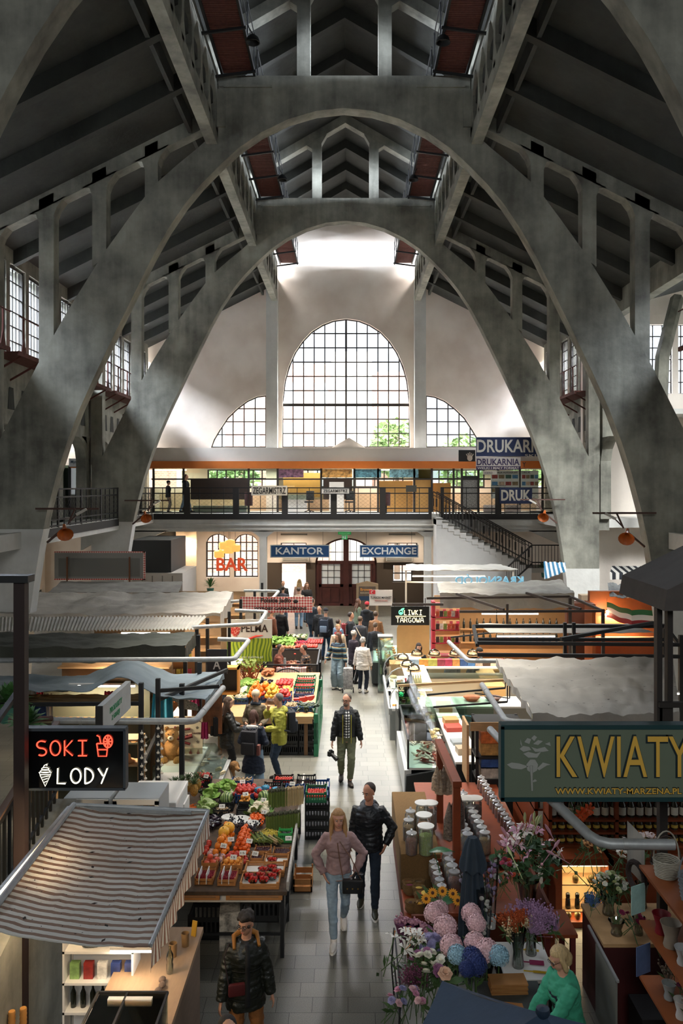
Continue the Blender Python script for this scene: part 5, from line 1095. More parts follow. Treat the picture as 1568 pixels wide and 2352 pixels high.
# juice counter
jc = thing('juice_counter','wooden juice and pastry counter under the striped awning','counter',(0,0,0));MB().bx(-2.35,-1.66,6.0,9.28,0,1.06).build('body',M('#7b6450',.6,0,.14,5,stretch=(1,1,8)),jc);MB().bx(-2.4,-1.63,5.95,9.33,1.06,1.12).build('worktop',M('#9a7c5e',.5,0,.12,4,stretch=(6,1,1)),jc)
MB().bx(-1.665,-1.655,7.4,7.41,0,1.06).build('panel_joint',BLK,jc)
gd = thing('glass_display','glass pastry case on the juice counter at the bottom edge','display case',(-1.98,7.2,1.12));MB().bx(-.34,.3,-.4,.4,0,.02).build('base',WOODL,gd);lamp_tube('warm tube lamp inside the glass pastry case',(-1.98,7.52,1.39),.4,'x',.7,(1,.7,.4),3)
MB().bx(-.3,.32,-.42,.42,.3,.31).bx(.31,.32,-.42,.42,0,.3).bx(-.3,.32,.41,.42,0,.3).build('glazing',glass('#eef4f0',.1),gd);e = MB()
for x in (-.32,-.05,.32):e.bx(x-.01,x+.01,-.42,.42,.3,.32)
e.bx(-.32,.32,.41,.43,.3,.32).bx(-.32,.32,.41,.43,0,.02).build('frame',BLK,gd)
lamp_tube('bright tube lamp at the back edge of the striped awning',at(305,2184,8.3),.45,'x',.5,emit=3)
sh = thing('shelf_unit','white shelf unit with cartons behind the juice counter','shelf',(-2.9,8.4,0));q = MB()
for z in (.1,.72,1.02,1.34):q.bx(0,.72,0,.3,z,z+.025)
q.bx(0,.02,0,.3,0,1.7).bx(.7,.72,0,.3,0,1.7).bx(0,.72,.29,.3,0,1.7).build('shelves',WHT2,sh)
sc_ = thing('steel_counter','stainless work counter with drawers at the lower left edge','counter',(0,0,0));MB().bx(-4.2,-3.35,6.3,8.0,.85,.9).build('worktop',STEEL,sc_,False,.008);MB().bx(-4.2,-3.4,6.35,7.95,.2,.85).build('body',STEEL,sc_);
for k in range(3):MB().bx(-3.4,-3.38,6.5+k*.5,6.9+k*.5,.5,.78).build('drawer',M('#8a8b88',.4,.7),sc_)
# near left post, neon sign
po = thing('steel_post','tall dark steel post with a cross arm left of the neon sign','post',(0,0,0));c = at(48,1330,8.3);MB().bx(c.x-.055,c.x+.055,8.25,8.36,0,c.z).build('post',M('#2a1d1a',.6,.2),po);MB().bx(c.x-.6,c.x+.1,8.22,8.4,c.z-.03,c.z+.04).build('cross_arm',BLK,po)
ns = thing('neon_sign','black neon sign reading SOKI in red and LODY in white','sign',at(62,1812,8.5));w,h = 1.0,.605;MB().bx(0,w,0,.09,0,h).build('panel',M('#07090b',.12,spec=.6),ns);MB().bx(-.01,w+.01,-.01,.1,h-.01,h+.02).bx(-.01,w+.01,-.01,.1,-.015,.01).bx(-.015,.01,-.01,.1,0,h).bx(w-.01,w+.015,-.01,.1,0,h).build('frame',M('#3a4146',.5),ns)
RED = M((1,.06,.03),.4,emit=1.15);WARM = M((1,.93,.7),.4,emit=1.1)
def stroke(o,polys,mat,x,z,sx,sz,r=.009,name='neon_tube'):
 q = MB()
 for p in polys:q.tube([(x+a*sx,-.015,z+b*sz) for a,b in p],r,6)
 return q.build(name,mat,o,True)
ARC = lambda cx,cy,rx,ry,a0,a1,n=14:[(cx+rx*math.cos(math.radians(a0+(a1-a0)*i/n)),cy+ry*math.sin(math.radians(a0+(a1-a0)*i/n))) for i in range(n+1)]
S_ = [(.85,.92)]+ARC(.48,.73,.42,.24,60,250,12)[1:]+ARC(.5,.25,.42,.24,80,-130,12)
LT = {'S':[S_],'O':[ARC(.5,.5,.46,.48,0,360,20)],'K':[[(.1,0),(.1,1)],[(.8,1),(.12,.45),(.85,0)]],'I':[[(.1,1),(.9,1)],[(.5,1),(.5,0)],[(.1,0),(.9,0)]],'L':[[(.1,1),(.05,0),(.8,0)]],'D':[[(.1,0),(.1,1)]+ARC(.1,.5,.75,.5,90,-90,14)],
  'Y':[[(.05,1),(.5,.5)],[(.9,1),(.35,0)]],'W':[[(0,1),(.15,.05),(.4,.05),(.5,.6),(.6,.05),(.85,.05),(1,1)]],'T':[[(0,1),(1,1)],[(.5,1),(.5,0)]],'A':[[(0,0),(.3,1),(.7,1),(1,0)],[(.1,.4),(.9,.4)]],'R':[[(.05,0),(.05,1),(.7,1),(.9,.75),(.7,.5),(.05,.5)],[(.5,.5),(.9,0)]],'G':[ARC(.5,.5,.46,.48,50,320,16)+[(.9,.45),(.55,.45)]]}
def neon(o,s,mat,x,z,w,h,gap=.25,r=.0075):
 cw = w/(len(s)+(len(s)-1)*gap)
 for i,ch in enumerate(s):stroke(o,LT[ch],mat,x+i*cw*(1+gap),z,cw,h,r)
neon(ns,'SOKI',RED,.1,.345,.53,.155);neon(ns,'LODY',WARM,.31,.06,.53,.155)
gx = .7;stroke(ns,[[(.0,.62),(.12,0),(.72,0),(.82,.62),(0,.62)],[(.08,.32),(.75,.32)],[(.3,.62),(.2,.95),(0,1.02)],ARC(.82,.72,.32,.3,-100,260,20),[(.82,.42),(.82,1.02)],[(.5,.72),(1.14,.72)],[(.6,.5),(1.04,.94)],[(.6,.94),(1.04,.5)]],RED,.72,.34,.14,.21,.0065)
stroke(ns,[[(0,.55),(.5,-.1),(1,.55)],[(-.1,.72),(.0,.58),(1.0,.58),(1.1,.72),(-.1,.72)],ARC(.5,.78,.48,.09,0,360,14),ARC(.5,.92,.36,.08,0,360,14),[(.3,1.0),(.4,1.12),(.7,1.2),(.65,1.1)],[(.2,.42),(.85,.5)],[(.3,.28),(.75,.36)],[(.4,.12),(.65,.2)]],WARM,.14,.05,.105,.175,.0034)
# stairhead parapet and railing, lower left
pr = thing('stair_parapet','worn concrete parapet with a black railing at the left edge','parapet',(0,0,0));MB().prism([(7.6,1.65),(9.9,2.35),(9.9,0),(7.6,0)],-3.55,-3.25,'X').build('parapet',CON,pr);q = MB()
for i in range(18):
 y = 7.6+i*.13;z = 1.65+(y-7.6)*.3;q.bx(-3.5,-3.47,y,y+.025,z,z+.85)
q.bar((-3.48,7.5,2.55),(-3.48,9.9,3.22),.06).bar((-3.48,7.5,1.8),(-3.48,9.9,2.47),.03).bar((-3.9,7.3,2.9),(-3.9,9.9,3.7),.06);q.build('railing',IRON,pr)
MB().bar((-3.48,7.5,2.6),(-3.48,9.9,3.27),.07,.03).build('handrail',M('#5a4434',.6),pr)
# fridges behind the awning
for i,x in enumerate((-3.62,-2.98)):
 f = thing('drinks_fridge',['left glass-door fridge below the neon sign','right glass-door fridge below the neon sign'][i],'fridge',(x,10.5,0));MB().bx(0,.58,.03,.6,0,2.12).bx(0,.58,0,.03,0,.15).build('body',M('#c4c5c0',.4),f,False,.008)
 MB().bx(.05,.53,-.01,.0,.2,2.05).build('glass_door',glass('#dfe8e4',.12),f);e = MB()
 for a,b,c_,d in ((0,.58,.15,.2),(0,.58,2.05,2.12),(0,.05,.15,2.1),(.53,.58,.15,2.1)):e.bx(a,b,-.02,.0,c_,d)
 e.build('door_frame',WHT2,f);g = MB()
 for k in range(5):g.bx(.05,.53,0,.029,.5+k*.33,.52+k*.33)
 g.build('shelves',M('#8d8d88',.4),f);g = MB()
 for k in range(6):
  for j in range(6):g.bx(.06+j*.08,.12+j*.08,.0,.028,.22+k*.33,.42+k*.33)
 g.build('drinks',M('#8a5a3a',.4,0,.9,9),f)
cf = thing('chest_cabinet','white chest freezer with a closed lid beside the pineapples','freezer',(-3.25,12.0,0));MB().bx(0,.75,0,.9,0,1.42).build('body',WHT2,cf,False,.015);MB().bx(-.01,.76,-.01,.91,1.42,1.5).build('lid',M('#e6e2da',.45),cf,False,.02)
# stall D (blue-grey cover)
tarp('tarpaulin','blue-grey crumpled tarpaulin over the gift stall behind the neon sign',at(-40,1548,16.2),at(513,1545,16.0),at(470,1606,13.6),at(-40,1570,13.3),BLG,.1,.07,hump=.32,seed=2,val=(('l',.15,None),('r',.1,None)))
tarp('tarpaulin','tan lining sheet hung under the blue-grey tarpaulin',at(-40,1592,14.3),at(330,1592,14.3),at(330,1608,13.9),at(-40,1612,13.9),cloth('#a08660',.1,.2),.05,.03,seed=5)
posts('stall_frame','dark post frame of the gift stall hung with garlic braids',[(-3.3,13.2),(-3.1,13.5)],2.95,.07,BLK,[((-3.3,13.2,2.62),(-5.6,13.2,2.6)),((-3.1,13.5,2.75),(-2.15,13.8,2.75)),((-3.1,13.5,2.6),(-2.3,15.7,2.6)),((-3.3,13.2,1.6),(-3.3,14.8,1.9))])
duct('grey pipe frame with a bent corner in front of the gift stall',[(120,1655,12.3),(448,1657,12.4),(512,1580,14.6)],.05)
duct('dark wooden rail left of the grey pipe frame',[(20,1654,11.8),(120,1650,12.2)],.04,mat=M('#4a2f24',.6))
duct('grey pipe frame beyond the blue-grey tarpaulin',[(0,1517,16.2),(538,1514,16.3),(572,1470,18.6),(500,1468,18.6)],.05)
duct('pale pipe frame end beside the strawberry banner',[(440,1441,19.5),(595,1433,19.8),(612,1405,22.0),(540,1402,22.2)],.05)
duct('pale pipe loop next to the checked food banner',[(470,1385,25.5),(625,1376,25.5),(640,1358,28),(560,1357,28)],.05)
o = thing('box_sign','grey box sign with faint green letters hung crosswise before the gift stall','sign',(-3.12,12.2,2.62));MB().bx(-.36,-.28,-.75,.75,0,.42).build('box',M('#b4b4ae',.5,0,.08,6),o);MB().bx(-.37,-.27,-.77,-.75,-.01,.43).build('end_cap',BLK,o)
text('PRODUKTY',.12,M('#3a8a5a',.6),o,(-.275,-.4,.22),(PI/2,0,PI/2),.003);text('Z GRUZJI',.1,M('#3a8a5a',.6),o,(-.275,-.3,.1),(PI/2,0,PI/2),.003)
tarp('tarpaulin','dark olive tarpaulin with a deep front edge, third cover on the left',at(-30,1452,19.0),at(448,1452,19.0),at(425,1482,17.0),at(-30,1486,17.0),DGRN,.06,.06,seed=3,val=(('f',.3,None),('r',.28,None)))
tarp('corrugated_roof','pale corrugated plastic roof strip on the left behind the olive tarpaulin',at(-30,1418,21.3),at(475,1415,21.3),at(445,1445,19.3),at(-30,1450,19.3),WHITEC,.0,.0,ribs=60,nu=360,nv=4)
tarp('tarpaulin','long pale wrinkled tarpaulin over the left stalls',at(92,1362,26.5),at(535,1362,26.5),at(505,1412,21.8),at(-60,1412,21.8),LGREY,.05,.1,folds=3,seed=7,val=(('r',.35,None),('f',.08,None)))
tarp('tarpaulin','low grey canopy top behind the pale wrinkled tarpaulin',at(140,1335,29.5),at(420,1335,29.5),at(410,1360,27),at(110,1360,27),GREY,.04,.03,seed=9)
# kiosk bodies under the left covers so that each stall stands
def kiosk(label,x0,x1,y0,y1,col,h=1.0,back=2.4,warm=True,cx=None):
 k = thing('market_kiosk',label,'stall',(0,0,0));MB().bx(x1-.55,x1,y0,y1,0,h).build('counter',M(col,.6,0,.08,4),k,False,.01);MB().bx(x1-.6,x1+.04,y0-.02,y1+.02,h,h+.04).build('worktop',WHT2,k)
 MB().bx(x0,x1-.7,y1-.1,y1,0,back).build('back_wall',M('#8a6f50',.7,0,.15,3),k);q = MB()
 for z in (1.2,1.6,2.0):q.bx(x0,x1-.7,y1-.4,y1-.1,z,z+.03)
 q.build('shelves',M('#a9855c',.6),k)
 for i,(x,y) in enumerate(((x1-.1,y0+.1),(x1-.1,y1-.1))):MB().bx(x-.04,x+.04,y-.04,y+.04,0,2.7).build('post',BLK,k)
 if warm:lamp_tube('tube lamp inside the stall: '+(cx or label.split(' ',1)[1])[:60],((x0+x1)/2,(y0+y1)/2,2.45),1.2,'x',14)
 return k
kiosk('dark-fronted gift stall with breads and hats under the blue-grey cover',-6.2,-2.75,14.1,16.0,'#8d8372',cx='gifts and breads')
kiosk('green-walled stall with round boards under the olive cover',-6.5,-3.3,17.2,18.9,'#5a5a45',cx='round boards')
kiosk('cream stall with red counter trim under the corrugated roof',-6.5,-3.5,19.6,21.3,'#a08468',cx='corrugated roof')
kiosk('white and red food stall under the long pale tarpaulin',-6.5,-3.1,22.2,24.8,'#b5a08a',cx='red and white')
kiosk('timber food stall behind the checked banner',-6.5,-2.9,26.5,29.0,'#a97842',cx='checked banner')
# banners on the left
p = at(521,1484,24.2);o = board('farm_banner','banner with a red strawberry, green crop rows and the word PELMA',p.x,24.2,p.z-.45,1.32,1.23,'#e6e2d4',.03,'banner');MB().bx(0,1.32,-.006,0,0,.68).build('field_picture',stripes('#a8b72c','#5e7a1c',0,.11,.55,.7,wob=.4),o)
T('PELMA',o,.42,.86,.78,.22,'#3b2a20',.02);q = MB();q.ball((.24,-.01,.92),(.17,.012,.2),14,8,None,lambda v:V((v.x*(.75+.25*min(1,v.z/.2+.6)),v.y,v.z)));q.build('strawberry_picture',pattern([(0,'#c8382c'),(.6,'#e8b8a0')],lambda N,L,v:math_(N,L,'MULTIPLY',(lambda n:(L.new(v,n.inputs[0]),n.inputs['Scale'].__setattr__('default_value',30),n.outputs[0])[2])(N.new('ShaderNodeTexNoise')),1.05)),o,True)
MB().tube([(.35,-.01,.7),(.6,-.01,.64),(.85,-.01,.74),(1.05,-.01,.76)],[.01,.035,.03,.01],8).build('red_swoosh',M('#d8402e',.6),o);T('www.pelma.pl',o,.3,.08,.75,.09,'#e8eed8',.003)
p = at(552,1407,25.2);GNG = checks('#eee2d6','#bf3a36',.085,(0,2),.5,'#dd9a8e');o = board('food_banner','red gingham banner reading Polskie Jadło WYROBY GARMAŻERYJNE',p.x,25.2,p.z,2.19,.48,GNG,.02,'banner');T('Polskie Jadło',o,.62,.26,.92,.19,'#1a120f',.03);T('WYROBY GARMAŻERYJNE',o,.42,.05,1.6,.15,'#1a120f',.04)
MB().ball((1.68,-.01,.34),(.075,.012,.06)).bx(1.6,1.76,-.015,-.005,.33,.345).build('pot_picture',M('#2b201c',.6),o)
p = at(125,1332,30.5);o = board('blank_banner','large grey banner back with a red checked border near the left arch',p.x,30.5,p.z,3.35,1.05,'#8f8c86',.03,'banner');MB().bx(.15,3.15,-.006,0,.12,.8).build('grey_field',M('#77756f',.7),o);MB().bx(0,3.35,-.008,0,1.0,1.05).bx(0,3.35,-.008,0,0,.05).bx(3.27,3.35,-.008,0,0,1.05).build('checked_border',GNG,o)
for x in (.45,2.75):MB().bx(x,x+.05,-.05,-.01,-.3,.85).build('pole',M('#7a4a2a',.6),o)
p = at(376,1738,15.6);o = board('sauce_banner','cream banner for RAZOR hot sauces with a ribbon and five bottles',p.x,15.6,p.z,.73,.76,'#d9c8a4',.02,'banner');T('RAZOR',o,.03,.66,.67,.09,'#5a1f18',.008);T('RAZOR',o,.27,.37,.2,.06,'#2a1a16',.004,y=-.03);T('HOT',o,.06,.43,.1,.03,'#5a1f18',.001);T('SAUCES',o,.53,.43,.17,.03,'#5a1f18',.001)
MB().tube([(.2,-.01,.56),(.33,-.02,.51),(.5,-.015,.53)],.022).tube([(.18,-.01,.37),(.36,-.02,.35),(.54,-.01,.4)],.04).tube([(.2,-.01,.26),(.38,-.02,.28),(.5,-.01,.24)],.024).build('ribbon_picture',M('#6e1f1a',.6),o)
for i in range(5):MB().lathe([(.028,0),(.028,.07),(.01,.09),(.009,.12)],(.09+i*.14,-.01,.02),10,1,.3).build('bottle_picture',M('#8a3a2c',.6),o,True)
q = MB()
for x,z in ((.08,.54),(.63,.55),(.07,.3),(.64,.28)):
 for k in range(5):a_ = PI/2+k*4*PI/5;b_ = a_+4*PI/5;q.bar((x+.03*math.cos(a_),-.005,z+.03*math.sin(a_)),(x+.03*math.cos(b_),-.005,z+.03*math.sin(b_)),.004)
q.build('star_outline',M('#5a4a3a',.6),o)
razor = thing('cutlery_sign','speckled cleaver-shaped sign above the hot sauce banner','sign',at(358,1630,15.3));MB().prism([(0,.26),(.08,.17),(.16,.14),(.16,0),(.24,0),(.24,.17),(.4,.14),(.42,.02),(.78,-.02),(.76,.1),(.5,.2),(.24,.26),(.1,.22)],0,.02).build('blade',M('#8f8c82',.6,0,.9,40),razor)
p = at(476,1548,17.6);o = board('letter_sign','dark board with a white letter A hung between two stalls',p.x,17.6,p.z,.42,.52,'#2e2f31',.04);T('A',o,.12,.1,.16,.2,'#e6e3da',.01)
p = at(440,1652,16.9);board('meat_board','brown board printed with smoked meat beside the fruit stall',p.x,16.9,p.z-.3,.62,1.2,M('#7a4c2c',.6,0,.7,3),.04)
# ---- right row
SGN = M('#646f5c',.55,0,.05,2);p = at(1152,1838,8.5);o = thing('flower_shop_sign','green sign reading KWIATY in gold with a grey rose','sign',p);MB().bx(0,2.5,0,.12,0,.76).build('panel',SGN,o);TE = M('#16393a',.5);MB().bx(-.01,2.5,-.012,.13,-.012,.03).bx(-.01,2.5,-.012,.13,.73,.775).bx(-.012,.025,-.012,.13,0,.76).build('edge',TE,o)
text('KWIATY',1,M('#16282a',.5),o,(.545,-.002,.225),ext=.003,bold=.03,fit=(1.40,.45),name='lettering_outline');text('KWIATY',1,M('#d9ac48',.45),o,(.56,-.01,.24),ext=.004,bold=.0,fit=(1.37,.42))
text('WWW.KWIATY-MARZENA.PL',1,M('#101c1e',.5),o,(.54,-.002,.06),ext=.003,bold=.05,fit=(1.31,.075),name='lettering_outline');text('WWW.KWIATY-MARZENA.PL',1,M('#d9ac48',.45),o,(.547,-.01,.067),ext=.004,bold=.012,fit=(1.295,.06))
RG = M('#9a9c94',.6);q = MB();q.tube([(.31,-.006,.1),(.305,-.006,.22),(.3,-.006,.36)],[.01,.012,.02],6)
for pts in ([(.29,.42),(.25,.37),(.26,.31),(.31,.28),(.36,.31),(.37,.37),(.34,.42)],[(.05,.37),(.1,.39),(.18,.38),(.27,.35),(.2,.32),(.1,.33)],[(.36,.33),(.42,.39),(.5,.37),(.46,.36),(.38,.31)],[(.3,.19),(.34,.22),(.36,.2),(.33,.19)],
   [(.22,.48),(.27,.5),(.35,.48),(.4,.5),(.36,.44),(.27,.44)],[(.18,.53),(.22,.5),(.3,.52),(.28,.55),(.22,.56)],[(.3,.55),(.36,.53),(.44,.55),(.48,.51),(.42,.5),(.34,.5)],[(.23,.6),(.28,.58),(.3,.63),(.26,.64)],[(.32,.58),(.37,.57),(.42,.61),(.37,.62)],[(.3,.64),(.33,.61),(.36,.65),(.33,.67)],[(.19,.58),(.21,.55),(.19,.63)],[(.44,.58),(.5,.56),(.49,.6)]):
 q.prism(pts,-.01,-.002)
q.build('rose_picture',RG,o)
duct('thick grey pipe with a bent corner below the flower shop sign',[(1215,1790,8.75),(1275,1845,8.6),(1372,1938,8.1),(1548,1940,8.05)],.052)
duct('grey pipe in front of the large pale tarpaulin',[(1107,1573,14.5),(1162,1658,12.6),(1240,1660,12.6)],.05)
duct('grey pipe beside the cheese counter',[(1030,1474,20.5),(1075,1518,17.8),(1150,1518,17.8)],.05)
duct('short grey pipe elbow left of the flower shop sign',[(1125,1675,12.0),(1160,1712,11.4),(1170,1760,10.9)],.05)
tarp('tarpaulin','large dusty pale tarpaulin roof behind the flower shop sign',at(1140,1517,16.3),at(1545,1512,16.3),at(1560,1636,12.4),at(1222,1638,12.4),LGREY,.03,.07,folds=4.5,seed=11,val=(('f',.22,GREY),('l',.12,None)),nu=50,nv=50)
MB0 = MB()
for _ in range(90):
 u,v = R.random(),R.random();p = (at(1140,1517,16.3)*(1-u)+at(1545,1512,16.3)*u)*(1-v)+(at(1222,1638,12.4)*(1-u)+at(1560,1636,12.4)*u)*v+V((0,0,.07));s = R.choice((.01,.015,.03));a_ = R.uniform(0,6)
 MB0.add([p+V((math.cos(a_+k*1.57)*s*(1 if k % 2 else .4),math.sin(a_+k*1.57)*s*(1 if k % 2 else .4),.0)) for k in range(4)],[(0,1,2,3)])
solo('leaf_litter','dark debris lying on the large pale tarpaulin','litter',MB0,M('#3a342c',.9),kind='stuff')
tarp('roof_sheet','flat pale roof sheet on the right behind the large tarpaulin',at(1098,1432,20.3),at(1440,1432,20.3),at(1506,1452,19.0),at(1125,1453,19.0),LGREY,.02,.02,seed=4)
posts('stall_frame','dark steel lattice frame of the stall on the right',[(7.2,18.8),(7.0,17.4)],2.95,.09,BLK,[((2.85,18.8,2.6),(7.2,18.8,2.6)),((2.85,18.8,2.9),(7.2,18.8,2.9)),((2.75,17.6,2.5),(7.0,17.4,2.5)),((2.75,17.6,2.75),(7.0,17.4,2.75)),((2.85,18.8,2.9),(2.75,17.6,2.7)),((7.2,18.8,2.9),(7.0,17.4,2.7)),((4.9,18.7,2.2),(4.9,18.7,3.0)),((5.1,18.7,2.2),(5.1,18.7,3.0)),((4.5,17.5,2.85),(6.9,18.7,3.0))])
tarp('tarpaulin','grey gathered tarpaulin on the right in front of the concrete arch',at(1003,1338,27.5),at(1290,1332,27.5),at(1318,1362,25.0),at(1010,1362,25.0),GREY,.06,.08,seed=13,val=(('f',.45,None),('r',.4,None)))
tarp('tarpaulin','white sheet awning below the stair on the right',at(932,1296,31),at(1150,1296,31),at(1190,1308,29.5),at(930,1310,29.5),WHITEC,.02,.05,seed=15)
posts('stall_frame','open timber and steel roof frame behind the neon olive sign',[(6.6,24.6),(6.9,22.4)],2.75,.08,M('#3b3029',.7),[((2.3,24.2,2.8),(6.6,24.6,2.8)),((3.0,22.3,2.7),(6.9,22.4,2.7)),((2.6,22.6,2.85),(1.2,22.6,2.85)),((3.2,24.4,2.9),(4.2,22.3,2.75)),((5.3,24.6,2.9),(6.3,22.4,2.75)),((6.6,24.6,2.8),(6.9,22.4,2.7)),((4.3,22.35,2.2),(4.3,22.35,2.9))])
posts('stall_frame','pale painted frame under the white sheet awning by the stair',[(2.1,30),(5.9,29.6)],3.1,.06,M('#b9b0a0',.6),[((2.1,30,3.05),(5.9,29.6,3.05)),((2.1,30,2.6),(5.9,29.6,2.6))])
p = at(1035,1342,28.5);o = thing('channel_sign','pale blue letters KRASNOLÓD seen reversed from behind','sign',(p.x+2.5,28.5,p.z));t_ = text('KRASNOLÓD',1,M('#6fa6bd',.5,emit=.2),o,(0,0,0),(PI/2,0,PI),ext=.05,bold=.02,fit=(2.35,.34));MB().bx(-2.5,.1,-.02,.02,-.06,0).build('rail',M('#7fb0c4',.5),o)
lamp_tube('tube lamp inside the pale stall behind the reversed letters',(3.6,29.6,2.85),2.6,'x',10)
for a,b,lb in ((( 4.3,20.0),1.4,'right stall under the flat roof sheet'),((4.6,23.5),1.6,'right stall behind the olive sign'),((5.2,14.5),1.2,'right stall under the large tarpaulin'),((4.5,26.5),1.4,'right stall under the grey tarpaulin')):lamp_tube('tube lamp in the '+lb,(a[0],a[1],2.45),b,'x',16)
o = thing('olive_sign','black neon sign reading OLIWKI TARGOWA with a green olive','sign',at(898,1436,23));MB().bx(0,1.06,0,.06,0,.52).build('panel',M('#0c0d0b',.3),o);NG = M((.1,1,.35),.4,emit=2.2);NY = M((1,.85,.45),.4,emit=1.6);stroke(o,[ARC(.27,.36,.055,.06,0,360,16),ARC(.27,.34,.02,.022,0,360,8),[(.27,.42),(.3,.46),(.36,.47),(.34,.43),(.3,.43)]],NG,0,0,1,1,.008)
neon(o,'LIWKI',NY,.36,.29,.5,.13,.3,.007);stroke(o,[[(.12,.25),(.96,.25)]],NY,0,0,1,1,.007);neon(o,'TARGOWA',NY,.14,.08,.76,.13,.25,.007);q = MB()
for x in (.1,.95):q.tube([(x,.03,.52),(x,.03,.75)],.01)
q.build('hanger',IRON,o)
p = at(848,1391,26.5);o = board('turkish_market_sign','white sign reading TURECKI MARKET with a small red flag',p.x,26.5,p.z,.74,.5,'#d8d3cb',.03);MB().bx(0,.19,-.01,0,.37,.5).build('flag',M('#c4242c',.6),o);MB().tube([(.09+.035*math.cos(a_),-.013,.435+.035*math.sin(a_)) for a_ in [j*PI/6+.6 for j in range(9)]],.007,5).build('crescent',WHT2,o);T('TURECKI MARKET',o,.03,.22,.68,.075,'#2b2a2a',.006);T('WSZYSTKO CO LUBISZ',o,.17,.14,.42,.03,'#b9402e',.001)
# tricolour stall and striped awning on the far right
tarp('tarpaulin','dark grey cover over the tricolour stall on the far right',at(1395,1338,26.5),at(1510,1336,26.5),at(1520,1372,24.5),at(1400,1368,24.5),cloth('#6f706c',.12),.1,.1,seed=21)
def flagband():
 t = thing('tricolour_awning','green, white and red fabric band around the stall on the far right','awning');a,b,c = at(1393,1383,24.6),at(1450,1402,23.6),at(1560,1400,23.4)
 for i,col in enumerate(('#2f6b3c','#d9d6cd','#8a2226')):
  q = MB()
  for p_,r_ in ((a,b),(b,c)):q.grid(lambda u,v,p_=p_,r_=r_:p_*(1-u)+r_*u-V((0,0,.15*(i+v)-.02*math.sin(u*9))),14,2)
  q.build('stripe',M(col,.7),t,True)
flagband();lamp_tube('warm tube lamp in the tricolour stall',(8.1,24.9,2.2),.9,'x',9);bulb('bulb hanging in the tricolour stall',(7.7,24.6,2.35),6)
tk = thing('market_kiosk','orange-brown wooden kiosk below the tricolour band','stall');MB().bx(7.3,9.4,25.0,25.2,0,2.9).bx(7.2,7.3,24.4,25.2,0,2.6).bx(7.2,9.4,24.3,24.4,0,1.0).build('boarding',M('#9a4f1e',.6,0,.12,4),tk);MB().bx(7.3,9.3,24.8,25,1.5,1.54).build('shelf',WOODL,tk)
tarp('striped_awning','black and white striped awning against the far transept wall',at(1405,1300,32.6),at(1500,1300,32.6),at(1500,1316,31.6),at(1400,1316,31.6),stripes('#1f242b','#c9c6be',0,.28,.5),0,.01,val=(('f',.25,stripes('#1f242b','#c9c6be',0,.28,.5)),),nu=30,nv=4)
tarp('striped_awning','blue and white striped cloth between the stair and the right arch',at(1248,1290,30.6),at(1298,1292,30.6),at(1300,1312,30.2),at(1250,1330,30.2),stripes('#2f6f92','#d4d6d2',0,.16,.5),0,.05,nu=20,nv=10)
o = thing('storage_box','cardboard box on a high ledge beside the right arch foot','box',at(1335,1385,27.0));MB().bx(0,.55,0,.4,0,.25).build('carton',M('#b9a68a',.8),o);MB().bx(-.5,1.5,-.1,.5,-3,-.0).build('ledge',M('#6a3a22',.7),o)
# dark kiosk at the right edge near the viewer
dk = thing('dark_canopy','dark peaked canopy on a riveted steel post at the right edge','canopy');p = at(1517,1400,9.4);MB().bx(p.x-.06,p.x+.0,9.35,9.45,3.4,p.z+.02).bx(p.x+.06,p.x+.12,9.35,9.45,3.4,p.z+.02).bx(p.x-.05,p.x+.9,9.3,9.36,3.6,3.66).build('post',M('#2a2420',.6,.2),dk)
MB().bx(p.x-.03,p.x+.06,9.35,9.45,0,3.6).build('lower_post',M('#2a2420',.6,.2),dk)
MB().prism([(p.x-.08,4.72),(p.x+1.5,4.72),(p.x+1.5,5.7),(p.x-.04,4.95)],9.1,10.6).build('canopy_roof',M('#4a4440',.8,0,.15,4),dk)
# overhead rods over the deli counters
for i,(a,b,w,m_,lb) in enumerate((((915,1575,18.5),(1160,1562,18.0),.05,WOODL,'pale wooden batten over the cheese counter'),((980,1596,17.6),(1160,1580,17.2),.035,BLK,'upper black rail over the deli counter'),((995,1624,16.6),(1165,1612,16.2),.035,BLK,'lower black rail over the deli counter'),((1090,1592,17.4),(1170,1604,17.0),.02,BLK,'thin black brace between the two rails'),((1035,1464,22.0),(1140,1452,21.6),.04,BLK,'black rail above the cheese stall shelves'))):
 q = MB().bar(at(*a),at(*b),w);q.bar(at(*b),at(*b)+V((0,0,.6)),.02);solo('overhead_rail',lb,'rail',q,m_)
lamp_tube('cool tube lamp in the curved cheese counter',at(940,1585,20.2),1.1,'x',9,(1,.95,.85))
ln = MB()
for a,b in (((480,1640,16),(790,1608,17)),((640,1382,26),(1000,1375,26)),((560,1410,24),(900,1400,24))):ln.tube([at(*a),(at(*a)+at(*b))/2-V((0,0,.1)),at(*b)],.005,4)
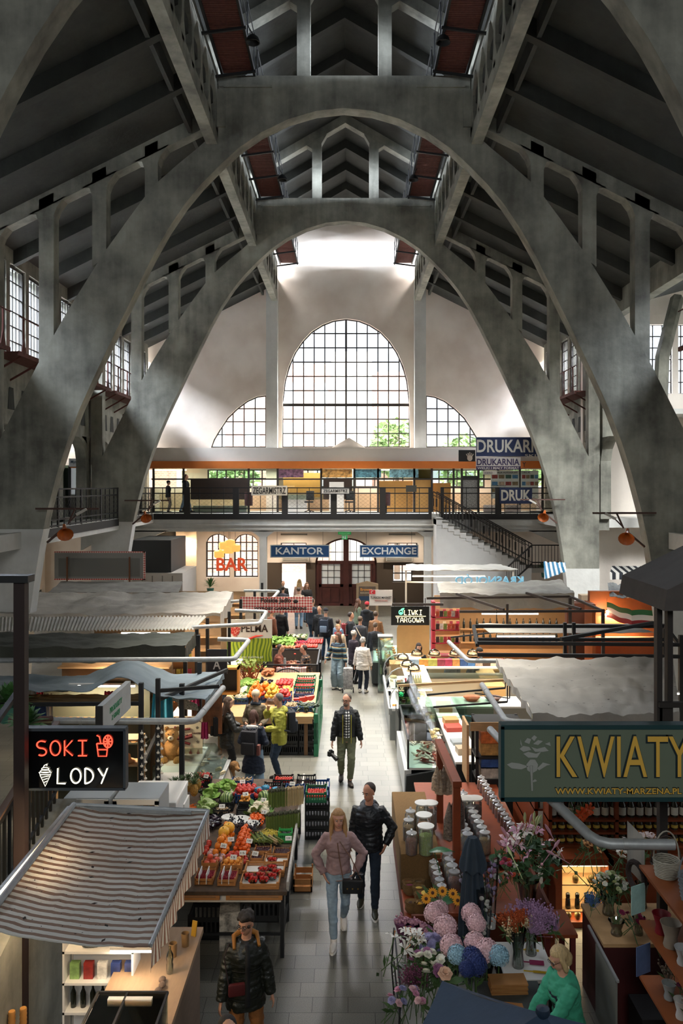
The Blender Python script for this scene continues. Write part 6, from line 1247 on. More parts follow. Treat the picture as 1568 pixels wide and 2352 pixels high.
# ================================================================== goods: one model of each kind, copied with its parts
PROTO = {}
def proto(kind,parts):
 out = []
 for nm,mb,mat,sm,par in parts:
  o = mb.build(nm,mat,None,sm);out.append((nm,o.data,par));bpy.data.objects.remove(o)
 PROTO[kind] = out
def inst(kind,loc,label,cat,group=None,rz=0,s=1,rot=None,mat=None,name=None):
 P = PROTO[kind];nm = name or kind
 if len(P) == 1:r = bpy.data.objects.new(nm,P[0][1]);SC.collection.objects.link(r);objs = [r]
 else:
  r = bpy.data.objects.new(nm,None);SC.collection.objects.link(r);objs = []
  for n_,me,par in P:
   o = bpy.data.objects.new(n_,me);SC.collection.objects.link(o);o.parent = objs[par] if par is not None else r;objs.append(o)
 r.location = loc;r.rotation_euler = rot or (0,0,rz);r.scale = s if isinstance(s,(tuple,list)) else (s,)*3
 if mat:
  o = objs[0];o.data = o.data if o.material_slots else o.data;o.material_slots[0].link = 'OBJECT';o.material_slots[0].material = mat
 return tag(r,label,cat,group)
def pairs(c,w,d,r,n,layers=3,jit=.12):
 """places for a heap, packed in shrinking layers inside a w x d field"""
 out = [];z = 0
 for k in range(layers):
  ww,dd = w-k*1.5*r,d-k*1.5*r
  if ww < r or dd < r:break
  nx,ny = max(1,int(ww/(1.9*r)+.3)),max(1,int(dd/(1.75*r)+.3))
  for j in range(ny):
   for i in range(nx):out.append(V((c[0]-ww/2+ww*(i+.5+.25*(j % 2))/nx+R.uniform(-jit,jit)*r,c[1]-dd/2+dd*(j+.5)/ny+R.uniform(-jit,jit)*r,c[2]+r+k*1.55*r)))
 return out[:n] if n < len(out) and layers == 1 else (out if n >= len(out) else out[:n])
CNT = {};OVER = {'cherry':[],'strawberry':[]}
def heap(kind,c,w,d,r,n,label,cat,layers=3,s=None,mat=None,mats=None,jit=.15):
 for p in pairs(c,w,d,r,n,layers,jit):
  CNT[kind] = CNT.get(kind,0)+1
  if kind in OVER and CNT[kind] > 300:OVER[kind].append((p,s or 1));continue
  inst(kind,p,label,cat,label.split(' in ')[0][:40]+' heap',rot=(R.uniform(-.5,.5),R.uniform(-.5,.5),R.uniform(0,6.3)),s=(s or 1)*R.uniform(.92,1.06),mat=R.choice(mats) if mats else mat)
def fruit(col,r,sq=1,var=.12,rough=.4,stem='#4a5a24',sc=14,dimple=True):
 b = MB();b.ball((0,0,0),(r,r,r*sq),12,8,None,(lambda v:V((v.x,v.y,v.z-r*.25*math.exp(-((v.x**2+v.y**2)/(r*.3)**2)) if v.z > 0 else v.z))) if dimple else None)
 return [('flesh',b,M(col,rough,0,var,sc,.15,60),True,None),('stem',MB().tube([(0,0,r*sq*.7),(r*.05,0,r*sq*.95)],r*.08,5),M(stem,.8),True,None)]
OR_ = '#e2741a'
for k,col,r,sq in (('orange','#e5801c',.045,1),('mandarin','#e0601a',.034,.88),('peach','#d0563a',.042,.95),('apricot','#e89a3e',.032,.95),('nectarine','#b9331f',.04,.95),('apple','#b02a22',.042,.92),('yellow_apple','#d6a83a',.042,.92),('tomato','#c9341e',.04,.8),('melon','#e3a62f',.085,.95),('onion','#b9743a',.036,.95)):proto(k,fruit(col,r,sq))
def single(k,mb,mat,sm=True):proto(k,[(k,mb,mat,sm,None)])
b = MB();b.ball((0,0,0),(.018,.018,.022),8,6,None,lambda v:V((v.x*(1+.3*v.z/.022),v.y*(1+.3*v.z/.022),v.z)));cap_ = MB()
for k in range(5):a = k*1.256;cap_.add([V((0,0,.02)),V((math.cos(a)*.014,math.sin(a)*.014,.024)),V((math.cos(a+.5)*.006,math.sin(a+.5)*.006,.021))],[(0,1,2)])
proto('strawberry',[('flesh',b,M('#b81a14',.35,0,.15,30),True,None),('leaf_cap',cap_,M('#3f6b22',.7),False,None)])
single('cherry',MB().ball((0,0,0),.013,8,6).tube([(0,0,.01),(.006,0,.035)],.0014,4),M('#3c0d12',.25,spec=.6));single('raspberry',MB().ball((0,0,0),(.011,.011,.013),7,5),M('#8e1024',.5,0,.4,80))
single('grape_bunch',(lambda m:[m.ball((R.gauss(0,.03),R.gauss(0,.045),R.uniform(0,.035)),.0125,7,5) for _ in range(34)][0])(MB()),M('#14151f',.35,0,.2,20));
def bumpy(k,r,col,n,rr,leaf=None,lc='#5d7d3a',ll=.1):
 q = MB();
 for _ in range(n):a,e = R.uniform(0,6.28),R.uniform(.1,1.5);q.ball((math.cos(a)*math.cos(e)*r*.75,math.sin(a)*math.cos(e)*r*.75,math.sin(e)*r*.55),rr,6,5)
 q.ball((0,0,0),(r,r,r*.6),10,6);parts = [('head',q,M(col,.8,0,.15,30,.4,60),True,None)]
 if leaf:
  l = MB()
  for i in range(leaf):
   a = i*6.28/leaf+R.uniform(-.2,.2);d = V((math.cos(a),math.sin(a),0));t = V((-d.y,d.x,0));P_ = [d*r*.5-V((0,0,r*.4)),d*(r+ll*.3)-V((0,0,r*.15)),d*(r+ll*.7)+V((0,0,r*.35))]
   l.add([P_[0]-t*.02,P_[0]+t*.02,P_[1]+t*.05,P_[1]-t*.05,P_[2]+t*.025,P_[2]-t*.025],[(0,1,2,3),(3,2,4,5)])
  parts.append(('leaf',l,M(lc,.7,0,.25,12),True,None))
 proto(k,parts)
bumpy('cauliflower',.085,'#d9cdb0',26,.026,7);bumpy('cabbage',.1,'#a8b77c',0,.03,9,'#8aa35c',.08);bumpy('lettuce',.07,'#8fae58',5,.03,14,'#7fa348',.12);bumpy('broccoli',.06,'#3e5a2a',26,.02,4)
single('watermelon',MB().ball((0,0,0),(.11,.11,.1),18,10),stripes('#2f4d22','#8fa05e',0,.035,.5,.4,wob=.1));single('zucchini',MB().tube([(0,-.11,0),(0,-.08,.005),(0,.08,.005),(0,.12,0)],[.014,.023,.02,.008],10),M('#223016',.4));single('carrot',MB().tube([(0,-.1,0),(0,-.02,0),(0,.09,0)],[.004,.016,.022],8).tube([(0,.09,0),(.01,.13,.01)],.005,4),M('#c7621f',.6,0,.15,20));single('sweet_potato',MB().tube([(0,-.1,0),(0,-.06,.004),(0,.05,-.004),(0,.1,0)],[.01,.032,.036,.01],9),M('#a86a44',.8,0,.2,14));single('ginger_root',MB().ball((0,0,0),(.03,.02,.014)).ball((.028,.01,0),(.018,.014,.012)).ball((-.02,.018,0),(.014,.014,.012)),M('#a08868',.9,0,.2,20));single('aubergine',MB().tube([(0,-.09,0),(0,-.05,0),(0,.04,0),(0,.09,0)],[.015,.038,.03,.012],10),M('#1c0f1c',.2));single('garlic_bulb',MB().ball((0,0,0),(.026,.026,.02),8,6).tube([(0,0,.015),(0,0,.05)],[.008,.004],5),M('#ddd2c0',.7,0,.1,20));single('mushroom',MB().lathe([(.0,.03),(.025,.025),(.032,.01),(.012,.005),(.012,-.02)],n=10),M('#cdbfa8',.8));single('radish_bunch',(lambda m:[m.ball((R.gauss(0,.03),R.gauss(0,.03),R.uniform(0,.02)),.015,7,5) for _ in range(12)][0])(MB()),M('#b01838',.4));single('avocado',MB().ball((0,0,0),(.035,.05,.033),10,7),M('#1f2a1c',.6,0,.2,30));single('kiwi',MB().ball((0,0,0),(.024,.032,.023)),M('#6e5436',.9));single('celeriac',MB().ball((0,0,0),(.06,.06,.055)),M('#a8926e',.9,0,.3,20,.6,40));single('sausage',MB().tube([(0,-.13,0),(0,-.1,.008),(0,.1,.008),(0,.13,0)],[.01,.022,.022,.01],8),M('#6e2c20',.5,0,.2,15));single('bread_loaf',MB().ball((0,0,0),(.09,.13,.05),12,7),M('#a9672e',.8,0,.2,10));single('cheese_round',MB().lathe([(.08,0),(.09,.01),(.09,.05),(.08,.06)],n=18),M('#dcc07c',.6,0,.08,10));single('cheese_wedge',MB().prism([(0,0),(.14,.03),(.14,-.03)],0,.05,'Z'),M('#e3cc92',.6));single('carton',MB().bx(-.05,.05,-.035,.035,0,.17),M('#b9684a',.6,0,.7,14),False)
q = MB();q.ball((0,0,0),(.06,.06,.09),12,9);cr_ = MB()
for i in range(26):
 a = i*2.4;e = .25+i/26*1.1;L_ = .2-.004*i;d = V((math.cos(a)*math.cos(e),math.sin(a)*math.cos(e),math.sin(e)));t = V((-math.sin(a),math.cos(a),0));cr_.add([V((0,0,.08))-t*.01,V((0,0,.08))+t*.01,V((0,0,.08))+d*L_*.6+t*.008,V((0,0,.08))+d*L_*.6-t*.008,V((0,0,.08))+d*L_-V((0,0,.02))],[(0,1,2,3),(3,2,4)])
proto('pineapple',[('flesh',q,M('#a5762e',.7,0,.5,50,.8,60),True,None),('crown',cr_,M('#4f6339',.6,0,.2,12),False,None)])
q = MB();ti = MB()
for i in range(22):a,r_ = R.uniform(0,6.28),R.uniform(0,.045);q.tube([(math.cos(a)*r_,math.sin(a)*r_,0),(math.cos(a)*r_*1.1,math.sin(a)*r_*1.1,.2)],.007,5);ti.ball((math.cos(a)*r_*1.1,math.sin(a)*r_*1.1,.21),(.01,.01,.022),6,4)
proto('asparagus_bundle',[('stalks',q,M('#6e7d3c',.6,0,.2,10),True,None),('tips',ti,M('#4a4a34',.7),True,None)]);proto('white_asparagus_bundle',[('stalks',q,M('#c9b182',.6,0,.12,10),True,None),('tips',ti,M('#b39a74',.7),True,None)])
# containers: x (width) by y (depth), scaled per copy
def crate_proto(k,col,slat=False):
 q = MB();w,d,h = .5,.5,1
 if slat:
  for z0,z1 in ((0,.42),(.56,.98)):q.bx(-w,w,-d,-d+.03,z0,z1).bx(-w,w,d-.03,d,z0,z1).bx(-w,-w+.03,-d,d,z0,z1).bx(w-.03,w,-d,d,z0,z1)
  q.bx(-w,w,-d,d,0,.06)
  for a in (-1,1):
   for b in (-1,1):q.bx(a*w-a*.07,a*w,b*d-b*.07,b*d,0,1.25)
 else:
  q.bx(-w,w,-d,d,0,.05)
  for s in (-1,1):
   for z0,z1 in ((0,.3),(.8,1.0)):q.bx(-w,w,s*d-s*.03,s*d,z0,z1).bx(s*w-s*.03,s*w,-d,d,z0,z1)
   for i in range(9):x = -w+i*(2*w-.04)/8;q.bx(x,x+.05,s*d-s*.025,s*d,.3,.8).bx(s*w-s*.025,s*w,x,x+.05,.3,.8)
   for x in (-w,w-.12):q.bx(x,x+.12,s*d-s*.03,s*d,1,1.12)
 single(k,q,col if not isinstance(col,str) else M(col,.55,0,.06,6),False)
crate_proto('blue_crate','#1f4576');crate_proto('green_crate','#1f6b48');crate_proto('black_crate','#141516');crate_proto('wooden_crate',M('#a9713c',.75,0,.15,5),True)
def crate(kind,c,w,d,h,label,rz=0):return inst(kind,c,label,'crate',None,rz,(w,d,h),name=kind)
def tag_card(c,label,rz=0,tilt=.6):
 o = solo('price_card',label,'price tag',MB().bx(-.045,.045,-.002,.002,0,.06),M('#e8e4da',.7),c,rz,'price cards on the fruit stalls');o.rotation_euler = (-tilt,0,rz)
 t = text(R.choice(('12','9,90','15','7,50','20')),.03,M('#222222',.7),o,(-.03,-.004,.016),ext=.001,fit=(.055,.026))
def U(u,v,z):return gz(380+u/4.126,1760+v/4.126,z)
# --- near fruit stall: trestle table
TZ = .92
tb = thing('market_table','long trestle table under the near fruit display, boarded edge towards the aisle','table');MB().bx(-2.75,-.78,10.55,14.6,TZ-.05,TZ).build('tabletop',M('#4a3a2c',.8,0,.5,7),tb)
MB().bx(-.79,-.76,10.6,14.6,TZ-.02,TZ+.1).build('edge_film',M('#a9a39a',.4,0,.2,12,.8,20),tb)
for x in (-.85,-2.6):
 for y in (10.7,11.6,12.5,13.5,14.5):MB().bx(x-.025,x+.025,y-.025,y+.025,0,TZ-.05).build('leg',BLK,tb)
MB().bar((-.85,10.7,.25),(-.85,12.5,.25),.03).bar((-.85,10.7,.3),(-2.6,10.7,.3),.03).bar((-.85,11.6,.1),(-.85,12.5,.6),.02).build('brace',BLK,tb)
MB().bx(-2.6,-.86,10.62,10.64,.75,TZ-.05).build('newspaper_edge',M('#c9c2b6',.8,0,.1,10),tb)
for i,(x,lb) in enumerate(((-2.0,'empty wooden tray pushed under the front left of the fruit table edge'),(-1.2,'empty wooden tray with newspaper under the front right of the fruit table edge'))):crate('wooden_crate',(x,10.75,TZ-.12),.72,.36,.08,lb)
FZ = TZ+.0
def tray(kind,u0,v0,u1,v1,h,lb,fill=None,n=60,r=.03,layers=2,cat='fruit',fl=None,mats=None,dz=0,s=1):
 a,b = U(u0,v1,FZ+h),U(u1,v0,FZ+h);c = V(((a.x+b.x)/2,(a.y+b.y)/2,FZ));w,d = b.x-a.x,b.y-a.y
 if kind:crate(kind,c,w,d,h,lb)
 if fill:heap(fill,(c.x,c.y,FZ+dz),w*(.92 if kind else 1.2),d*(.9 if kind else 1.15),r,n,fl or lb,cat,layers,s,mats=mats)
 return c,w,d
tray('wooden_crate',275,975,480,1065,.08,'small wooden tray of raspberry punnets at the front left corner','raspberry',130,.012,2,'fruit','raspberry in a punnet at the front left corner of the near stall',dz=.055)
tray('wooden_crate',490,980,690,1075,.08,'small wooden tray of raspberry punnets beside the strawberry tray','raspberry',130,.012,2,'fruit','raspberry in a punnet next to the strawberry tray of the near stall',dz=.055)
for u in (330,400,545,610):solo('cardboard_divider','white divider sticking up between raspberry punnets','divider',MB().bx(-.005,.005,-.12,.12,0,.13),WHT2,U(u,1020,FZ+.1)-V((0,0,.08)),0,'white dividers in the raspberry trays')
tray('wooden_crate',700,1000,1095,1115,.07,'large wooden tray with a white liner at the front right corner')
tray('wooden_crate',740,900,1140,1000,.07,'large wooden tray of strawberries second from the front right corner');tray('wooden_crate',930,825,1170,905,.07,'wooden tray with one strawberry punnet, third from the front right corner')
for i,(u,v) in enumerate(((790,1010),(830,1040),(900,1000),(930,1040),(1010,1010),(925,950),(1010,930),(1050,970),(1010,860))):
 c = U(u,v,FZ+.1);c.z = FZ+.02;t = inst_p = thing('berry_punnet','clear punnet of strawberries in the front right trays','punnet',c,R.uniform(0,3),'strawberry punnets in the wooden trays');MB().lathe([(.055,0),(.075,.06),(.07,.06),(.052,.005)],n=8).build('box',glass('#dfe8ea',.15),t)
 heap('strawberry',(c.x,c.y,c.z+.02),.12,.12,.019,12,'strawberry in a clear punnet at the front right of the near stall','fruit',2)
for a in ((705,1005,1090,1110),(745,905,1135,995),(935,830,1165,900)):
 p,q_ = U(a[0],a[3],FZ+.03),U(a[2],a[1],FZ+.03);solo('paper_liner','white paper liner under the strawberry punnets','paper',MB().bx(p.x,q_.x,p.y,q_.y,FZ+.012,FZ+.018),M('#cfcbc2',.8),(0,0,0),0,'white liners in the strawberry trays')
for (k,u0,v0,u1,v1,h,n,r,ly,kind,lb) in (('wooden_crate',340,850,510,915,.12,40,.042,2,'peach','peach in the front left crate of the near fruit stall'),('wooden_crate',520,865,740,935,.12,50,.033,2,'apricot','apricot in the crate beside the peaches'),(None,560,800,760,855,.12,22,.04,2,'nectarine','nectarine in the row behind the apricots'),
  (None,380,740,560,830,.15,14,.045,1,'peach','foil-wrapped peach in the row behind the front left crate'),(None,555,745,670,800,.12,10,.04,1,'avocado','avocado in the gap between peaches and mandarins'),(None,680,770,800,815,.1,26,.028,1,'kiwi','kiwi in the row before the mandarins'),
  (None,455,570,640,750,.18,95,.046,4,'orange','orange in the big heap of the near fruit stall'),(None,640,590,820,750,.15,120,.035,4,'mandarin','mandarin in the heap beside the big oranges'),(None,470,540,640,610,.3,9,.085,1,'melon','yellow melon in the row on top of the orange heap'),
  ('wooden_crate',840,755,1005,800,.08,110,.0135,2,'cherry','cherry in the left dark cherry tray of the near stall'),('wooden_crate',1015,770,1190,825,.08,110,.0135,2,'cherry','cherry in the right dark cherry tray of the near stall'),('wooden_crate',800,820,930,870,.09,40,.0135,1,'cherry','cherry in the small carton before the dark cherry trays'),
  (None,780,420,930,490,.16,28,.036,2,'mandarin','mandarin in the small heap under the cauliflowers'),(None,790,330,980,410,.18,8,.085,1,'cauliflower','cauliflower in the leafy row at the middle of the near stall'),('black_crate',495,290,660,345,.14,5,.1,1,'watermelon','striped watermelon in the black crate of the near stall'),
  ('black_crate',680,285,820,335,.1,20,.04,2,'apricot','apricot in the black crate right of the watermelons'),('black_crate',670,345,800,410,.12,0,.04,1,None,''),('blue_crate',655,210,850,270,.14,40,.042,2,'nectarine','nectarine in the blue crate at the middle back'),(None,655,160,860,215,.2,46,.042,2,'apple','red apple in the heap at the middle back'),
  (None,850,160,990,230,.2,16,.042,2,'apple','dark red apple in the row near the blue bags'),(None,330,300,450,400,.16,6,.09,1,'cabbage','pale cabbage in the left part of the near stall'),(None,340,200,480,290,.16,6,.09,1,'lettuce','lettuce in the row behind the pale cabbages'),(None,460,120,640,170,.2,8,.07,1,'lettuce','leafy green in the back row of the near stall'),
  (None,540,165,650,220,.16,8,.045,1,'garlic_bulb','white fennel bulb in the back row of the near stall'),(None,180,360,345,415,.12,14,.036,2,'sweet_potato','sweet potato in the row by the white freezer'),(None,150,300,260,350,.14,14,.024,2,'carrot','carrot in the bunch beside the white freezer'),(None,340,160,460,200,.18,9,.025,1,'zucchini','dark cucumber in the row behind the lettuces'),
  (None,400,430,500,510,.16,10,.04,2,'aubergine','aubergine in the row beside the awning edge'),(None,350,660,430,760,.16,14,.042,2,'nectarine','nectarine in the row hidden beside the awning'),(None,395,540,440,620,.16,4,.05,1,'yellow_apple','yellow fruit in the corner beside the awning'),('black_crate',450,370,610,415,.12,26,.028,1,'ginger_root','dark root in the black crate before the watermelons'),
  ('black_crate',250,70,440,110,.16,30,.04,2,'apple','pink apple in the far left corner of the near stall'),('blue_crate',620,105,830,140,.12,40,.028,2,'ginger_root','ginger root in the far row of the near stall'),(None,250,110,350,170,.18,5,.05,1,'radish_bunch','radish bunch in the far left of the near stall'),
  ('blue_crate',1125,170,1320,250,.14,120,.0135,2,'cherry','cherry in the blue crate by the aisle'),('green_crate',1325,175,1530,255,.16,90,.02,3,'strawberry','strawberry in the green crate on the stack by the aisle'),('black_crate',1015,80,1215,130,.12,70,.021,2,'strawberry','strawberry in the black crate at the far aisle corner'),('black_crate',1240,80,1425,130,.12,60,.014,1,'cherry','cherry in the black punnet crate at the far aisle corner'),
  ('black_crate',920,150,1110,205,.1,60,.015,1,'cherry','blueberry in the crate left of the blue cherry crate'),(None,1075,180,1165,250,.28,12,.032,2,'mushroom','mushroom in the pale pile above the asparagus'),(None,905,245,990,290,.2,3,.09,1,'watermelon','green melon in the row beside the blue bags'),(None,570,450,640,500,.24,4,.05,1,'grape_bunch','dark grape bunch in the left white paper tray'),(None,660,475,760,530,.24,6,.05,1,'grape_bunch','dark grape bunch in the middle white paper tray'),(None,790,510,860,560,.24,4,.05,1,'grape_bunch','dark grape bunch in the right white paper tray')):
 cl = {'cauliflower':'vegetable','cabbage':'vegetable','lettuce':'vegetable','carrot':'vegetable','sweet_potato':'vegetable','zucchini':'vegetable','aubergine':'vegetable','radish_bunch':'vegetable','mushroom':'mushroom','ginger_root':'root','garlic_bulb':'vegetable'}.get(kind,'fruit')
 mp_ = [M('#23283a',.5)] if lb.startswith('blueberry') else ([M('#c9a09a',.35,0,.2,20,.6,30)] if lb.startswith('foil') else None)
 tray(k,u0,v0,u1,v1,h if k else h,'%s holding %s' % ({'black_crate':'black plastic crate','blue_crate':'blue plastic crate','green_crate':'green plastic crate','wooden_crate':'wooden crate'}.get(k,''),(lb.split(' in ')[0]+'s, '+lb.split(' in ')[1].replace('crate','part') if lb else 'nothing but white paper')),kind,n,r,ly,cl,lb,mp_,dz=(h*.45 if k else max(0,h-.13)))
PW = M('#d6d3cc',.8,0,.05,10,.6,20)
for u,v,s_,lb in ((600,480,.16,'left'),(710,505,.22,'middle'),(825,540,.16,'right')):c = U(u,v,FZ+.14);solo('paper_tray','crumpled white paper around the grapes, %s one' % lb,'paper',MB().lathe([(.01,0),(s_*.5,.01),(s_*.75,.06),(s_*.7,.07),(s_*.45,.02),(.01,.015)],n=11),PW,(c.x,c.y,FZ+.08),R.random(),None,True)
for i in range(6):c = U(1010+52*(i % 6),400-6*i,FZ+.1);inst('asparagus_bundle' if i < 3 else 'white_asparagus_bundle',(c.x,c.y,FZ+.12),('green' if i < 3 else 'white')+' asparagus bundle standing upright in the back row at the aisle side','vegetable',('green' if i < 3 else 'white')+' asparagus bundles, back row',s=1.25)
for i in range(6):c = U(985+50*(i % 6),560-6*i,FZ+.1);inst('asparagus_bundle',(c.x,c.y,FZ+.02),'green asparagus bundle standing upright in the front row at the aisle side','vegetable','green asparagus bundles, front row',s=1.15)
for i in range(3):c = U(860+45*i,690,FZ+.06);inst('asparagus_bundle',(c.x,c.y-.1,FZ+.06),'green asparagus bundle lying flat before the yellow beans','vegetable','asparagus lying flat',rot=(-PI/2+.15,0,.5))
for i in range(3):c = U(1020+45*i,690,FZ+.06);inst('white_asparagus_bundle' if i == 1 else 'asparagus_bundle',(c.x,c.y-.1,FZ+.06),'slim %s stalks lying flat before the green basket, %s bunch' % (('green','pale','green')[i],('left','middle','right')[i]),'vegetable',None,rot=(-PI/2+.15,0,.9),s=.8)
bn = MB()
c = U(970,620,FZ+.12)
for _ in range(160):p = V((R.gauss(0,.06),R.gauss(0,.05),R.uniform(.02,.08)));a = R.uniform(0,6.3);bn.tube([p,p+V((math.cos(a)*.05,math.sin(a)*.05,.005)),p+V((math.cos(a)*.09,math.sin(a+.3)*.09,-.01))],.004,4)
solo('yellow_beans','loose heap of yellow string beans','beans',bn,M('#c9b44a',.6),(c.x,c.y,FZ+.03),0,None,True,kind='stuff');inst('black_crate',(c.x,c.y,FZ),'flat dark box holding the yellow beans','box',s=(.28,.24,.05),name='bean_box')
c = U(1135,640,FZ+.1);inst('green_crate',(c.x,c.y,FZ),'bright green basket beside the yellow beans','basket',s=(.2,.18,.14),name='green_basket',mat=M('#3fae5a',.5));heap('avocado',(c.x,c.y,FZ+.05),.16,.14,.035,8,'green fruit in the bright green basket','fruit',1)
for i,(u,v) in enumerate(((160,215),(215,190),(270,230),(300,175),(90,225))):c = U(u,v,FZ+.25);inst('pineapple',(c.x,c.y,FZ+.26),'pineapple with a big grey-green crown in the row by the freezer','fruit','pineapples by the white freezer',s=1.15,rz=i)
for i,(u,v) in enumerate(((620,700),(545,760),(790,715),(730,830),(620,610),(925,325),(930,440),(760,270),(380,100),(730,150),(845,835),(1165,690),(640,870),(1200,170),(535,385))):c = U(u,v,FZ+.2);tag_card(c-V((0,0,.02)),'white price card standing in the near fruit display',R.uniform(-.4,.4))
PB = M('#3a86a8',.3,0,.2,20,.6,30)
for i,(u,v) in enumerate(((880,225),(950,205),(1040,225))):c = U(u,v,FZ+.16);solo('plastic_bag',['left','middle','right'][i]+' blue plastic bag between apples and cherries','bag',MB().ball((0,0,0),(.07,.06,.05),10,7,None,lambda v:v*(1+.2*math.sin(v.x*80)*math.cos(v.y*60))),PB,c,0,None,True)
for k in range(5):crate('blue_crate' if k == 4 else 'black_crate',(U(1430,215,.95).x,14.45,k*.18),.42,.42,.17,'crate of the aisle stack under the green strawberry crate, %s' % ['lowest','second from the floor','third from the floor','fourth from the floor','blue one on top'][k])
for i,(y,z,lb) in enumerate(((11.3,.0,'left dark crate with newspaper on the floor under the fruit table'),(10.95,.42,'black mesh crate on the rack at the front table leg'))):crate('black_crate',(-1.15 if i else -1.9,y,z),.5,.4,.3,lb)
solo('patterned_box','upright carton with black and yellow bird pattern under the fruit table','box',MB().bx(-.2,.2,-.15,.15,0,.5),M('#a9a296',.7,0,.9,9),(-1.5,11.0,0),.1)
crate('wooden_crate',(-.68,12.6,0),.28,.4,.2,'purple produce box on the floor beside the table leg').material_slots[0].link = 'OBJECT'
bpy.context.view_layer.update()
c = inst('blue_crate',(-2.68,12.75,TZ+.35),'blue tray of onions beside the garlic posts','crate',s=(.35,.3,.1),name='blue_crate');heap('onion',(-2.68,12.75,TZ+.4),.3,.26,.036,26,'onion in the blue tray beside the garlic posts','vegetable',2);solo('tray_stand','pale stand carrying the blue onion tray','stand',MB().bx(-.2,.2,-.2,.2,0,TZ+.34),WHT2,(-2.68,12.75,0))
# --- far fruit stall
def U2(u,v,z):return gz(500+u/6.03,1430+v/6.03,z)
tb = thing('market_table','wooden table under the far fruit display, opposite the cheese counter','table');MB().bx(-3.0,-.78,18.6,23.0,.84,.9).build('tabletop',WOODL,tb)
for x in (-.95,-2.1,-2.9):MB().bx(x-.04,x+.04,18.7,18.78,0,.84).build('leg',M('#7a5a3c',.7),tb)
MB().bx(-2.95,-.8,18.6,18.63,.74,.84).build('apron',WOODL,tb)
for i in range(3):
 for k in range(3):crate('black_crate',(-1.75+i*.42,18.95,k*.25),.4,.5,.24,'black crate under the far fruit table, %s column, %s' % (['left','middle','right'][i],['bottom','middle','top'][k]))
for (k,u0,v0,u1,v1,h,n,r,ly,kind,lb) in (('blue_crate',910,1085,1120,1170,.12,46,.035,2,'ginger_root','ginger root in the front blue crate of the far stall'),('blue_crate',1125,1110,1335,1165,.12,50,.028,1,'zucchini','small green pod in the front right blue crate'),('blue_crate',230,960,460,1050,.14,5,.085,1,'cauliflower','cauliflower in the far left blue crate'),(None,290,860,400,950,.25,4,.09,1,'cauliflower','cauliflower in the heap left of the orange pile'),
  (None,390,850,640,960,.3,130,.045,4,'orange','orange in the bright pile of the far stall'),(None,560,820,740,880,.36,30,.06,2,'orange','large orange in the upper row of the far stall'),(None,640,870,860,970,.3,60,.055,3,'yellow_apple','yellow fruit in the heap beside the far oranges'),(None,850,850,1030,950,.26,44,.045,2,'yellow_apple','mottled apple in the heap of the far stall'),('blue_crate',790,960,1030,1040,.2,60,.05,3,'apple','dark red apple in the front blue crate of the far stall'),('blue_crate',480,970,680,1020,.16,40,.045,2,'nectarine','red nectarine in the front blue crate behind the group'),
  (None,760,770,1050,840,.3,50,.045,2,'apple','red apple in the upper row of the far stall'),(None,300,770,540,840,.3,10,.09,1,'lettuce','pale lettuce in the left upper row of the far stall'),(None,540,740,760,790,.3,10,.06,2,'aubergine','aubergine in the upper row of the far stall'),('blue_crate',1050,920,1330,990,.12,150,.017,2,'cherry','cherry in the blue crate of the far stall'),('green_crate',1050,820,1350,880,.14,120,.024,2,'strawberry','strawberry in the green crate of the far stall'),('green_crate',1080,730,1360,790,.14,90,.024,2,'strawberry','strawberry in the punnet row of the far stall'),
  (None,840,700,1060,760,.14,60,.024,1,'strawberry','strawberry in the white punnets of the far stall'),(None,610,600,780,650,.2,30,.04,2,'sweet_potato','root vegetable in the blue-lined tray of the far stall'),(None,820,1050,890,1100,.2,1,.09,1,'cabbage','single green cabbage behind the yellow-green jacket')):
 a,b = U2(u0,v1,.9+h),U2(u1,v0,.9+h);c = V(((a.x+b.x)/2,(a.y+b.y)/2,.9));w,d = b.x-a.x,max(.3,b.y-a.y)
 if k:crate(k,c,w,d,h,k.replace('_',' ')+' of far '+lb.split(' in the ')[0]+' pile by the '+lb.split(' in the ')[1].split(' of ')[0])
 heap(kind,(c.x,c.y,.9+(h*.4 if k else max(0,h-.16))),w*.92,d*.9,r,n,lb,'vegetable' if kind in ('cauliflower','lettuce','aubergine','sweet_potato','zucchini','cabbage') else 'fruit',ly,r/{'orange':.045,'yellow_apple':.042,'apple':.042,'ginger_root':.03,'cherry':.0135,'strawberry':.02,'lettuce':.08,'zucchini':.02}.get(kind,r))
c = U2(1180,1060,1.02)
for i in range(3):solo('watermelon_slice',['left','middle','right'][i]+' cut red watermelon slice on the far stall','fruit',MB().prism([(0.11*math.cos(PI+PI*k/10),.11*math.sin(PI+PI*k/10)) for k in range(11)],-.05,.05),M('#d8483c',.4),(c.x-.12+i*.14,c.y,1.04+.03*i),.3*i)
rh = MB()
for _ in range(40):a = R.uniform(-.5,.5);rh.tube([(R.uniform(-.2,.2),R.uniform(-.1,.1),0),(R.uniform(-.3,.3)+a*.3,R.uniform(-.15,.1),.35)],[.012,.008],5)
c = U2(430,700,1.1);o = thing('rhubarb_bundle','big bunch of leafy rhubarb at the back left of the far stall','vegetable',(c.x,c.y,.95));rh.build('stalks',M('#a0522e',.6,0,.3,8),o,True);q = MB();leafcloud(q,(0,0,.38),(.4,.3,.2),160,.12);q.build('leaves',M('#8a9a4a',.7,0,.2,8),o)
o = thing('wooden_cabinet','open pale wooden cabinet at the left end of the far stall','cabinet',(-2.93,19.9,.9));MB().bx(-.32,-.28,-.15,.15,0,.85).bx(.28,.32,-.15,.15,0,.85).bx(-.32,.32,-.15,.15,.8,.85).bx(-.32,.32,-.15,.15,.2,.24).bx(-.32,.32,.13,.15,.2,.85).build('frame',M('#c98f46',.6),o);MB().bx(-.25,.25,.1,.12,.25,.75).build('dark_panel',BLK,o)
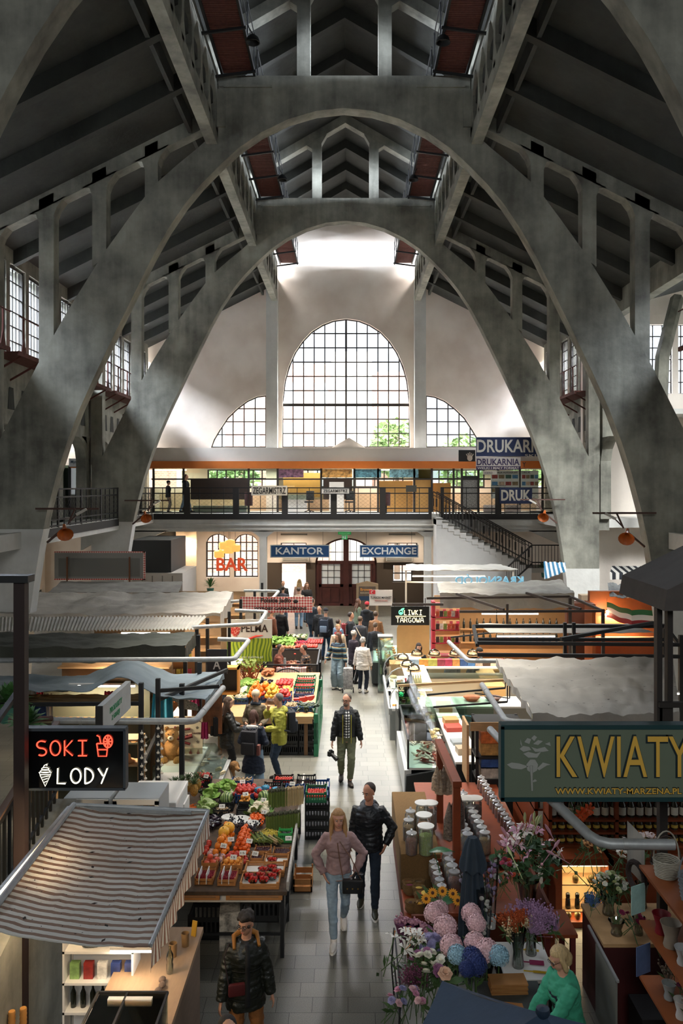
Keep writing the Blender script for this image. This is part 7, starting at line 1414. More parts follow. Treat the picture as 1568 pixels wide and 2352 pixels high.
crate('green_crate',(-.72,20.3,0),.1,3.4,.95,'green net side panel along the aisle side of the far stall')
# --- third fruit stall and cafe table
tb = thing('market_table','table of leafy vegetables beyond the cafe enclosure','table');MB().bx(-2.9,-.85,26.4,28.6,.8,.86).bx(-2.9,-.85,26.4,26.44,0,.8).build('tabletop',M('#4a4038',.7),tb)
for kind,x,y,w,d,n,r,lb in (('lettuce',-2.3,27.4,1.0,1.4,34,.1,'lettuce in the far leafy stall'),('tomato',-1.35,26.9,.7,.6,60,.04,'tomato in the far leafy stall'),('apple',-1.1,27.7,.5,.9,50,.045,'bright red apple in the far leafy stall'),('cauliflower',-1.8,28.2,.7,.4,8,.09,'cauliflower in the far leafy stall'),('radish_bunch',-1.6,27.5,.5,.6,24,.05,'radish bunch in the far leafy stall'),('sweet_potato',-2.0,26.7,.6,.4,24,.04,'root in the far leafy stall')):heap(kind,(x,y,.86),w,d,r,n,lb,'vegetable' if kind != 'apple' else 'fruit',3)
ct = thing('cafe_table','small table with a red gingham cloth between the two seated men','table',(-1.66,24.7,0));MB().bx(-.42,.42,-.4,.4,.7,.73).build('tabletop',WOODL,ct);MB().bx(-.03,.03,-.03,.03,0,.7).build('leg',BLK,ct);solo('tablecloth','red and white gingham cloth on the small cafe table','tablecloth',MB().bx(-.44,.44,-.42,.42,.731,.738).bx(-.44,.44,-.43,-.42,.5,.738),checks('#eadcd2','#bf3a36',.07,(0,1),.5,'#dd9a8e'),(-1.66,24.7,0))
solo('glass_vase','small vase with one red flower on the cafe table','vase',MB().lathe([(.03,0),(.04,.05),(.015,.12),(.02,.15)],n=10),glass('#dfe8e4',.2),(-1.6,24.95,.74),0,None,True);inst('tomato',(-1.6,24.95,1.02),'red flower in the small vase on the cafe table','flower',s=.8,name='red_flower')
solo('thermos','steel thermos flask on the cafe railing','flask',MB().lathe([(.04,0),(.045,.2),(.03,.24),(.03,.28)],n=12),STEEL,(-1.86,24.35,.74),0,None,True)
for x,lb,s_ in ((-2.3,'dark cafe chair under the man in the rust sweater',-1),(-1.03,'dark cafe chair under the man in the plaid shirt',1)):
 c = thing('cafe_chair',lb,'chair',(x,24.7,0));MB().bx(-.2,.2,-.2,.2,.4,.44).build('seat',BLK,c)
 for a in (-1,1):
  for b in (-1,1):MB().bx(a*.18-.015,a*.18+.015,b*.18-.015,b*.18+.015,0,.4).build('leg',BLK,c)
 MB().bx(s_*.2-.02,s_*.2+.02,-.2,.2,.55,.85).bx(s_*.2-.015,s_*.2+.015,-.2,-.17,.4,.85).bx(s_*.2-.015,s_*.2+.015,.17,.2,.4,.85).build('backrest',BLK,c)
en = thing('cafe_fence','black metal fence around the cafe table with an arched front panel','fence');q = MB();X1,X2,Y1,Y2 = -2.5,-.88,23.5,25.7
for a,b in (((X1,Y1),(X2,Y1)),((X2,Y1),(X2,Y2)),((X1,Y2),(X2,Y2))):
 for z in (1.0,.12):q.bar((*a,z),(*b,z),.04)
for x,y in ((X1,Y1),(X2,Y1),(X2,Y2),(X1,Y2)):q.bx(x-.03,x+.03,y-.03,y+.03,0,1.02)
q.tube([(-1.7+.55*math.cos(PI*k/12),Y1,.3+.6*math.sin(PI*k/12)) for k in range(13)],.02,6);q.build('frame',BLK,en);MB().prism([(-1.7+.5*math.cos(PI*k/12),.3+.5*math.sin(PI*k/12)) for k in range(13)],Y1-.01,Y1+.01).build('arched_panel',BLK,en);MB().bx(X2-.01,X2+.01,Y1,Y2,.12,.95).build('side_panel',BLK,en)
# ================================================================== right side: deli, spices, flowers
GL = glass('#e6f2ee',.1);GLG = glass('#cfe6dc',.16)
dc = thing('deli_counter','black refrigerated meat counter on pallets beside the aisle','counter');x0 = 1.1
MB().prism([(x0,.62),(2.0,.78),(2.0,.2),(x0+.12,.14),(x0-.02,.2)],15.6,15.68).build('side_panel',M('#1d1f20',.7,0,.06,4),dc,False,.012);MB().bx(x0+.12,2.0,15.68,18.2,.12,.62).build('body',BLK,dc);MB().bx(x0-.03,x0+.1,15.68,18.2,.15,.7).build('bumper',M('#b9bab8',.4),dc)
MB().bx(x0+.05,1.98,15.7,18.2,.7,.74).build('display_bed',WHT2,dc);MB().bx(x0+.04,x0+.05,15.7,18.2,.74,1.25).bx(x0+.04,1.6,15.69,15.7,.74,1.2).bx(x0+.04,1.6,15.7,18.2,1.25,1.26).build('glazing',GL,dc);q = MB()
for a,b in (((x0+.04,15.7,.72),(x0+.04,15.7,1.26)),((x0+.04,18.2,.72),(x0+.04,18.2,1.26)),((x0+.04,15.7,1.26),(x0+.04,18.2,1.26)),((x0+.04,18.2,1.26),(1.6,18.2,1.26))):q.bar(a,b,.035)
q.build('frame',BLK,dc)
pl = thing('pallet','wooden pallets under the black meat counter','pallet',(1.2,15.7,0));MB().bx(0,.8,0,.1,.02,.05).bx(0,.8,0,1,.09,.11).build('deck',WOODL,pl)
for x in (.05,.4,.75):MB().bx(x-.05,x+.05,0,.1,0,.1).build('block',WOODL,pl)
for i in range(70):inst('sausage',(x0+.2+R.uniform(0,.6),15.9+R.uniform(0,1.7),.77+R.uniform(0,.07)),'wrapped cured sausage in the open part of the meat counter','sausage','sausages in the meat counter',rz=R.uniform(0,3),mat=M(R.choice(('#6e2c20','#8a4034','#b8a494','#d0c4b6','#c9b8a8','#5a2018')),.3,0,.4,14))
for i in range(26):inst('cheese_round',(x0+.25+R.uniform(0,.55),17.1+R.uniform(0,.9),.76+.04*(i % 3)),'pale wrapped cheese in the far part of the meat counter','cheese','cheeses in the meat counter',rz=i,s=.8)
bw = thing('back_counter','black back counter with a white top and scale behind the meat counter','counter');MB().bx(2.0,2.45,15.3,18.6,0,.95).build('body',BLK,bw);MB().bx(1.98,2.47,15.28,18.6,.95,.99).build('worktop',WHT2,bw)
for y,w,h,c_,lb in ((16.4,.3,.06,'#8f9496','flat shop scale on the back counter'),(17.3,.34,.09,'#b9402e','red box on the back counter'),(17.75,.3,.12,'#b98a55','kraft box with a logo on the back counter'),(15.8,.26,.12,'#a8957c','wrapped parcels at the near end of the back counter')):solo('shop_box',lb,'box',MB().bx(-w/2,w/2,-w/2,w/2,0,h),M(c_,.5),(2.2,y,.99),.1)
solo('plastic_curtain','clear plastic sheet hanging slanted over the meat counter','sheet',MB().grid(lambda u,v:V((1.35+.5*u+.05*math.sin(v*20),18.4-2.6*u,2.0-1.0*u-.9*v*(1-.3*u)+.02*math.sin(u*30))),30,20),glass('#e8e6e0',.02,.5,fres=.15))
gv = thing('glass_shelf','glass shelf case of small jars above the counters by the aisle','display case');MB().bx(1.12,1.6,18.3,19.6,0,.95).build('body',M('#2a2d2c',.5),gv);q = MB()
for z in (.96,1.18,1.42):q.bx(1.12,1.6,18.3,19.6,z,z+.012)
q.bx(1.12,1.13,18.3,19.6,.95,1.5).bx(1.12,1.6,18.3,18.31,.95,1.5).build('glazing',GLG,gv)
for i in range(18):inst('cheese_round',(1.25+.12*(i % 3),18.4+.2*(i//3),.975+.24*((i//3) % 2)),'small jar in the glass shelf case by the aisle','jar','small jars in the glass shelf case',s=(.45,.45,1.2),name='small_jar',mat=M(R.choice(('#4a3a1c','#b9a05a','#7a2a1c','#d8ccb0')),.3))
single('wine_bottle',MB().lathe([(.035,0),(.037,.18),(.014,.24),(.014,.3)],n=12),M('#14180f',.15,spec=.7));single('clear_bottle',MB().lathe([(.032,0),(.034,.16),(.013,.21),(.014,.27)],n=12),M('#d8cf9a',.2));single('cola_bottle',MB().lathe([(.03,0),(.033,.08),(.028,.11),(.033,.15),(.012,.21),(.012,.24)],n=12),M('#1c0a08',.2))
for x,y,k,lb in ((1.3,18.6,'wine_bottle','red-capped wine bottle on the glass shelf case'),(1.38,18.9,'wine_bottle','second dark wine bottle behind the red-capped one'),(1.45,19.2,'wine_bottle','tallest dark bottle on the glass shelf case')):inst(k,(x,y,1.435),lb,'bottle',s=1.25 if 'tallest' in lb else 1.1)
solo('bottle_cap','red foil cap of the wine bottle','cap',MB().cyl((0,0,0),.017,.09),M('#b0202c',.4),(1.3,18.6,1.68))
for i in range(8):inst('clear_bottle',(1.52+.055*(i % 4),19.2+.12*(i//4),1.43),'pale yellow bottle in the group over the curved counter','bottle','pale yellow bottles',s=.95)
# curved glass counter
cc = thing('curved_counter','long curved glass cheese counter beside the aisle','counter');prof = [(1.02+.0,.75),(1.0,.95),(1.04,1.12),(1.14,1.26),(1.28,1.34),(1.45,1.37)];q = MB()
for (a,za),(b,zb) in zip(prof,prof[1:]):q.add([(a,19.8,za),(b,19.8,zb),(b,23.2,zb),(a,23.2,za)],[(0,1,2,3)])
q.build('curved_glass',GL,cc,True);MB().bx(1.0,2.0,19.8,23.2,.0,.7).build('body',M('#8d908e',.4,.3),cc);MB().bx(.97,1.05,19.75,23.25,.62,.78).build('bumper',STEEL,cc,False,.02);MB().bx(1.05,2.0,19.8,23.2,.7,.76).bx(1.4,2.0,19.8,23.2,1.36,1.39).build('shelves',WHT2,cc)
for y in (19.8,21.5,23.2):MB().tube([(a,y,z) for a,z in prof],.015,6).build('rib',STEEL,cc)
MB().bx(1.2,3.9,23.6,24.2,0,1.0).bx(3.5,4.0,21,24.2,0,1.0).build('rear_unit',M('#c49a62',.6),cc)
for i in range(60):inst('cheese_wedge' if i % 3 else 'cheese_round',(1.15+R.uniform(0,.75),19.95+R.uniform(0,3.1),.765),'cheese piece in the long curved glass counter','cheese','cheeses in the curved counter',rz=R.uniform(0,6),mat=M(R.choice(('#e3cc92','#d8b060','#e8dcc0','#c9803a')),.5))
wt = thing('tasting_counter','glass-topped counter crossing behind the curved cheese counter','counter');MB().bx(1.6,4.2,21.6,22.3,0,1.05).build('body',M('#b9a98e',.5),wt);MB().bx(1.5,4.3,21.55,22.35,1.32,1.36).build('top_shelf',WHT2,wt);MB().bx(1.6,4.2,21.6,21.61,1.06,1.32).build('glazing',GL,wt)
cols = ('#8fa3b0','#c98a3a','#a8a048','#8a2f3c','#a8324c','#c98a4a','#2c4a7a','#3f6a9a','#b9a08a','#4a3020','#d8c8a8','#a85a5a')
for i in range(12):solo('product_box','%s box in the row of packages on the white shelf' % ('pale blue','orange kraft','olive green','dark red','crimson','amber','navy','blue','beige','brown','cream','rose')[i],'box',MB().bx(0,.19 if i > 2 else .24,0,.15,0,.17),M(cols[i],.6,0,.35,12),(1.62+i*.2+(.04*min(i,3)),21.7,1.36))
for i in range(8):inst('cola_bottle',(4.1+.055*(i % 4),21.7+.1*(i//4),1.36),'small dark syrup bottle at the right end of the package row','bottle','syrup bottles',s=.8)
for i,(px,py) in enumerate(((957,1504),(997,1503),(1045,1504),(1085,1503),(925,1515),(935,1530),(950,1540))):
 c = gz(px,py,1.4);c.y = min(c.y,22.9);c.x = (px-VX)*c.y/F;o = thing('cake_dome',('glass dome with pastries, %s' % ['left of the back row','second in the back row','third in the back row','right of the back row','far one by the aisle','middle one by the aisle','near one by the aisle'][i]),'cake stand',(c.x,c.y,1.39));MB().cyl((0,0,0),.19,.02,20).build('wooden_plate',WOODL,o,True)
 MB().lathe([(.16,.02),(.155,.08),(.12,.14),(.05,.175),(.0,.18)],n=18).lathe([(.0,.18),(.02,.19),(.015,.21),(0,.215)],n=8).build('dome',glass('#eef2f0',.12),o,True);MB().ball((0,0,.05),(.12,.12,.04),12,6).build('pastry',M('#d8b98a',.8,0,.3,20),o,True)
for x,lb,c_ in ((2.9,'round red-rimmed pie dish on the counter under the rails','#b9502e'),(3.4,'round brown patterned pie dish on the counter under the rails','#4a2a20')):solo('pie_dish',lb,'dish',MB().lathe([(.12,0),(.2,.08),(.19,.09),(.0,.07)],n=20),M(c_,.6,0,.5,30),(x,19.4,1.06),0,None,True)
mc = thing('service_counter','grey service counter with a glass upstand under the black rails','counter');MB().bx(2.0,4.2,18.9,19.7,0,1.02).build('body',M('#8f8a82',.5),mc);MB().bx(1.7,4.3,18.85,19.75,1.02,1.06).build('worktop',WHT2,mc);MB().bx(1.7,3.2,18.2,18.21,.9,1.45).build('glazing',GLG,mc)
vt = thing('glass_vitrine','tall glass vitrine with bottles at the aisle corner of the cheese stall','display case');MB().bx(.88,1.32,24.3,24.75,.0,.05).bx(.88,1.32,24.3,24.75,1.62,1.66).build('frame',M('#6f706c',.5),vt);q = MB();q.bx(.88,.89,24.3,24.75,.05,1.62).bx(.88,1.32,24.3,24.31,.05,1.62)
for z in (.5,.9,1.25):q.bx(.9,1.3,24.3,24.75,z,z+.01)
q.build('glazing',GLG,vt)
for i in range(9):inst('clear_bottle' if i % 2 else 'wine_bottle',(.97+.13*(i % 3),24.5,(.06,.52,.92)[i//3]),'bottle standing in the tall glass vitrine','bottle','bottles in the tall vitrine')
lc = thing('ice_cream_counter','low mint-edged glass counter left of the tall vitrine','counter');MB().bx(.72,1.7,25.0,27.4,.1,.75).build('body',M('#2b3130',.5),lc,False,.03);MB().bx(.75,1.7,25.0,27.4,.75,.8).build('worktop',M('#9fc0b0',.4),lc);MB().bx(.75,.76,25,27.4,.8,1.25).bx(.75,1.5,25.0,25.01,.8,1.2).build('glazing',GL,lc)
for i in range(16):inst('bread_loaf',(.95+.25*(i % 3),25.2+.4*(i//3),.85),'pale roll in the low mint-edged counter','bread','rolls in the mint-edged counter',s=.7)
pn = thing('plywood_panel','pale plywood panel with a rounded top beyond the cheese stall','panel',(1.5,25.4,0));MB().prism([(0,0),(1.0,0),(1.0,1.95)]+[(.3+.3*math.cos(PI/2+PI/2*k/8),1.65+.3*math.sin(PI/2+PI/2*k/8)) for k in range(9)],0,.04).build('board',M('#cfa268',.6,0,.06,3),pn)
rs = thing('goods_shelf','red-framed shelf full of packages behind the cheese stall','shelf',(2.6,25.6,0));q = MB().bx(0,.1,0,.4,0,2.5).bx(1.6,1.7,0,.4,0,2.5)
for z in (.4,.8,1.2,1.6,2.0,2.4):q.bx(0,1.7,0,.4,z,z+.03)
q.build('frame',M('#b0283a',.5),rs)
for i in range(36):inst('carton',(2.78+.12*(i % 12),25.7,1.23+.4*(i//12)),'small package in the red-framed shelf','package','packages in the red-framed shelf',mat=M(R.choice(('#b0283a','#d8a03a','#d8d0c4','#3a2420','#c9502e','#7a8a3a')),.5,0,.4,14))
for k,(x,y,w,c_,lb) in enumerate(((3.4,24.9,3.2,'#b98a58','shelf wall with wine bottles on the right beyond the pale roof sheet'),(2.9,27.6,3.6,'#c9a27a','shelf wall behind the grey gathered tarpaulin'),(-5.9,20.4,2.2,'#b08a62','warm shelf wall inside the corrugated-roof stall'),(-5.9,15.15,2.2,'#4a4a38','green display wall of the gift stall'))):
 o = thing('display_shelf',lb,'shelf',(x,y,0));q = MB().bx(0,w,.3,.34,0,2.4)
 for z in (.5,.95,1.35,1.75):q.bx(0,w,0,.3,z,z+.03)
 q.build('boards',M(c_,.6),o)
 for i in range(30):inst(('wine_bottle','carton','carton','bread_loaf')[k],(x+.1+(w-.2)*(i % 15)/15,y+.12,(1.38,1.78)[i//15]),('dark wine bottle on the upper boards of the right shelf wall','package on the shelf wall behind the gathered tarpaulin','package on the warm shelf wall of the left stall','round loaf on the dark display wall of the gift stall')[k],('bottle','package','package','bread')[k],('wine bottles on the right','packages on the far right','packages on the left','loaves in the gift stall')[k],s=(1,1,1,.8)[k],mat=None if k in (0,3) else M(R.choice(cols),.5,0,.4,14))
bs = thing('storage_rack','black rack stacked with orange and blue boxes left of the flower shop sign','rack',(2.24,14.5,0));q = MB()
for x in (0,.78):q.bx(x,x+.05,0,.05,0,1.95).bx(x,x+.05,.5,.55,0,1.95)
for z in (.0,.9,1.3,1.9):q.bx(0,.83,0,.55,z,z+.04)
q.bx(0,.83,.0,.03,0,.9).build('frame',BLK,bs);MB().bx(-.16,-.12,.0,.6,.9,1.9).bx(-.1,.83,-.02,.0,1.8,1.95).build('plywood',WOODL,bs)
for i,(x,z,c_,lb) in enumerate(((.1,1.56,'#c9692e','orange picture box, upper left in the black rack'),(.45,1.56,'#cf7a3a','orange picture box, upper right in the black rack'),(.1,1.35,'#b98a4a','tan picture box in the middle of the black rack'),(.1,1.12,'#2c4f8a','blue and white carton in the black rack'),(.1,.94,'#c9c0b0','white and orange carton at the bottom of the black rack'))):solo('carton_box',lb,'box',MB().bx(0,.32,0,.3,0,.2),M(c_,.6,0,.5,9),(2.24+x,14.55,z))
wb = thing('waste_bin','black bin lined with a blue bag between the counters','bin',(2.25,15.4,0) if False else (2.75,16.9,0));MB().box((0,0,.3),(.45,.4,.6),taper=1.1).build('bin_body',BLK,wb,False,.02);MB().lathe([(.2,.56),(.26,.62),(.25,.55)],n=12).build('liner',M('#3a7a9a',.4),wb,True)
# ---- spice stall
SPX = .72;o = thing('spice_table','stepped red-brown table of the spice stall, partly draped in sacking','table');MB().bx(.74,1.5,10.55,11.55,.4,.46).bx(1.16,2.4,10.4,11.7,.68,.72).bx(1.16,2.6,11.6,14.6,.82,.86).build('boards',WOODR,o)
MB().bx(.76,.8,10.6,14.0,0,.42).bx(.8,2.5,10.42,10.46,0,.68).bx(2.5,2.54,10.42,14.4,0,.84).build('panels',M('#5e2a14',.6,0,.1,4),o);BUR = M('#7a5c34',.95,0,.2,60,.9,160)
MB().bx(.74,1.3,11.62,14.0,.4,.92).build('sacking_box',BUR,o,False,.015)
for i,(x,y,h,lb) in enumerate(((1.48,11.3,2.02,'near red-brown post of the spice stall'),(1.43,12.9,2.02,'far red-brown post of the spice stall'))):solo('wooden_post',lb,'post',MB().bx(-.05,.05,-.05,.05,.5,h),WOODR,(x,y,0))
solo('wooden_beam','red-brown beam lying across the two posts of the spice stall','beam',MB().bar((1.48,11.2,2.05),(1.43,13.1,2.05),.12,.08),WOODR)
def jar_proto(k,r,h,fill,knob=True):
 q = MB().lathe([(r*.9,0),(r,.01),(r,h*.82),(r*.8,h*.9),(r*.8,h*.96)],n=16);l = MB().lathe([(r*.85,h*.95),(r*.9,h),(r*.5,h*1.05),(.012,h*1.08),(.02,h*1.13),(.012,h*1.18),(0,h*1.18)] if knob else [(r*1.15,h*.95),(r*1.2,h*1.0),(0,h*1.01)],n=16)
 proto(k,[('contents',MB().lathe([(0,.006),(r*.9,.008),(r*.93,h*.66),(r*.5,h*.71),(0,h*.7)],n=14),M(fill,.8,0,.5,90,.5,120),True,None),('glass_wall',q,glass('#f0f4f0',.14,milk=.1),True,None),('lid',l,glass('#f4f6f5',.4,milk=.45) if knob else M('#cfcdc6',.35),True,None)])  # jar walls and lids whitened to stand in for glints
jar_proto('lidded_jar',.085,.3,'#a8672e');jar_proto('small_lidded_jar',.07,.2,'#6b4a2c');jar_proto('tall_jar',.1,.4,'#c9a23a',False)
SP = lambda u,v,z:gz(900+u/4.703,1800+v/4.703,z)
for i,(u,v,k,c_,lb) in enumerate(((210,750,'lidded_jar','#8a4a20','lidded jar of brown flakes at the front left of the sacking box'),(365,750,'tall_jar','#8fa33a','tall open jar of green seeds on the sacking box'),(180,600,'lidded_jar','#a8824a','lidded jar behind the brown flakes'),(345,620,'tall_jar','#b9762e','tall jar with orange-brown grains'),(200,500,'lidded_jar','#a88a60','farthest lidded jar at the left of the sacking box'),(445,480,'tall_jar','#8a5a34','tall jar of brown seeds beside the far post'),(330,480,'tall_jar','#9a8a60','tall jar with a wide pale lid'))):
 c = SP(u,v,.93);c.x = max(.82,min(1.24,c.x));inst(k,(c.x,c.y,.92),lb,'jar',mat=M(c_,.8,0,.5,90,.5,120))
for i,(u,v,c_,lb) in enumerate(((830,400,'#d8a52e','tall jar of yellow flakes behind the hanging bags'),(770,400,'#3a2a1c','tall jar of dark leaves beside the yellow flakes'),(900,400,'#4a3424','dark tall jar right of the yellow flakes'))):c = SP(u,v,.9);inst('tall_jar',(c.x,min(c.y,14.2),.86),lb,'jar',mat=M(c_,.8,0,.5,90,.5,120))
FC = ('#6b4a2c','#8a6a3a','#4a3424','#a8824a','#7a3a20','#b9a070','#5a4a34')
def jarrow(n,p0,p1,k,lb,g,z):
 for i in range(n):f = i/(n-1);inst(k,(p0[0]+(p1[0]-p0[0])*f,p0[1]+(p1[1]-p0[1])*f,z),lb,'jar',g,mat=M(R.choice(FC),.8,0,.5,90,.5,120))
jarrow(14,(2.45,12.0),(2.3,14.3),'small_lidded_jar','glass-lidded spice jar in the long right-hand row','long row of glass-lidded jars',.86);jarrow(9,(1.95,11.8),(1.85,13.3),'lidded_jar','glass-lidded jar in the row right of the hanging bags','jars right of the hanging bags',.86);jarrow(7,(1.7,11.75),(1.62,12.7),'lidded_jar','glass-lidded jar in the row between the posts','jars between the posts',.86)
jarrow(6,(1.22,10.55),(1.18,11.4),'small_lidded_jar','small glass-lidded jar in the stacked row beside the sacks','small jars beside the sacks',.72);jarrow(4,(1.4,10.9),(1.38,11.45),'lidded_jar','jar of amber pieces behind the stacked row','jars of amber pieces',.72);jarrow(5,(1.75,10.6),(1.72,11.4),'small_lidded_jar','small jar half hidden behind the closed parasol','jars behind the parasol',.72)
for i,(u,v,c_) in enumerate(((165,1040,'#a8321c'),(275,1000,'#6b5030'),(190,1100,'#6a2a3c'),(290,1130,'#c9a850'),(310,1200,'#8a1c34'),(195,1290,'#3a2418'),(290,1300,'#b98a2c'),(270,1060,'#5a4628'))):
 c = SP(u,v,.58);c.y = min(max(c.y,10.6),11.5);o = thing('spice_sack','small open burlap sack of %s spice, %s' % (('red','brown','purple','yellow','crimson','dark','golden','grey-brown')[i],('back left','back right','middle left','under the yellow card','middle right','front left','front right','behind the card')[i]),'sack',(max(.84,c.x),c.y,.46))
 MB().lathe([(.06,0),(.09,.04),(.085,.1),(.07,.12),(.095,.125),(.09,.15),(.06,.13)],n=12,rx=1,ry=.8).build('sack',BUR,o,True);MB().ball((0,0,.11),(.065,.05,.03),10,6).build('spice',M(c_,.9,0,.3,60),o,True)
solo('price_disc','yellow card lying on the spice sacks','price tag',MB().cyl((0,0,0),.08,.004,18),M('#c9a84a',.7),(1.06,11.1,.63))
def hbag(p,n,lb,c_,h=.45):
 q = MB();q.lathe([(.01,0),(.03,-.06),(.08,-h*.45),(.09,-h*.9),(.0,-h)],n=9);solo('hanging_bag',lb,'bag',q,M(c_,.25,0,.6,30,.9,40,spec=.8),p,0,None,True)
for i,(u,v,lb,c_) in enumerate(((660,240,'clear bag of dark dried leaves on the near post','#3a2c22'),(620,250,'clear bag of dried leaves left of the dark one','#5a4a3c'),(720,130,'clear bag of dried leaves right of the near post','#4a3a30'))):p = at(900+u/4.703,1800+v/4.703-10,11.45);hbag(p,i,lb,c_,.55)
for i in range(4):p = at(1003+i*8,1760+(i % 2)*8,12.8);hbag(p,i,'bag of nuts in the cluster hung on the spice stall beam, %s' % ('leftmost','second','third','rightmost')[i],('#8a7258','#a08a70','#6a5540','#94806a')[i],.4)
rs = thing('spice_rack','red-brown spice rack behind the long jar row','rack',(2.75,12.2,0));q = MB().bx(0,.05,0,1.6,0,1.75).bx(.5,.55,0,1.6,0,1.75)
for z in (.5,.9,1.3,1.7):q.bx(0,.55,0,1.6,z,z+.03)
q.build('frame',WOODR,rs)
for i in range(20):inst('carton',(2.8,12.3+.15*(i % 10),.93+.4*(i//10)),'small packet in the red-brown spice rack','package','packets in the spice rack',s=.9,mat=M(R.choice(('#8a7248','#c9b070','#4a3a24')),.5))
# ---- florist
def petals(n,r,w,tilt,c,cup=.3,off=0,z0=0):
 q = MB()
 for k in range(n):
  a = 6.283*k/n+off;d = V((math.cos(a),math.sin(a),0));t = V((-d.y,d.x,0));P_ = [V((0,0,z0))]
  for f,ww,zz in ((.35,.7,tilt*.5),(.7,1,tilt*.9),(1.0,.15,tilt*(1-cup))):P_ += [d*r*f+t*w*ww+V((0,0,z0+zz*r)),d*r*f-t*w*ww+V((0,0,z0+zz*r))]
  q.add(P_,[(0,1,2),(1,3,4,2),(3,5,6,4)])
 return q
STEM = M('#3f5a2c',.6);
def stemleaf(h,leaf=3,r=.005):
 q = MB().tube([(0,0,0),(.004,0,-h)],r,5)
 for i in range(leaf):a = i*2.3;d = V((math.cos(a),math.sin(a),.3));t = V((-d.y,d.x,0));z = -h*(.2+.22*i);b_ = V((0,0,z));q.add([b_,b_+d*.06+t*.022,b_+d*.13,b_+d*.06-t*.022],[(0,1,2,3)])
 return q
q = MB()
for k in range(95):
 z = 1-1.5*(k+.5)/95;a = k*2.4;rr = math.sqrt(1-z*z);n_ = V((rr*math.cos(a),rr*math.sin(a),z));Em = n_.to_track_quat('Z','Y').to_matrix()
 for j in range(4):b_ = j*1.571+k;c = n_*.098+Em @ V((math.cos(b_)*.013,math.sin(b_)*.013,.004*(j % 2)+R.uniform(-.006,.006)));q.add([c+Em @ (V((math.cos(b_+g)*.015*s_,math.sin(b_+g)*.015*s_,.004*s_))) for g,s_ in ((PI,.8),(1.3,.8),(0,1),(-1.3,.8))],[(0,1,2,3)])
q.ball((0,0,0),.078,10,7);HY = dict(pink='#e8b9bc',blue='#8fb4c4',navy='#24346a')
proto('hydrangea',[('flower_head',q,M(HY['pink'],.8,0,.38,40),False,None),('stem',stemleaf(.5,4,.007),STEM,False,None)])
L1 = petals(6,.11,.026,.35,0,.5);L1.v = L1.v;proto('lily',[('petals',L1,M('#e9e2d6',.6,0,.12,20),True,None),('stamens',MB().tube([(0,0,0),(.01,0,.07)],.004,4).ball((.01,0,.07),.009,6,4),M('#a8641c',.7),True,None),('stem',stemleaf(.4,5),STEM,False,None)])
single('lily_bud',MB().tube([(0,0,-.3),(0,0,-.02),(.0,0,.03),(.005,0,.08),(.005,0,.11)],[.003,.006,.018,.016,.004],7),M('#b9c48a',.6,0,.2,14))
rz_ = MB();[rz_.add(p_.v,p_.f) for p_ in (petals(6,.04,.02,.2,0,.2),petals(6,.032,.018,.7,0,.1,.5),petals(5,.022,.014,1.3,0,.1,.2),petals(4,.012,.01,2.2,0,0))]
proto('rose',[('petals',rz_,M('#e6ddcf',.7,0,.1,30),True,None),('stem',stemleaf(.35,2,.004),STEM,False,None)])
proto('daisy',[('petals',petals(14,.05,.008,.15,0,.2),M('#d9a63a',.7),False,None),('flower_eye',MB().ball((0,0,.006),(.017,.017,.01),8,5),M('#4a2a14',.9),True,None),('stem',stemleaf(.35,2,.004),STEM,False,None)])
ch = MB();[ch.add(p_.v,p_.f) for p_ in (petals(18,.055,.006,.1,0,0),petals(16,.048,.006,.5,0,0,.2),petals(12,.036,.005,1,0,0,.4))]
proto('aster',[('petals',ch,M('#a59cc0',.8),False,None),('stem',stemleaf(.35,2,.004),STEM,False,None)])
FL = MB()
for _ in range(60):c = V((R.gauss(0,.05),R.gauss(0,.05),R.gauss(0,.02)));FL.ball(c,.009,5,4);FL.tube([c,c*.3-V((0,0,.12))],.0015,3)
proto('flower_spray',[('blossoms',FL,M('#a88098',.8,0,.3,20),True,None),('stem',stemleaf(.3,3,.004),STEM,False,None)])
def vase(c,r,h,lb,kind='glass',col='#d8d4cc'):
 o = thing('vase',lb,'vase',c);MB().lathe([(r*.7,0),(r*.75,.02),(r*.6,h*.4),(r*.9,h*.85),(r*1.05,h),(r*1.0,h),(r*.85,h*.85),(r*.5,h*.4),(r*.6,.02)],n=18).build('vase_wall',glass('#dfe8e4',.16) if kind == 'glass' else M(col,.5,0,.1,8),o,True)
 if kind == 'glass':q = MB();[q.tube([(R.uniform(-r,r)*.35,R.uniform(-r,r)*.35,.02),(R.uniform(-r,r)*.7,R.uniform(-r,r)*.7,h*1.1)],.004,4) for _ in range(7)];q.build('stems',STEM,o)
 return o
def FX(px,py,z):return gz(px,py,z)
for x in (.55,1.75):
 pass
fb = thing('flower_stand','black wire flower stand and plinths beside the aisle','stand');q = MB()
for x,y in ((.55,8.6),(.55,9.9),(1.1,8.6)):q.tube([(x,y,0),(x-.03,y,.35),(x,y,.8)],.01,6)
q.tube([(.55,8.6,.8),(.55,9.9,.8)],.01).tube([(.55,8.6,.4),(.55,9.9,.4)],.01).build('wire_frame',BLK,fb);MB().bx(.6,1.05,8.7,10.0,.3,.34).bx(1.1,1.7,8.9,10.0,0,.5).build('plinth',M('#8f8d86',.6),fb)
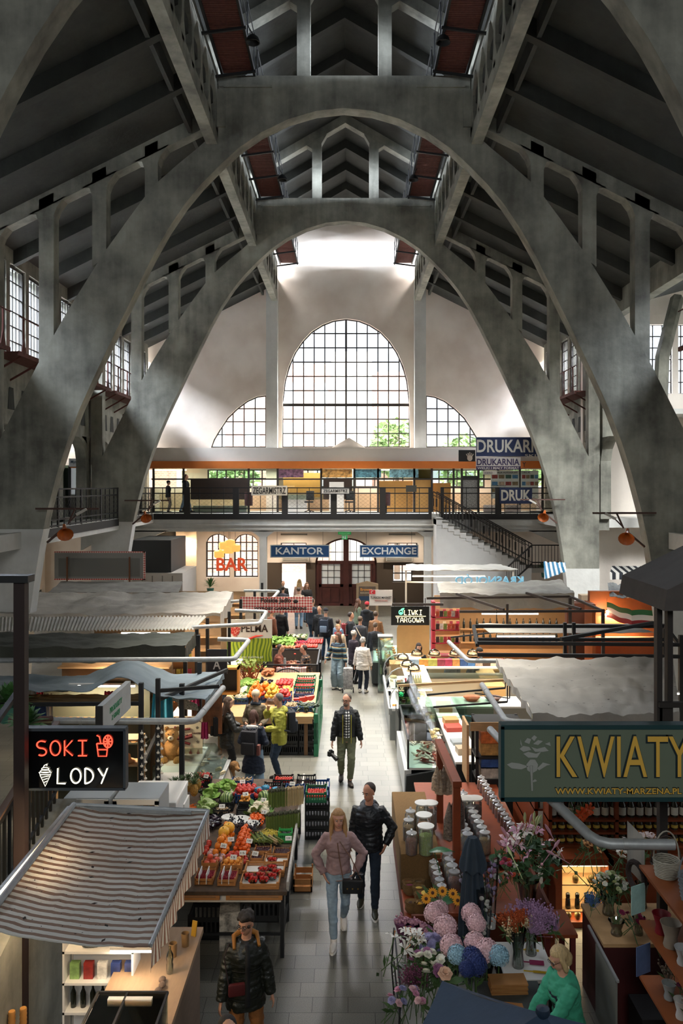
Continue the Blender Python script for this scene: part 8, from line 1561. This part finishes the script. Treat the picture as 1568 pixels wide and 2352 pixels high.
for i,(px,py,k,s_) in enumerate(((997,2095,'pink',1.15),(1010,2085,'pink',.95),(1022,2125,'pink',1.25),(1036,2168,'pink',1.15),(1082,2095,'pink',1.1),(1093,2118,'pink',1.05),(1090,2162,'pink',1.1),(1117,2180,'pink',1.2),(1050,2190,'blue',1.0),(1145,2192,'blue',1.05),(1083,2197,'navy',1.1),(1093,2212,'navy',1.1),(1072,2222,'navy',.8))):
 c = FX(px,py,1.12);inst('hydrangea',(c.x,c.y,1.1),'%s hydrangea head, %s' % (k,('back left','behind the back left one','middle of the left column','lowest of the left column','back right','below the back right one','right middle','largest at lower right','left of the navy ones','rightmost, partly hidden','upper','lower right','lowest, smallest')[i]),'flower',rz=i,s=s_,mat=M(HY[k],.8,0,.38,40))
for i,(x,y) in enumerate(((1.15,9.15),(1.35,9.35),(1.5,9.1))):vase((x,y,.5),.1,.34,'clear cylinder vase under the hydrangeas, %s' % ('left','rear','right')[i])
def scatter(kind,c,rad,n,lb,g,s=1,mats=None,tilt=.5,squash=.6,cat='flower',zmin=None):
 c = V(c)
 for i in range(n):
  a,r_ = R.uniform(0,6.283),math.sqrt(R.random());d = V((math.cos(a)*r_*rad,math.sin(a)*r_*rad,(1-r_*r_)*rad*squash));inst(kind,c+d,lb,cat,g,s=s*R.uniform(.85,1.1),rot=(-math.sin(a)*r_*tilt*-1*-1+.35,math.cos(a)*r_*tilt,R.uniform(0,6)),mat=R.choice(mats) if mats else None)
c = FX(930,2160,1.05);scatter('lily',(c.x+.02,c.y,1.0),.2,11,'white double lily in the bunch at the aisle corner','white lilies by the aisle',.95,[M('#ece8dc',.6,0,.1,20)])
c = FX(985,2165,1.0);scatter('aster',(c.x+.02,c.y,.95),.17,14,'lilac aster in the bunch left of the pink hydrangeas','lilac asters',1.0,[M('#8f8ab0',.8),M('#a8a0c4',.8)])
c = FX(985,2215,.95);scatter('rose',(c.x-.02,c.y,.95),.19,22,'white ranunculus in the round bunch in front of the asters','white ranunculus',1.35,[M('#e6e2cf',.7,0,.1,30),M('#e6e2cf',.7,0,.1,30),M('#a0668a',.7)])
c = FX(935,2290,.85);scatter('rose',(c.x,c.y,.8),.2,14,'pale pink rosebud near the parasol tip','rosebuds near the parasol',1.1,[M('#d9b0b0',.7),M('#c98aa0',.7),M('#8a86a8',.7)])
c = FX(960,2240,.9);scatter('flower_spray',(c.x-.08,c.y,.85),.12,6,'dark pink heather spray at the aisle edge','heather sprays',1,[M('#6e3a50',.8,0,.3,20)]);inst('rose',(FX(1022,2238,1.0).x,FX(1022,2238,1.0).y,1.0),'single large peach rose right of the white ranunculus','flower',s=2.0,rot=(.5,0,0),mat=M('#d9ae90',.7,0,.1,30))
for i,(px,py) in enumerate(((980,2080),(995,2066),(1018,2062),(1042,2068),(1053,2084))):c = FX(px,py,1.05);inst('daisy',(c.x,c.y+.1,1.08),'sunflower, %s of five behind the hydrangeas' % ('leftmost','second','third','fourth','rightmost')[i],'flower',s=1.3,rot=(.9,0,0),mat=M('#d98f14',.7))
for i,(px,py) in enumerate(((925,2095),(950,2100),(972,2112),(985,2125))):c = FX(px,py,.9);o = thing('bouquet','purple-wrapped bouquet of small pink and brown flowers, %s' % ('leftmost','second from the aisle','third from the aisle','nearest the hydrangeas')[i],'bouquet',(c.x,c.y,.75));MB().lathe([(.03,-.25),(.1,0),(.12,.04)],n=7).build('wrapping',M('#6a3a5a',.6),o,True);q = MB();[q.ball((R.gauss(0,.045),R.gauss(0,.045),.05+R.uniform(0,.03)),.014,6,4) for _ in range(40)];q.build('blossoms',M('#a87884',.8,0,.5,30),o,True)
# lily bouquet and others
c = V((2.35,10.7,1.3));scatter('lily',c,.4,15,'pink and white lily in the big bouquet above the florist table','lilies of the big bouquet',1.1,[M('#e8ddd2',.6,0,.12,20),M('#cf9aae',.6,0,.2,12),M('#dfb9c0',.6,0,.2,12)],.8,.9);scatter('lily_bud',c+V((0,0,.05)),.42,18,'closed lily bud in the big bouquet','lily buds of the big bouquet',1.1,[M('#b9c48a',.6),M('#c08a96',.6)],.9,1.0)
q = MB();leafcloud(q,(0,0,0),.35,190,.13);solo('foliage','dark green leaves of the big lily bouquet','foliage',q,M('#2f4f28',.5,0,.25,10),c-V((0,0,.05)),kind='stuff');vase((2.3,10.6,.55),.14,.5,'large glass vase under the lily bouquet');solo('plinth','dark plinth under the large lily vase','stand',MB().bx(-.3,.3,-.3,.3,0,.55),WOODR,(2.3,10.7,0))
c = V((2.12,9.5,1.12));scatter('flower_spray',c,.22,16,'mauve statice spray in the vase by the red table','mauve statice',1.1,[M('#9a7898',.8,0,.3,20)]);c = V((1.88,9.4,1.12));scatter('flower_spray',c,.18,12,'orange berry spray in the tall vase','orange berry sprays',1,[M('#a84a1c',.8,0,.3,20),M('#d8c49a',.8,0,.3,20)])
vase((1.9,9.25,.72),.09,.42,'tall waisted glass vase on the white table');vase((2.1,9.5,.72),.09,.36,'second glass vase behind the waisted one')
c = V((1.95,10.4,1.25));scatter('rose',c,.22,22,'small carnation between the orchids and lilies','mixed carnations',1.0,[M('#7a1c34',.7),M('#c98aa0',.7),M('#e6e0d4',.7),M('#a8324c',.7),M('#c9502e',.7)])
for i,(x,y,z,c_,lb) in enumerate(((1.62,9.8,1.1,'#ded8cc','white orchid spray in a clear sleeve'),(1.75,10.1,1.35,'#a890b4','lilac orchid spray in a clear sleeve'),(1.5,10.4,1.05,'#b0a0bc','pale orchid behind the closed parasol'))):
 o = thing('orchid',lb,'flower',(x,y,z-.55));q = MB();[q.ball((R.gauss(0,.035),R.gauss(0,.03),.25+.035*k),(.03,.012,.026),7,5,(R.uniform(-.6,.6),0,R.uniform(0,3))) for k in range(14)];q.build('blossoms',M(c_,.6,0,.2,16),o,True);MB().tube([(0,0,0),(0,0,.75)],.004,5).build('stem',STEM,o);MB().lathe([(.05,.05),(.1,.75)],n=10).build('clear_sleeve',glass('#eceff0',.08),o,True)
 MB().lathe([(.05,-.1),(.06,.05),(.055,.05),(0,.03)],n=14).build('flower_pot',M('#cfcdc6',.5),o,True)
for i,(x,y,z) in enumerate(((1.25,11.0,1.25),(1.3,10.3,.95),(1.95,10.9,1.2))):q = MB();q.grid(lambda u,v:V(((u-.5)*.34,(v-.5)*.18*math.sin(PI*min(1,u+.08)),-.12*(u-.5)**2+.02*abs(v-.5))),10,6);q.tube([(-.1,0,-.03),(0,.05,-.4)],.006);solo('monstera_leaf',('broad green leaf beside the near spice post','broad green leaf above the sunflowers','green leaf between parasol and orchids')[i],'leaf',q,M('#1f5a32',.35),(x,y,z),i*.6,None,True)
# closed parasol and open parasol
NV = M('#26323d',.85,0,.1,8,.2);o = thing('closed_parasol','closed dark blue parasol standing among the flowers','parasol',(1.5,9.95,0));q = MB();n = 64
prof = [(.17,.55),(.16,.9),(.125,1.3),(.095,1.52)];vs = [];fs = []
for i,(r_,z) in enumerate(prof):
 for j in range(n):a = 6.283*j/n;rr = r_*(1+.14*math.sin(a*10));vs.append((rr*math.cos(a),rr*math.sin(a),z))
for i in range(len(prof)-1):fs += [(i*n+j,i*n+(j+1) % n,(i+1)*n+(j+1) % n,(i+1)*n+j) for j in range(n)]
q.add(vs,fs).build('canopy',NV,o,True);q = MB();vs = [((r_*(1+.1*math.sin(6.283*j/n*8)))*math.cos(6.283*j/n),(r_*(1+.1*math.sin(6.283*j/n*8)))*math.sin(6.283*j/n),z+.03*math.sin(6.283*j/n*8)*(i == 0)) for i,(r_,z) in enumerate(((.165,1.5),(.1,1.78),(.055,1.87))) for j in range(n)];q.add(vs,[(i*n+j,i*n+(j+1) % n,(i+1)*n+(j+1) % n,(i+1)*n+j) for i in range(2) for j in range(n)]+[tuple(range(2*n,3*n))]).build('top_valance',NV,o,True);MB().cyl((0,0,0),.022,1.8).build('pole',WHT2,o);MB().cyl((0,0,0),.2,.05,20).build('base',BLK,o)
o = thing('open_parasol','open navy parasol at the bottom edge in front of the flowers','parasol',(1.33,5.65,0));q = MB();C4 = [(-.57,1.03),(1.143,.284),(.57,-1.03),(-1.143,-.284)];A = V((0,0,2.5))
for k in range(4):
 a,b = V((*C4[k],2.1)),V((*C4[(k+1) % 4],2.1));q.grid(lambda u,v,a=a,b=b:A*(1-u)+(a*(1-v)+b*v)*u-V((0,0,.06*u*math.sin(PI*v)+.03*math.sin(PI*u))),12,8)
q.build('canopy',M('#1f3347',.8,0,.08,5,.2),o,True);MB().cyl((0,0,0),.02,2.5).build('pole',WHT2,o);MB().lathe([(.035,2.47),(.05,2.5),(.045,2.53),(.0,2.54)],n=14).build('finial',M('#1a2a3a',.5),o,True);MB().cyl((0,0,0),.22,.06,20).build('base',BLK,o);q = MB()
for a in C4:q.tube([(0,0,2.46),(*a,2.07)],.008,5)
q.build('ribs',BLK,o)
# florist tables, cabinet, shelving
def tbl(label,x0,x1,y0,y1,z,top,body,legs=True,name='work_table'):
 o = thing(name,label,'table');MB().bx(x0,x1,y0,y1,z-.04,z).build('tabletop',top,o)
 for x in (x0+.05,x1-.05):
  for y in (y0+.05,y1-.05):MB().bx(x-.03,x+.03,y-.03,y+.03,0,z-.04).build('leg',body,o)
tbl('white table with tools and tall vases behind the florist counter',1.72,2.28,9.0,9.75,.72,WHT2,BLK);tbl('work table with brown wrapping paper in front of the florist',1.35,2.0,7.6,8.75,.86,M('#3c403e',.5,0,.2,12),BLK);tbl('small red-brown side table by the lit cabinet',2.35,2.75,9.9,10.5,.72,WOODR,M('#5a1c14',.6))
solo('wrapping_paper','sheet of brown wrapping paper on the work table','paper',MB().grid(lambda u,v:V((1.4+.52*u,7.75+.62*v,.868+.01*math.sin(u*6))),8,6,.004),M('#a8703a',.8,0,.08,6));
for i in range(5):solo('kraft_bag','folded brown paper bag in the pile on the work table, %s' % ('lowest','second','middle','fourth','topmost')[i],'bag',MB().bx(-.19,.19,-.1,.1,0,.018),M('#9a6a38',.8,0,.1,8),(1.66,8.6,.862+i*.022),.04*(-1)**i)
for i,(y,c_,lb) in enumerate(((9.55,'#c9a21c','yellow-handled secateurs on the white table'),(9.3,'#8a1c4a','magenta calculator on the white table'),(9.12,'#c9a21c','yellow-handled knife on the white table'))):solo(('secateurs','calculator','knife')[i],lb,'tool',MB().box((0,0,0),(.16,.07 if i == 1 else .02,.015)).box((-.12,0,0),(.12,.012,.008)),M(c_,.5),(2.12,y,.735),-.15)
lcab = thing('lit_cabinet','red-brown cabinet with lit shelves of thermos flasks','cabinet',(2.86,11.4,0));q = MB();w = .75
q.bx(0,.09,0,.4,0,.95).bx(w-.02,w+.05,0,.4,0,.95).bx(0,w+.05,0,.4,.86,.95).bx(0,w+.05,0,.4,0,.08);q.build('carcass',WOODR,lcab);MB().bx(.09,w,.38,.4,.08,.86).build('back_panel',M('#d9c08a',.6),lcab);MB().bx(.09,w,.03,.38,.57,.585).bx(.09,w,.03,.38,.2,.215).build('shelves',WOODL,lcab);MB().bx(.1,w-.03,.02,.04,.84,.85).build('light_strip',M((1,.82,.5),.4,emit=2.5),lcab)
for z_ in (.835,.56,.19):li = bpy.data.lights.new('cabinet_light','AREA');li.shape = 'RECTANGLE';li.size = .6;li.size_y = .05;li.energy = 1.6;li.color = (1,.78,.45);lo = bpy.data.objects.new('cabinet_light',li);SC.collection.objects.link(lo);lo.location = (3.23,11.5,z_)
single('flask',MB().lathe([(.03,0),(.038,.02),(.032,.13),(.026,.14),(.03,.16),(.03,.2),(.015,.215)],n=12),M('#20211f',.25,.3));single('mug',MB().lathe([(.03,0),(.045,.04),(.04,.08),(.02,.1)],n=12),M('#6a5a34',.3,.3))
for x in (.2,.33,.46,.62):inst('flask',(2.86+x,11.52,.215),'steel thermos flask on the middle lit shelf','flask','flasks on the lit shelf')
for x,z in ((.3,.585),(.52,.585),(.2,.08),(.33,.08)):inst('mug',(2.86+x,11.5,z),'small round steel pot in the lit cabinet','pot','pots in the lit cabinet')
sv = thing('apothecary_shelf','red-brown shelving of labelled bottles and jars under the flower shop sign','shelf',(2.86,11.8,0));q = MB().bx(0,2.2,.3,.34,0,2.3).bx(0,.05,0,.3,.95,2.3).bx(.95,1.0,0,.3,.95,2.3).bx(2.15,2.2,0,.3,.95,2.3)
for z in (.93,1.12,1.3,1.72,2.1):q.bx(0,2.2,0,.3,z,z+.03)
q.bx(0,2.2,-.2,.3,.85,.93).bx(.8,2.2,0,.3,0,.9).build('boards',WOODR,sv)
lb_ = M('#cfc8b8',.7);proto('labelled_bottle',[('bottle_glass',MB().lathe([(.045,0),(.047,.16),(.018,.22),(.02,.27)],n=14),M('#2c2a20',.15,spec=.7),True,None),('label',MB().lathe([(.0485,.03),(.0485,.13)],n=14),lb_,True,None)]);proto('labelled_jar',[('jar_glass',MB().lathe([(.05,0),(.052,.1),(.042,.12),(.044,.14)],n=14),M('#3a3426',.15,spec=.7),True,None),('label',MB().lathe([(.0535,.03),(.0535,.075)],n=14),M('#c9a84a',.7),True,None)])
for i in range(16):inst('labelled_bottle',(2.95+.125*i,11.92,1.33),'dark bottle with a white label under the flower shop sign','bottle','white-labelled bottles',s=1.1)
for z in (.96,1.15):
 for i in range(16):inst('labelled_jar',(2.95+.125*i,11.92,z),'dark jar with a yellow label, %s row' % ('lower' if z < 1 else 'upper'),'jar','yellow-labelled jars %s' % ('low' if z < 1 else 'high'),s=.95)
fc = thing('florist_counter','dark red counter carrying vases at the right of the flower shop','counter');MB().bx(2.84,4.0,9.2,10.1,.96,1.0).build('worktop',WOODL,fc);MB().bx(2.86,4.0,9.24,10.1,0,.96).build('body',M('#3a0f0e',.5,0,.15,5),fc);MB().bx(2.78,2.8,8.6,9.3,.15,.95).build('side_gate',M('#6f7068',.5),fc);MB().bar((2.79,8.55,.97),(2.79,9.6,.99),.025).build('gate_rail',STEEL,fc)
c = V((3.1,9.8,1.38));scatter('rose',c,.2,42,'white lisianthus in the round bouquet on the red counter','white lisianthus',.85,[M('#e2e0cf',.7,0,.1,30),M('#c9cf9a',.7)]);q = MB();leafcloud(q,(0,0,-.08),.17,120,.07);solo('foliage','dense leaves under the white lisianthus','foliage',q,M('#26401f',.6),c,kind='stuff')
scatter('daisy',(3.0,10.2,1.65),.13,8,'peach gerbera behind the white lisianthus','peach gerberas',1.2,[M('#cf9860',.7)]);scatter('lily',(3.35,10.0,1.6),.12,3,'white lily right of the peach gerberas','white lilies on the counter',1.1);scatter('rose',(3.2,9.35,1.2),.16,8,'magenta carnation over the small round vases','magenta carnations',1.0,[M('#8a1444',.7)]);scatter('lily',(3.7,10.3,1.6),.2,6,'pale lily in the far right bouquet','pale lilies at the far right',1,[M('#d9c4bc',.6)])
for x,y,r_,h,lb in ((3.05,9.4,.09,.16,'round glass vase at the front of the red counter'),(3.3,9.4,.07,.2,'straight glass vase beside the round one'),(3.1,9.85,.1,.26,'grey-blue vase of the white lisianthus'),(3.55,10.0,.08,.3,'tall vase at the right of the red counter')):vase((x,y,1.0),r_,h,lb)
scatter('flower_spray',(2.92,9.9,1.15),.06,4,'blue hyacinth spray left of the lisianthus','blue hyacinths',.8,[M('#4a6a9a',.8)])
for i in range(4):inst('lily',(3.05+.04*i,10.9,1.75+.03*i),'orange bird-of-paradise bloom above the gerberas','flower','bird-of-paradise blooms',s=.8,rot=(1.2,.3*i,0),mat=M('#d8541c',.6),name='strelitzia')
o = solo('anthurium','pale pink anthurium bloom right of the lisianthus','flower',MB().ball((0,0,0),(.06,.012,.065),12,7).tube([(0,-.02,-.01),(0,-.04,.03)],.006).tube([(0,0,-.05),(.0,0,-.3)],.004),M('#d0a896',.4),(3.3,9.5,1.42),0,None,True)
gs = thing('pottery_shelf','long red-brown plank shelves with pots at the right edge','shelf');q = MB()
for z in (.92,1.5,2.08):q.bx(3.06,3.75,6.6,8.7,z,z+.03)
q.build('plank',M('#8a4a22',.5,0,.12,4),gs);MB().bx(3.72,3.76,6.6,8.7,.2,2.6).build('back_panel',M('#5a2412',.6),gs)
for i,(y,z,r_,h,c_,lb) in enumerate(((8.45,1.53,.09,.2,'#7a1420','dark red cylinder pot on the middle plank'),(8.2,1.53,.1,.24,'#8f8474','stone-coloured head-shaped planter on the middle plank'),(7.9,1.53,.08,.16,'#b4b6b4','silver pot beside the stone planter'),(7.65,1.53,.1,.22,'#a8a8a4','grey sculpted pot on the middle plank'),(7.35,1.53,.11,.18,'#1d2328','black ribbed bowl on the middle plank'),(7.1,1.53,.1,.2,'#8a3a4a','rose-coloured pot at the near end of the middle plank'),(8.3,.95,.07,.16,'#9fa4a0','small grey vase on the lower plank'),(8.0,.95,.07,.18,'#d8d4cc','white ribbed vase on the lower plank'),(7.7,.95,.06,.14,'#b9a8a8','pale pink cup on the lower plank'))):
 vase((3.2 if z > 1.2 else 3.22,y,z),r_,h,lb,'solid',c_)
for i in range(14):y = 7.2+.1*i;inst(('flower_spray','rose')[i % 2],(3.25+.1*(i % 3),y,1.2),'dried flower stem on the lower plank','flower','dried stems on the lower plank',mat=M(R.choice(('#6a1c3a','#c9c0a8','#4a5a3a','#8a7a6a')),.8))
def basket(x,y,z,r_,h,lb,c_):
 o = thing('basket',lb,'basket',(x,y,z));q = MB()
 for k in range(int(h/.018)):rr = r_*(.8+.2*k*.018/h);q.tube([(rr*math.cos(a_)*(1+.03*(-1)**(j+k)),rr*math.sin(a_)*(1+.03*(-1)**(j+k)),.01+k*.018) for j,a_ in enumerate([6.283*j/20 for j in range(21)])],.009,5,False)
 q.cyl((0,0,0),r_*.8,.01).build('weave',M(c_,.8,0,.15,20),o,True);MB().tube([(r_*math.cos(PI*k/12),0,h+.28*math.sin(PI*k/12)) for k in range(13)],.008,6).build('handle',M(c_,.8),o,True)
basket(3.25,8.45,2.11,.13,.18,'square-ish pale basket with a thin handle on the top plank','#9a9484');basket(3.35,7.95,2.11,.17,.24,'larger grey wicker basket in front of the pale one','#6f7478');basket(3.4,8.85,1.95,.16,.12,'dark flat basket behind the pale basket','#3a2c22')
solo('wreath','dark brown wicker wreath hung below the top plank','wreath',MB().tube([(.0,.14*math.cos(a_),.14*math.sin(a_)) for a_ in [6.283*j/20 for j in range(21)]],.03,8),M('#2a1c16',.9,0,.3,30,.8,40),(3.1,8.9,1.9),.3,None,True)
for i,(y,z,lb) in enumerate(((8.7,1.75,'dandelion print card leaning at the shelf end'),(8.55,1.2,'blue picture card under the middle plank'))):solo('picture_card',lb,'card',MB().bx(-.1,.1,-.005,.005,0,.3),M(('#8fb0a8','#4a5a7a')[i],.6,0,.2,8),(3.05,y,z-.15),.5)
solo('waste_basket','dark bin on the floor beside the red counter','bin',MB().box((0,0,.28),(.45,.4,.55),taper=1.1),M('#120f0e',.5),(3.3,8.8,0))
solo('white_banner','hanging white banner with red lettering behind the grey pipe','banner',MB().grid(lambda u,v:V((.2*u,.02*math.sin(u*6),-.55*v-.2*u)),8,8),M('#a8a49c',.7,0,.05,5),at(1440,1885,9.6))
# ---- juice stall goods (left foreground) and gift stall
for i,(px,py) in enumerate(((30,2185),(52,2170))):c = gz(px,py,1.05);inst('pineapple',(c.x,c.y,1.0),('nearer','farther')[i]+' pineapple on the steel work counter','fruit',s=1.2)
for i in range(5):inst('carton',(-2.8+.14*(i % 5),8.5,1.045),'milk carton, %s on the white shelf behind the counter' % ('leftmost','second','middle','fourth','rightmost')[i],'carton',mat=M(('#7a9a5a','#8a2a24','#c9c4ba','#2c3a6a','#34406a')[i],.5,0,.4,12),s=.95)
for i in range(6):inst('wine_bottle',(-2.82+.1*i,8.5,.745),'dark bottle on the lower white shelf','bottle','bottles on the lower white shelf',s=.8)
solo('foil_bag','crumpled clear bag on the top white shelf','bag',MB().ball((0,0,0),(.16,.08,.07),12,8,None,lambda v:v*(1+.2*math.sin(v.x*60))),M('#4a4c48',.2,.3),(-2.62,8.52,1.42),0,None,True);solo('paper_towel','white crumpled towel on the top white shelf','towel',MB().ball((0,0,0),(.07,.06,.05),10,7,None,lambda v:v*(1+.2*math.sin(v.y*60))),WHT2,(-2.4,8.5,1.41),0,None,True)
solo('water_bottle','clear water bottle on the juice counter','bottle',MB().lathe([(.035,0),(.037,.09),(.03,.11),(.037,.14),(.035,.19),(.012,.24),(.014,.27)],n=14),glass('#e4efe8',.25),(-1.82,8.45,1.12),0,None,True)
for i,(x,y) in enumerate(((-1.85,8.75),(-1.76,8.95))):solo('straw_cup',('left','right')[i]+' cup of wooden sticks at the back of the juice counter','cup',MB().lathe([(.04,0),(.045,.14),(.04,.14),(.036,.01)],n=14),M('#8a6a44',.5),(x,y,1.12),0,None,True)
solo('yellow_card','yellow card leaning at the back corner of the counter','card',MB().box((0,0,.08),(.06,.01,.16),(-.2,0,0)),M('#b98a1c',.6),(-1.7,9.15,1.12),-.4)
for i in range(22):inst('bread_loaf',(-2.18+.1*(i % 5),6.95+.12*(i//5),1.15),'golden pastry in the glass case at the bottom edge','pastry','pastries in the glass case',s=.5,rot=(.3,.2,i))
for i in range(7):inst('bread_loaf',(-1.86+.02*(i % 2),7.75+.09*i,1.15),'sugared doughnut in the row on the juice counter','pastry','doughnuts on the juice counter',s=.4,mat=M('#5a4434',.8,0,.5,30))
for i in range(3):solo('cone_stack','stack of wafer cones on the steel counter, %s' % ('left','middle','right')[i],'cones',MB().lathe([(.02,0)]+[(.03+.006*(k % 2),.02+.02*k) for k in range(9)],n=12),M('#b07a3a',.7),(-3.3+.09*i,7.85+.05*i,.9),0,None,True)
fcn = thing('fish_counter','pale curved refrigerated counter below the hot sauce banner','counter',(-2.75,14.6,0));MB().prism([(-.75,0),(.45,0),(.55,.5),(.45,.8),(-.75,.8)],0,1.3).build('body',M('#a89c8a',.5),fcn,False,.02);MB().prism([(-.7,.8),(.45,.8),(.2,1.15),(-.7,1.15)],0,1.3).build('glazing',GL,fcn);MB().bx(-.72,.5,-.02,1.32,.78,.83).build('rim',STEEL,fcn,False,.01)
for i in range(30):inst('cheese_wedge',(-3.3+R.uniform(0,1.0),14.7+R.uniform(0,1.1),.84),'pale packet of food in the curved refrigerated counter','food','food in the curved counter',rz=R.uniform(0,6),name='food_packet',mat=M(R.choice(('#e0d2b4','#d8cfc0','#c9b890')),.5))
tb_ = thing('teddy_bear','large tan teddy bear sitting in the gift stall beside the sauce banner','toy',(-3.25,15.3,1.0));FU = M('#b98648',.95,0,.15,30,.8,80)
MB().ball((0,0,.22),(.17,.14,.2)).build('body',FU,tb_,True);q = MB().ball((0,-.03,.5),(.13,.12,.12))
for s in (-1,1):q.ball((s*.1,0,.6),(.045,.03,.045));MB().ball((s*.17,-.06,.24),(.06,.07,.13),10,7,(0,s*.4,0)).build('arm',FU,tb_,True);MB().ball((s*.12,-.15,.06),(.07,.13,.065)).build('leg',FU,tb_,True)
q.build('head',FU,tb_,True);MB().ball((0,-.15,.47),(.055,.04,.045)).build('muzzle',M('#dcc09a',.9),tb_,True);MB().ball((0,-.19,.485),.014).ball((-.045,-.14,.54),.011).ball((.045,-.14,.54),.011).build('face',BLK,tb_,True)
for i,(px,py,Y,w,h,c_,lb) in enumerate(((373,1625,15.2,.35,.5,'#2c7f96','teal shirt hung in the gift stall'),(410,1605,15.6,.25,.3,'#c9702c','orange garment behind the cutlery sign'),(447,1615,15.6,.15,.3,'#c9447a','pink scarf hung at the right of the gift stall'),(85,1640,14.6,.3,.35,'#1f3a6a','navy cloth among the hanging goods'),(110,1625,14.7,.16,.45,'#b9b0a0','cream garment hung beside the navy cloth'),(70,1610,14.8,.2,.3,'#c2bdb6','striped cloth hung at the far left'),(90,1612,14.9,.14,.3,'#a8283a','red cloth among the hanging goods'),(250,1620,14.7,.16,.35,'#8a1f34','dark red cloth beside the box sign'),(470,1690,15.3,.12,.3,'#a82c5a','magenta bag beside the sauce banner'))):
 p = at(px,py,Y);q = MB();q.grid(lambda u,v,w=w,h=h:V(((u-.5)*w*(1+.2*v),.03*math.sin(u*16),-h*v)),14,4,.01);solo('hanging_garment',lb,'clothing',q,M(c_,.8,0,.15,8),p+V((0,0,.25)),0,None,True)
for i,(x,z,c_) in enumerate(((-4.55,1.75,'#c9b48a'),(-4.15,1.7,'#b9a078'),(-4.7,1.3,'#b08a64'),(-4.3,1.25,'#a8a49a'),(-3.9,1.28,'#c08a5a'))):solo('straw_hat','sun hat on the gift stall rack, %s' % ('upper left','upper right','lower left','lower middle grey','lower right')[i],'hat',MB().lathe([(.17,0),(.1,.015),(.085,.1),(.05,.13),(0,.135)],n=16),M(c_,.8,0,.1,20),(x,14.5,z),0,None,True)
solo('display_rack','wooden rack carrying the sun hats','rack',MB().bx(-5.2,-3.6,14.35,14.7,1.22,1.25).bx(-5.2,-3.6,14.35,14.7,1.66,1.69).bx(-5.2,-5.15,14.35,14.7,0,1.7).bx(-3.65,-3.6,14.35,14.7,0,1.7),WOODL)
for j,(x,y) in enumerate(((-3.22,13.1),(-3.02,13.35))):
 for i in range(14):inst('garlic_bulb',(x+.03*(-1)**i,y-.06,1.35+i*.065),'garlic bulb in the %s hanging braid' % ('left','right')[j],'vegetable','garlic braid %s' % ('left','right')[j])
# plants
for i,(px,py,Y,s_,lb) in enumerate(((483,1335,36,.55,'spiky yucca plant beside the bar'),(20,1600,13.0,.4,'leafy green plant at the far left of the gift stall'),(1250,1300,36.4,.5,'green ivy hanging on the stair landing'),(60,1665,10.5,.3,'green plant behind the neon sign'))):
 p = at(px,py,Y);o = thing('potted_plant',lb,'plant',p-V((0,0,s_)));MB().lathe([(.12,0),(.16,.25),(.14,.25)],n=14).build('pot',M('#3a6a5a',.5),o,True);q = MB()
 for k in range(46):a = k*2.4;e = .1+1.3*(k/46);d = V((math.cos(a)*math.cos(e),math.sin(a)*math.cos(e),math.sin(e)));t = V((-math.sin(a),math.cos(a),0))*(.02 if i == 0 else .05);b_ = V((0,0,.3));q.add([b_-t*.4,b_+t*.4,b_+d*s_*.6+t,b_+d*s_*.6-t,b_+d*s_-V((0,0,s_*.15))],[(0,1,2,3),(3,2,4)])
 q.build('leaves',M('#3f6a32',.6,0,.25,10),o)
for k,L_ in OVER.items():
 me = PROTO[k][0][1];q = MB();fs = [tuple(p.vertices) for p in me.polygons]
 for p,s_ in L_:q.add([p+v.co*s_ for v in me.vertices],fs)
 if L_:solo(k+'_heap',{'cherry':'remaining dark cherries heaped in the crates behind','strawberry':'remaining strawberries heaped in the crates behind'}[k],'fruit',q,me.materials[0],smooth=True,kind='stuff')
bpy.data.scenes.remove(TMPS)
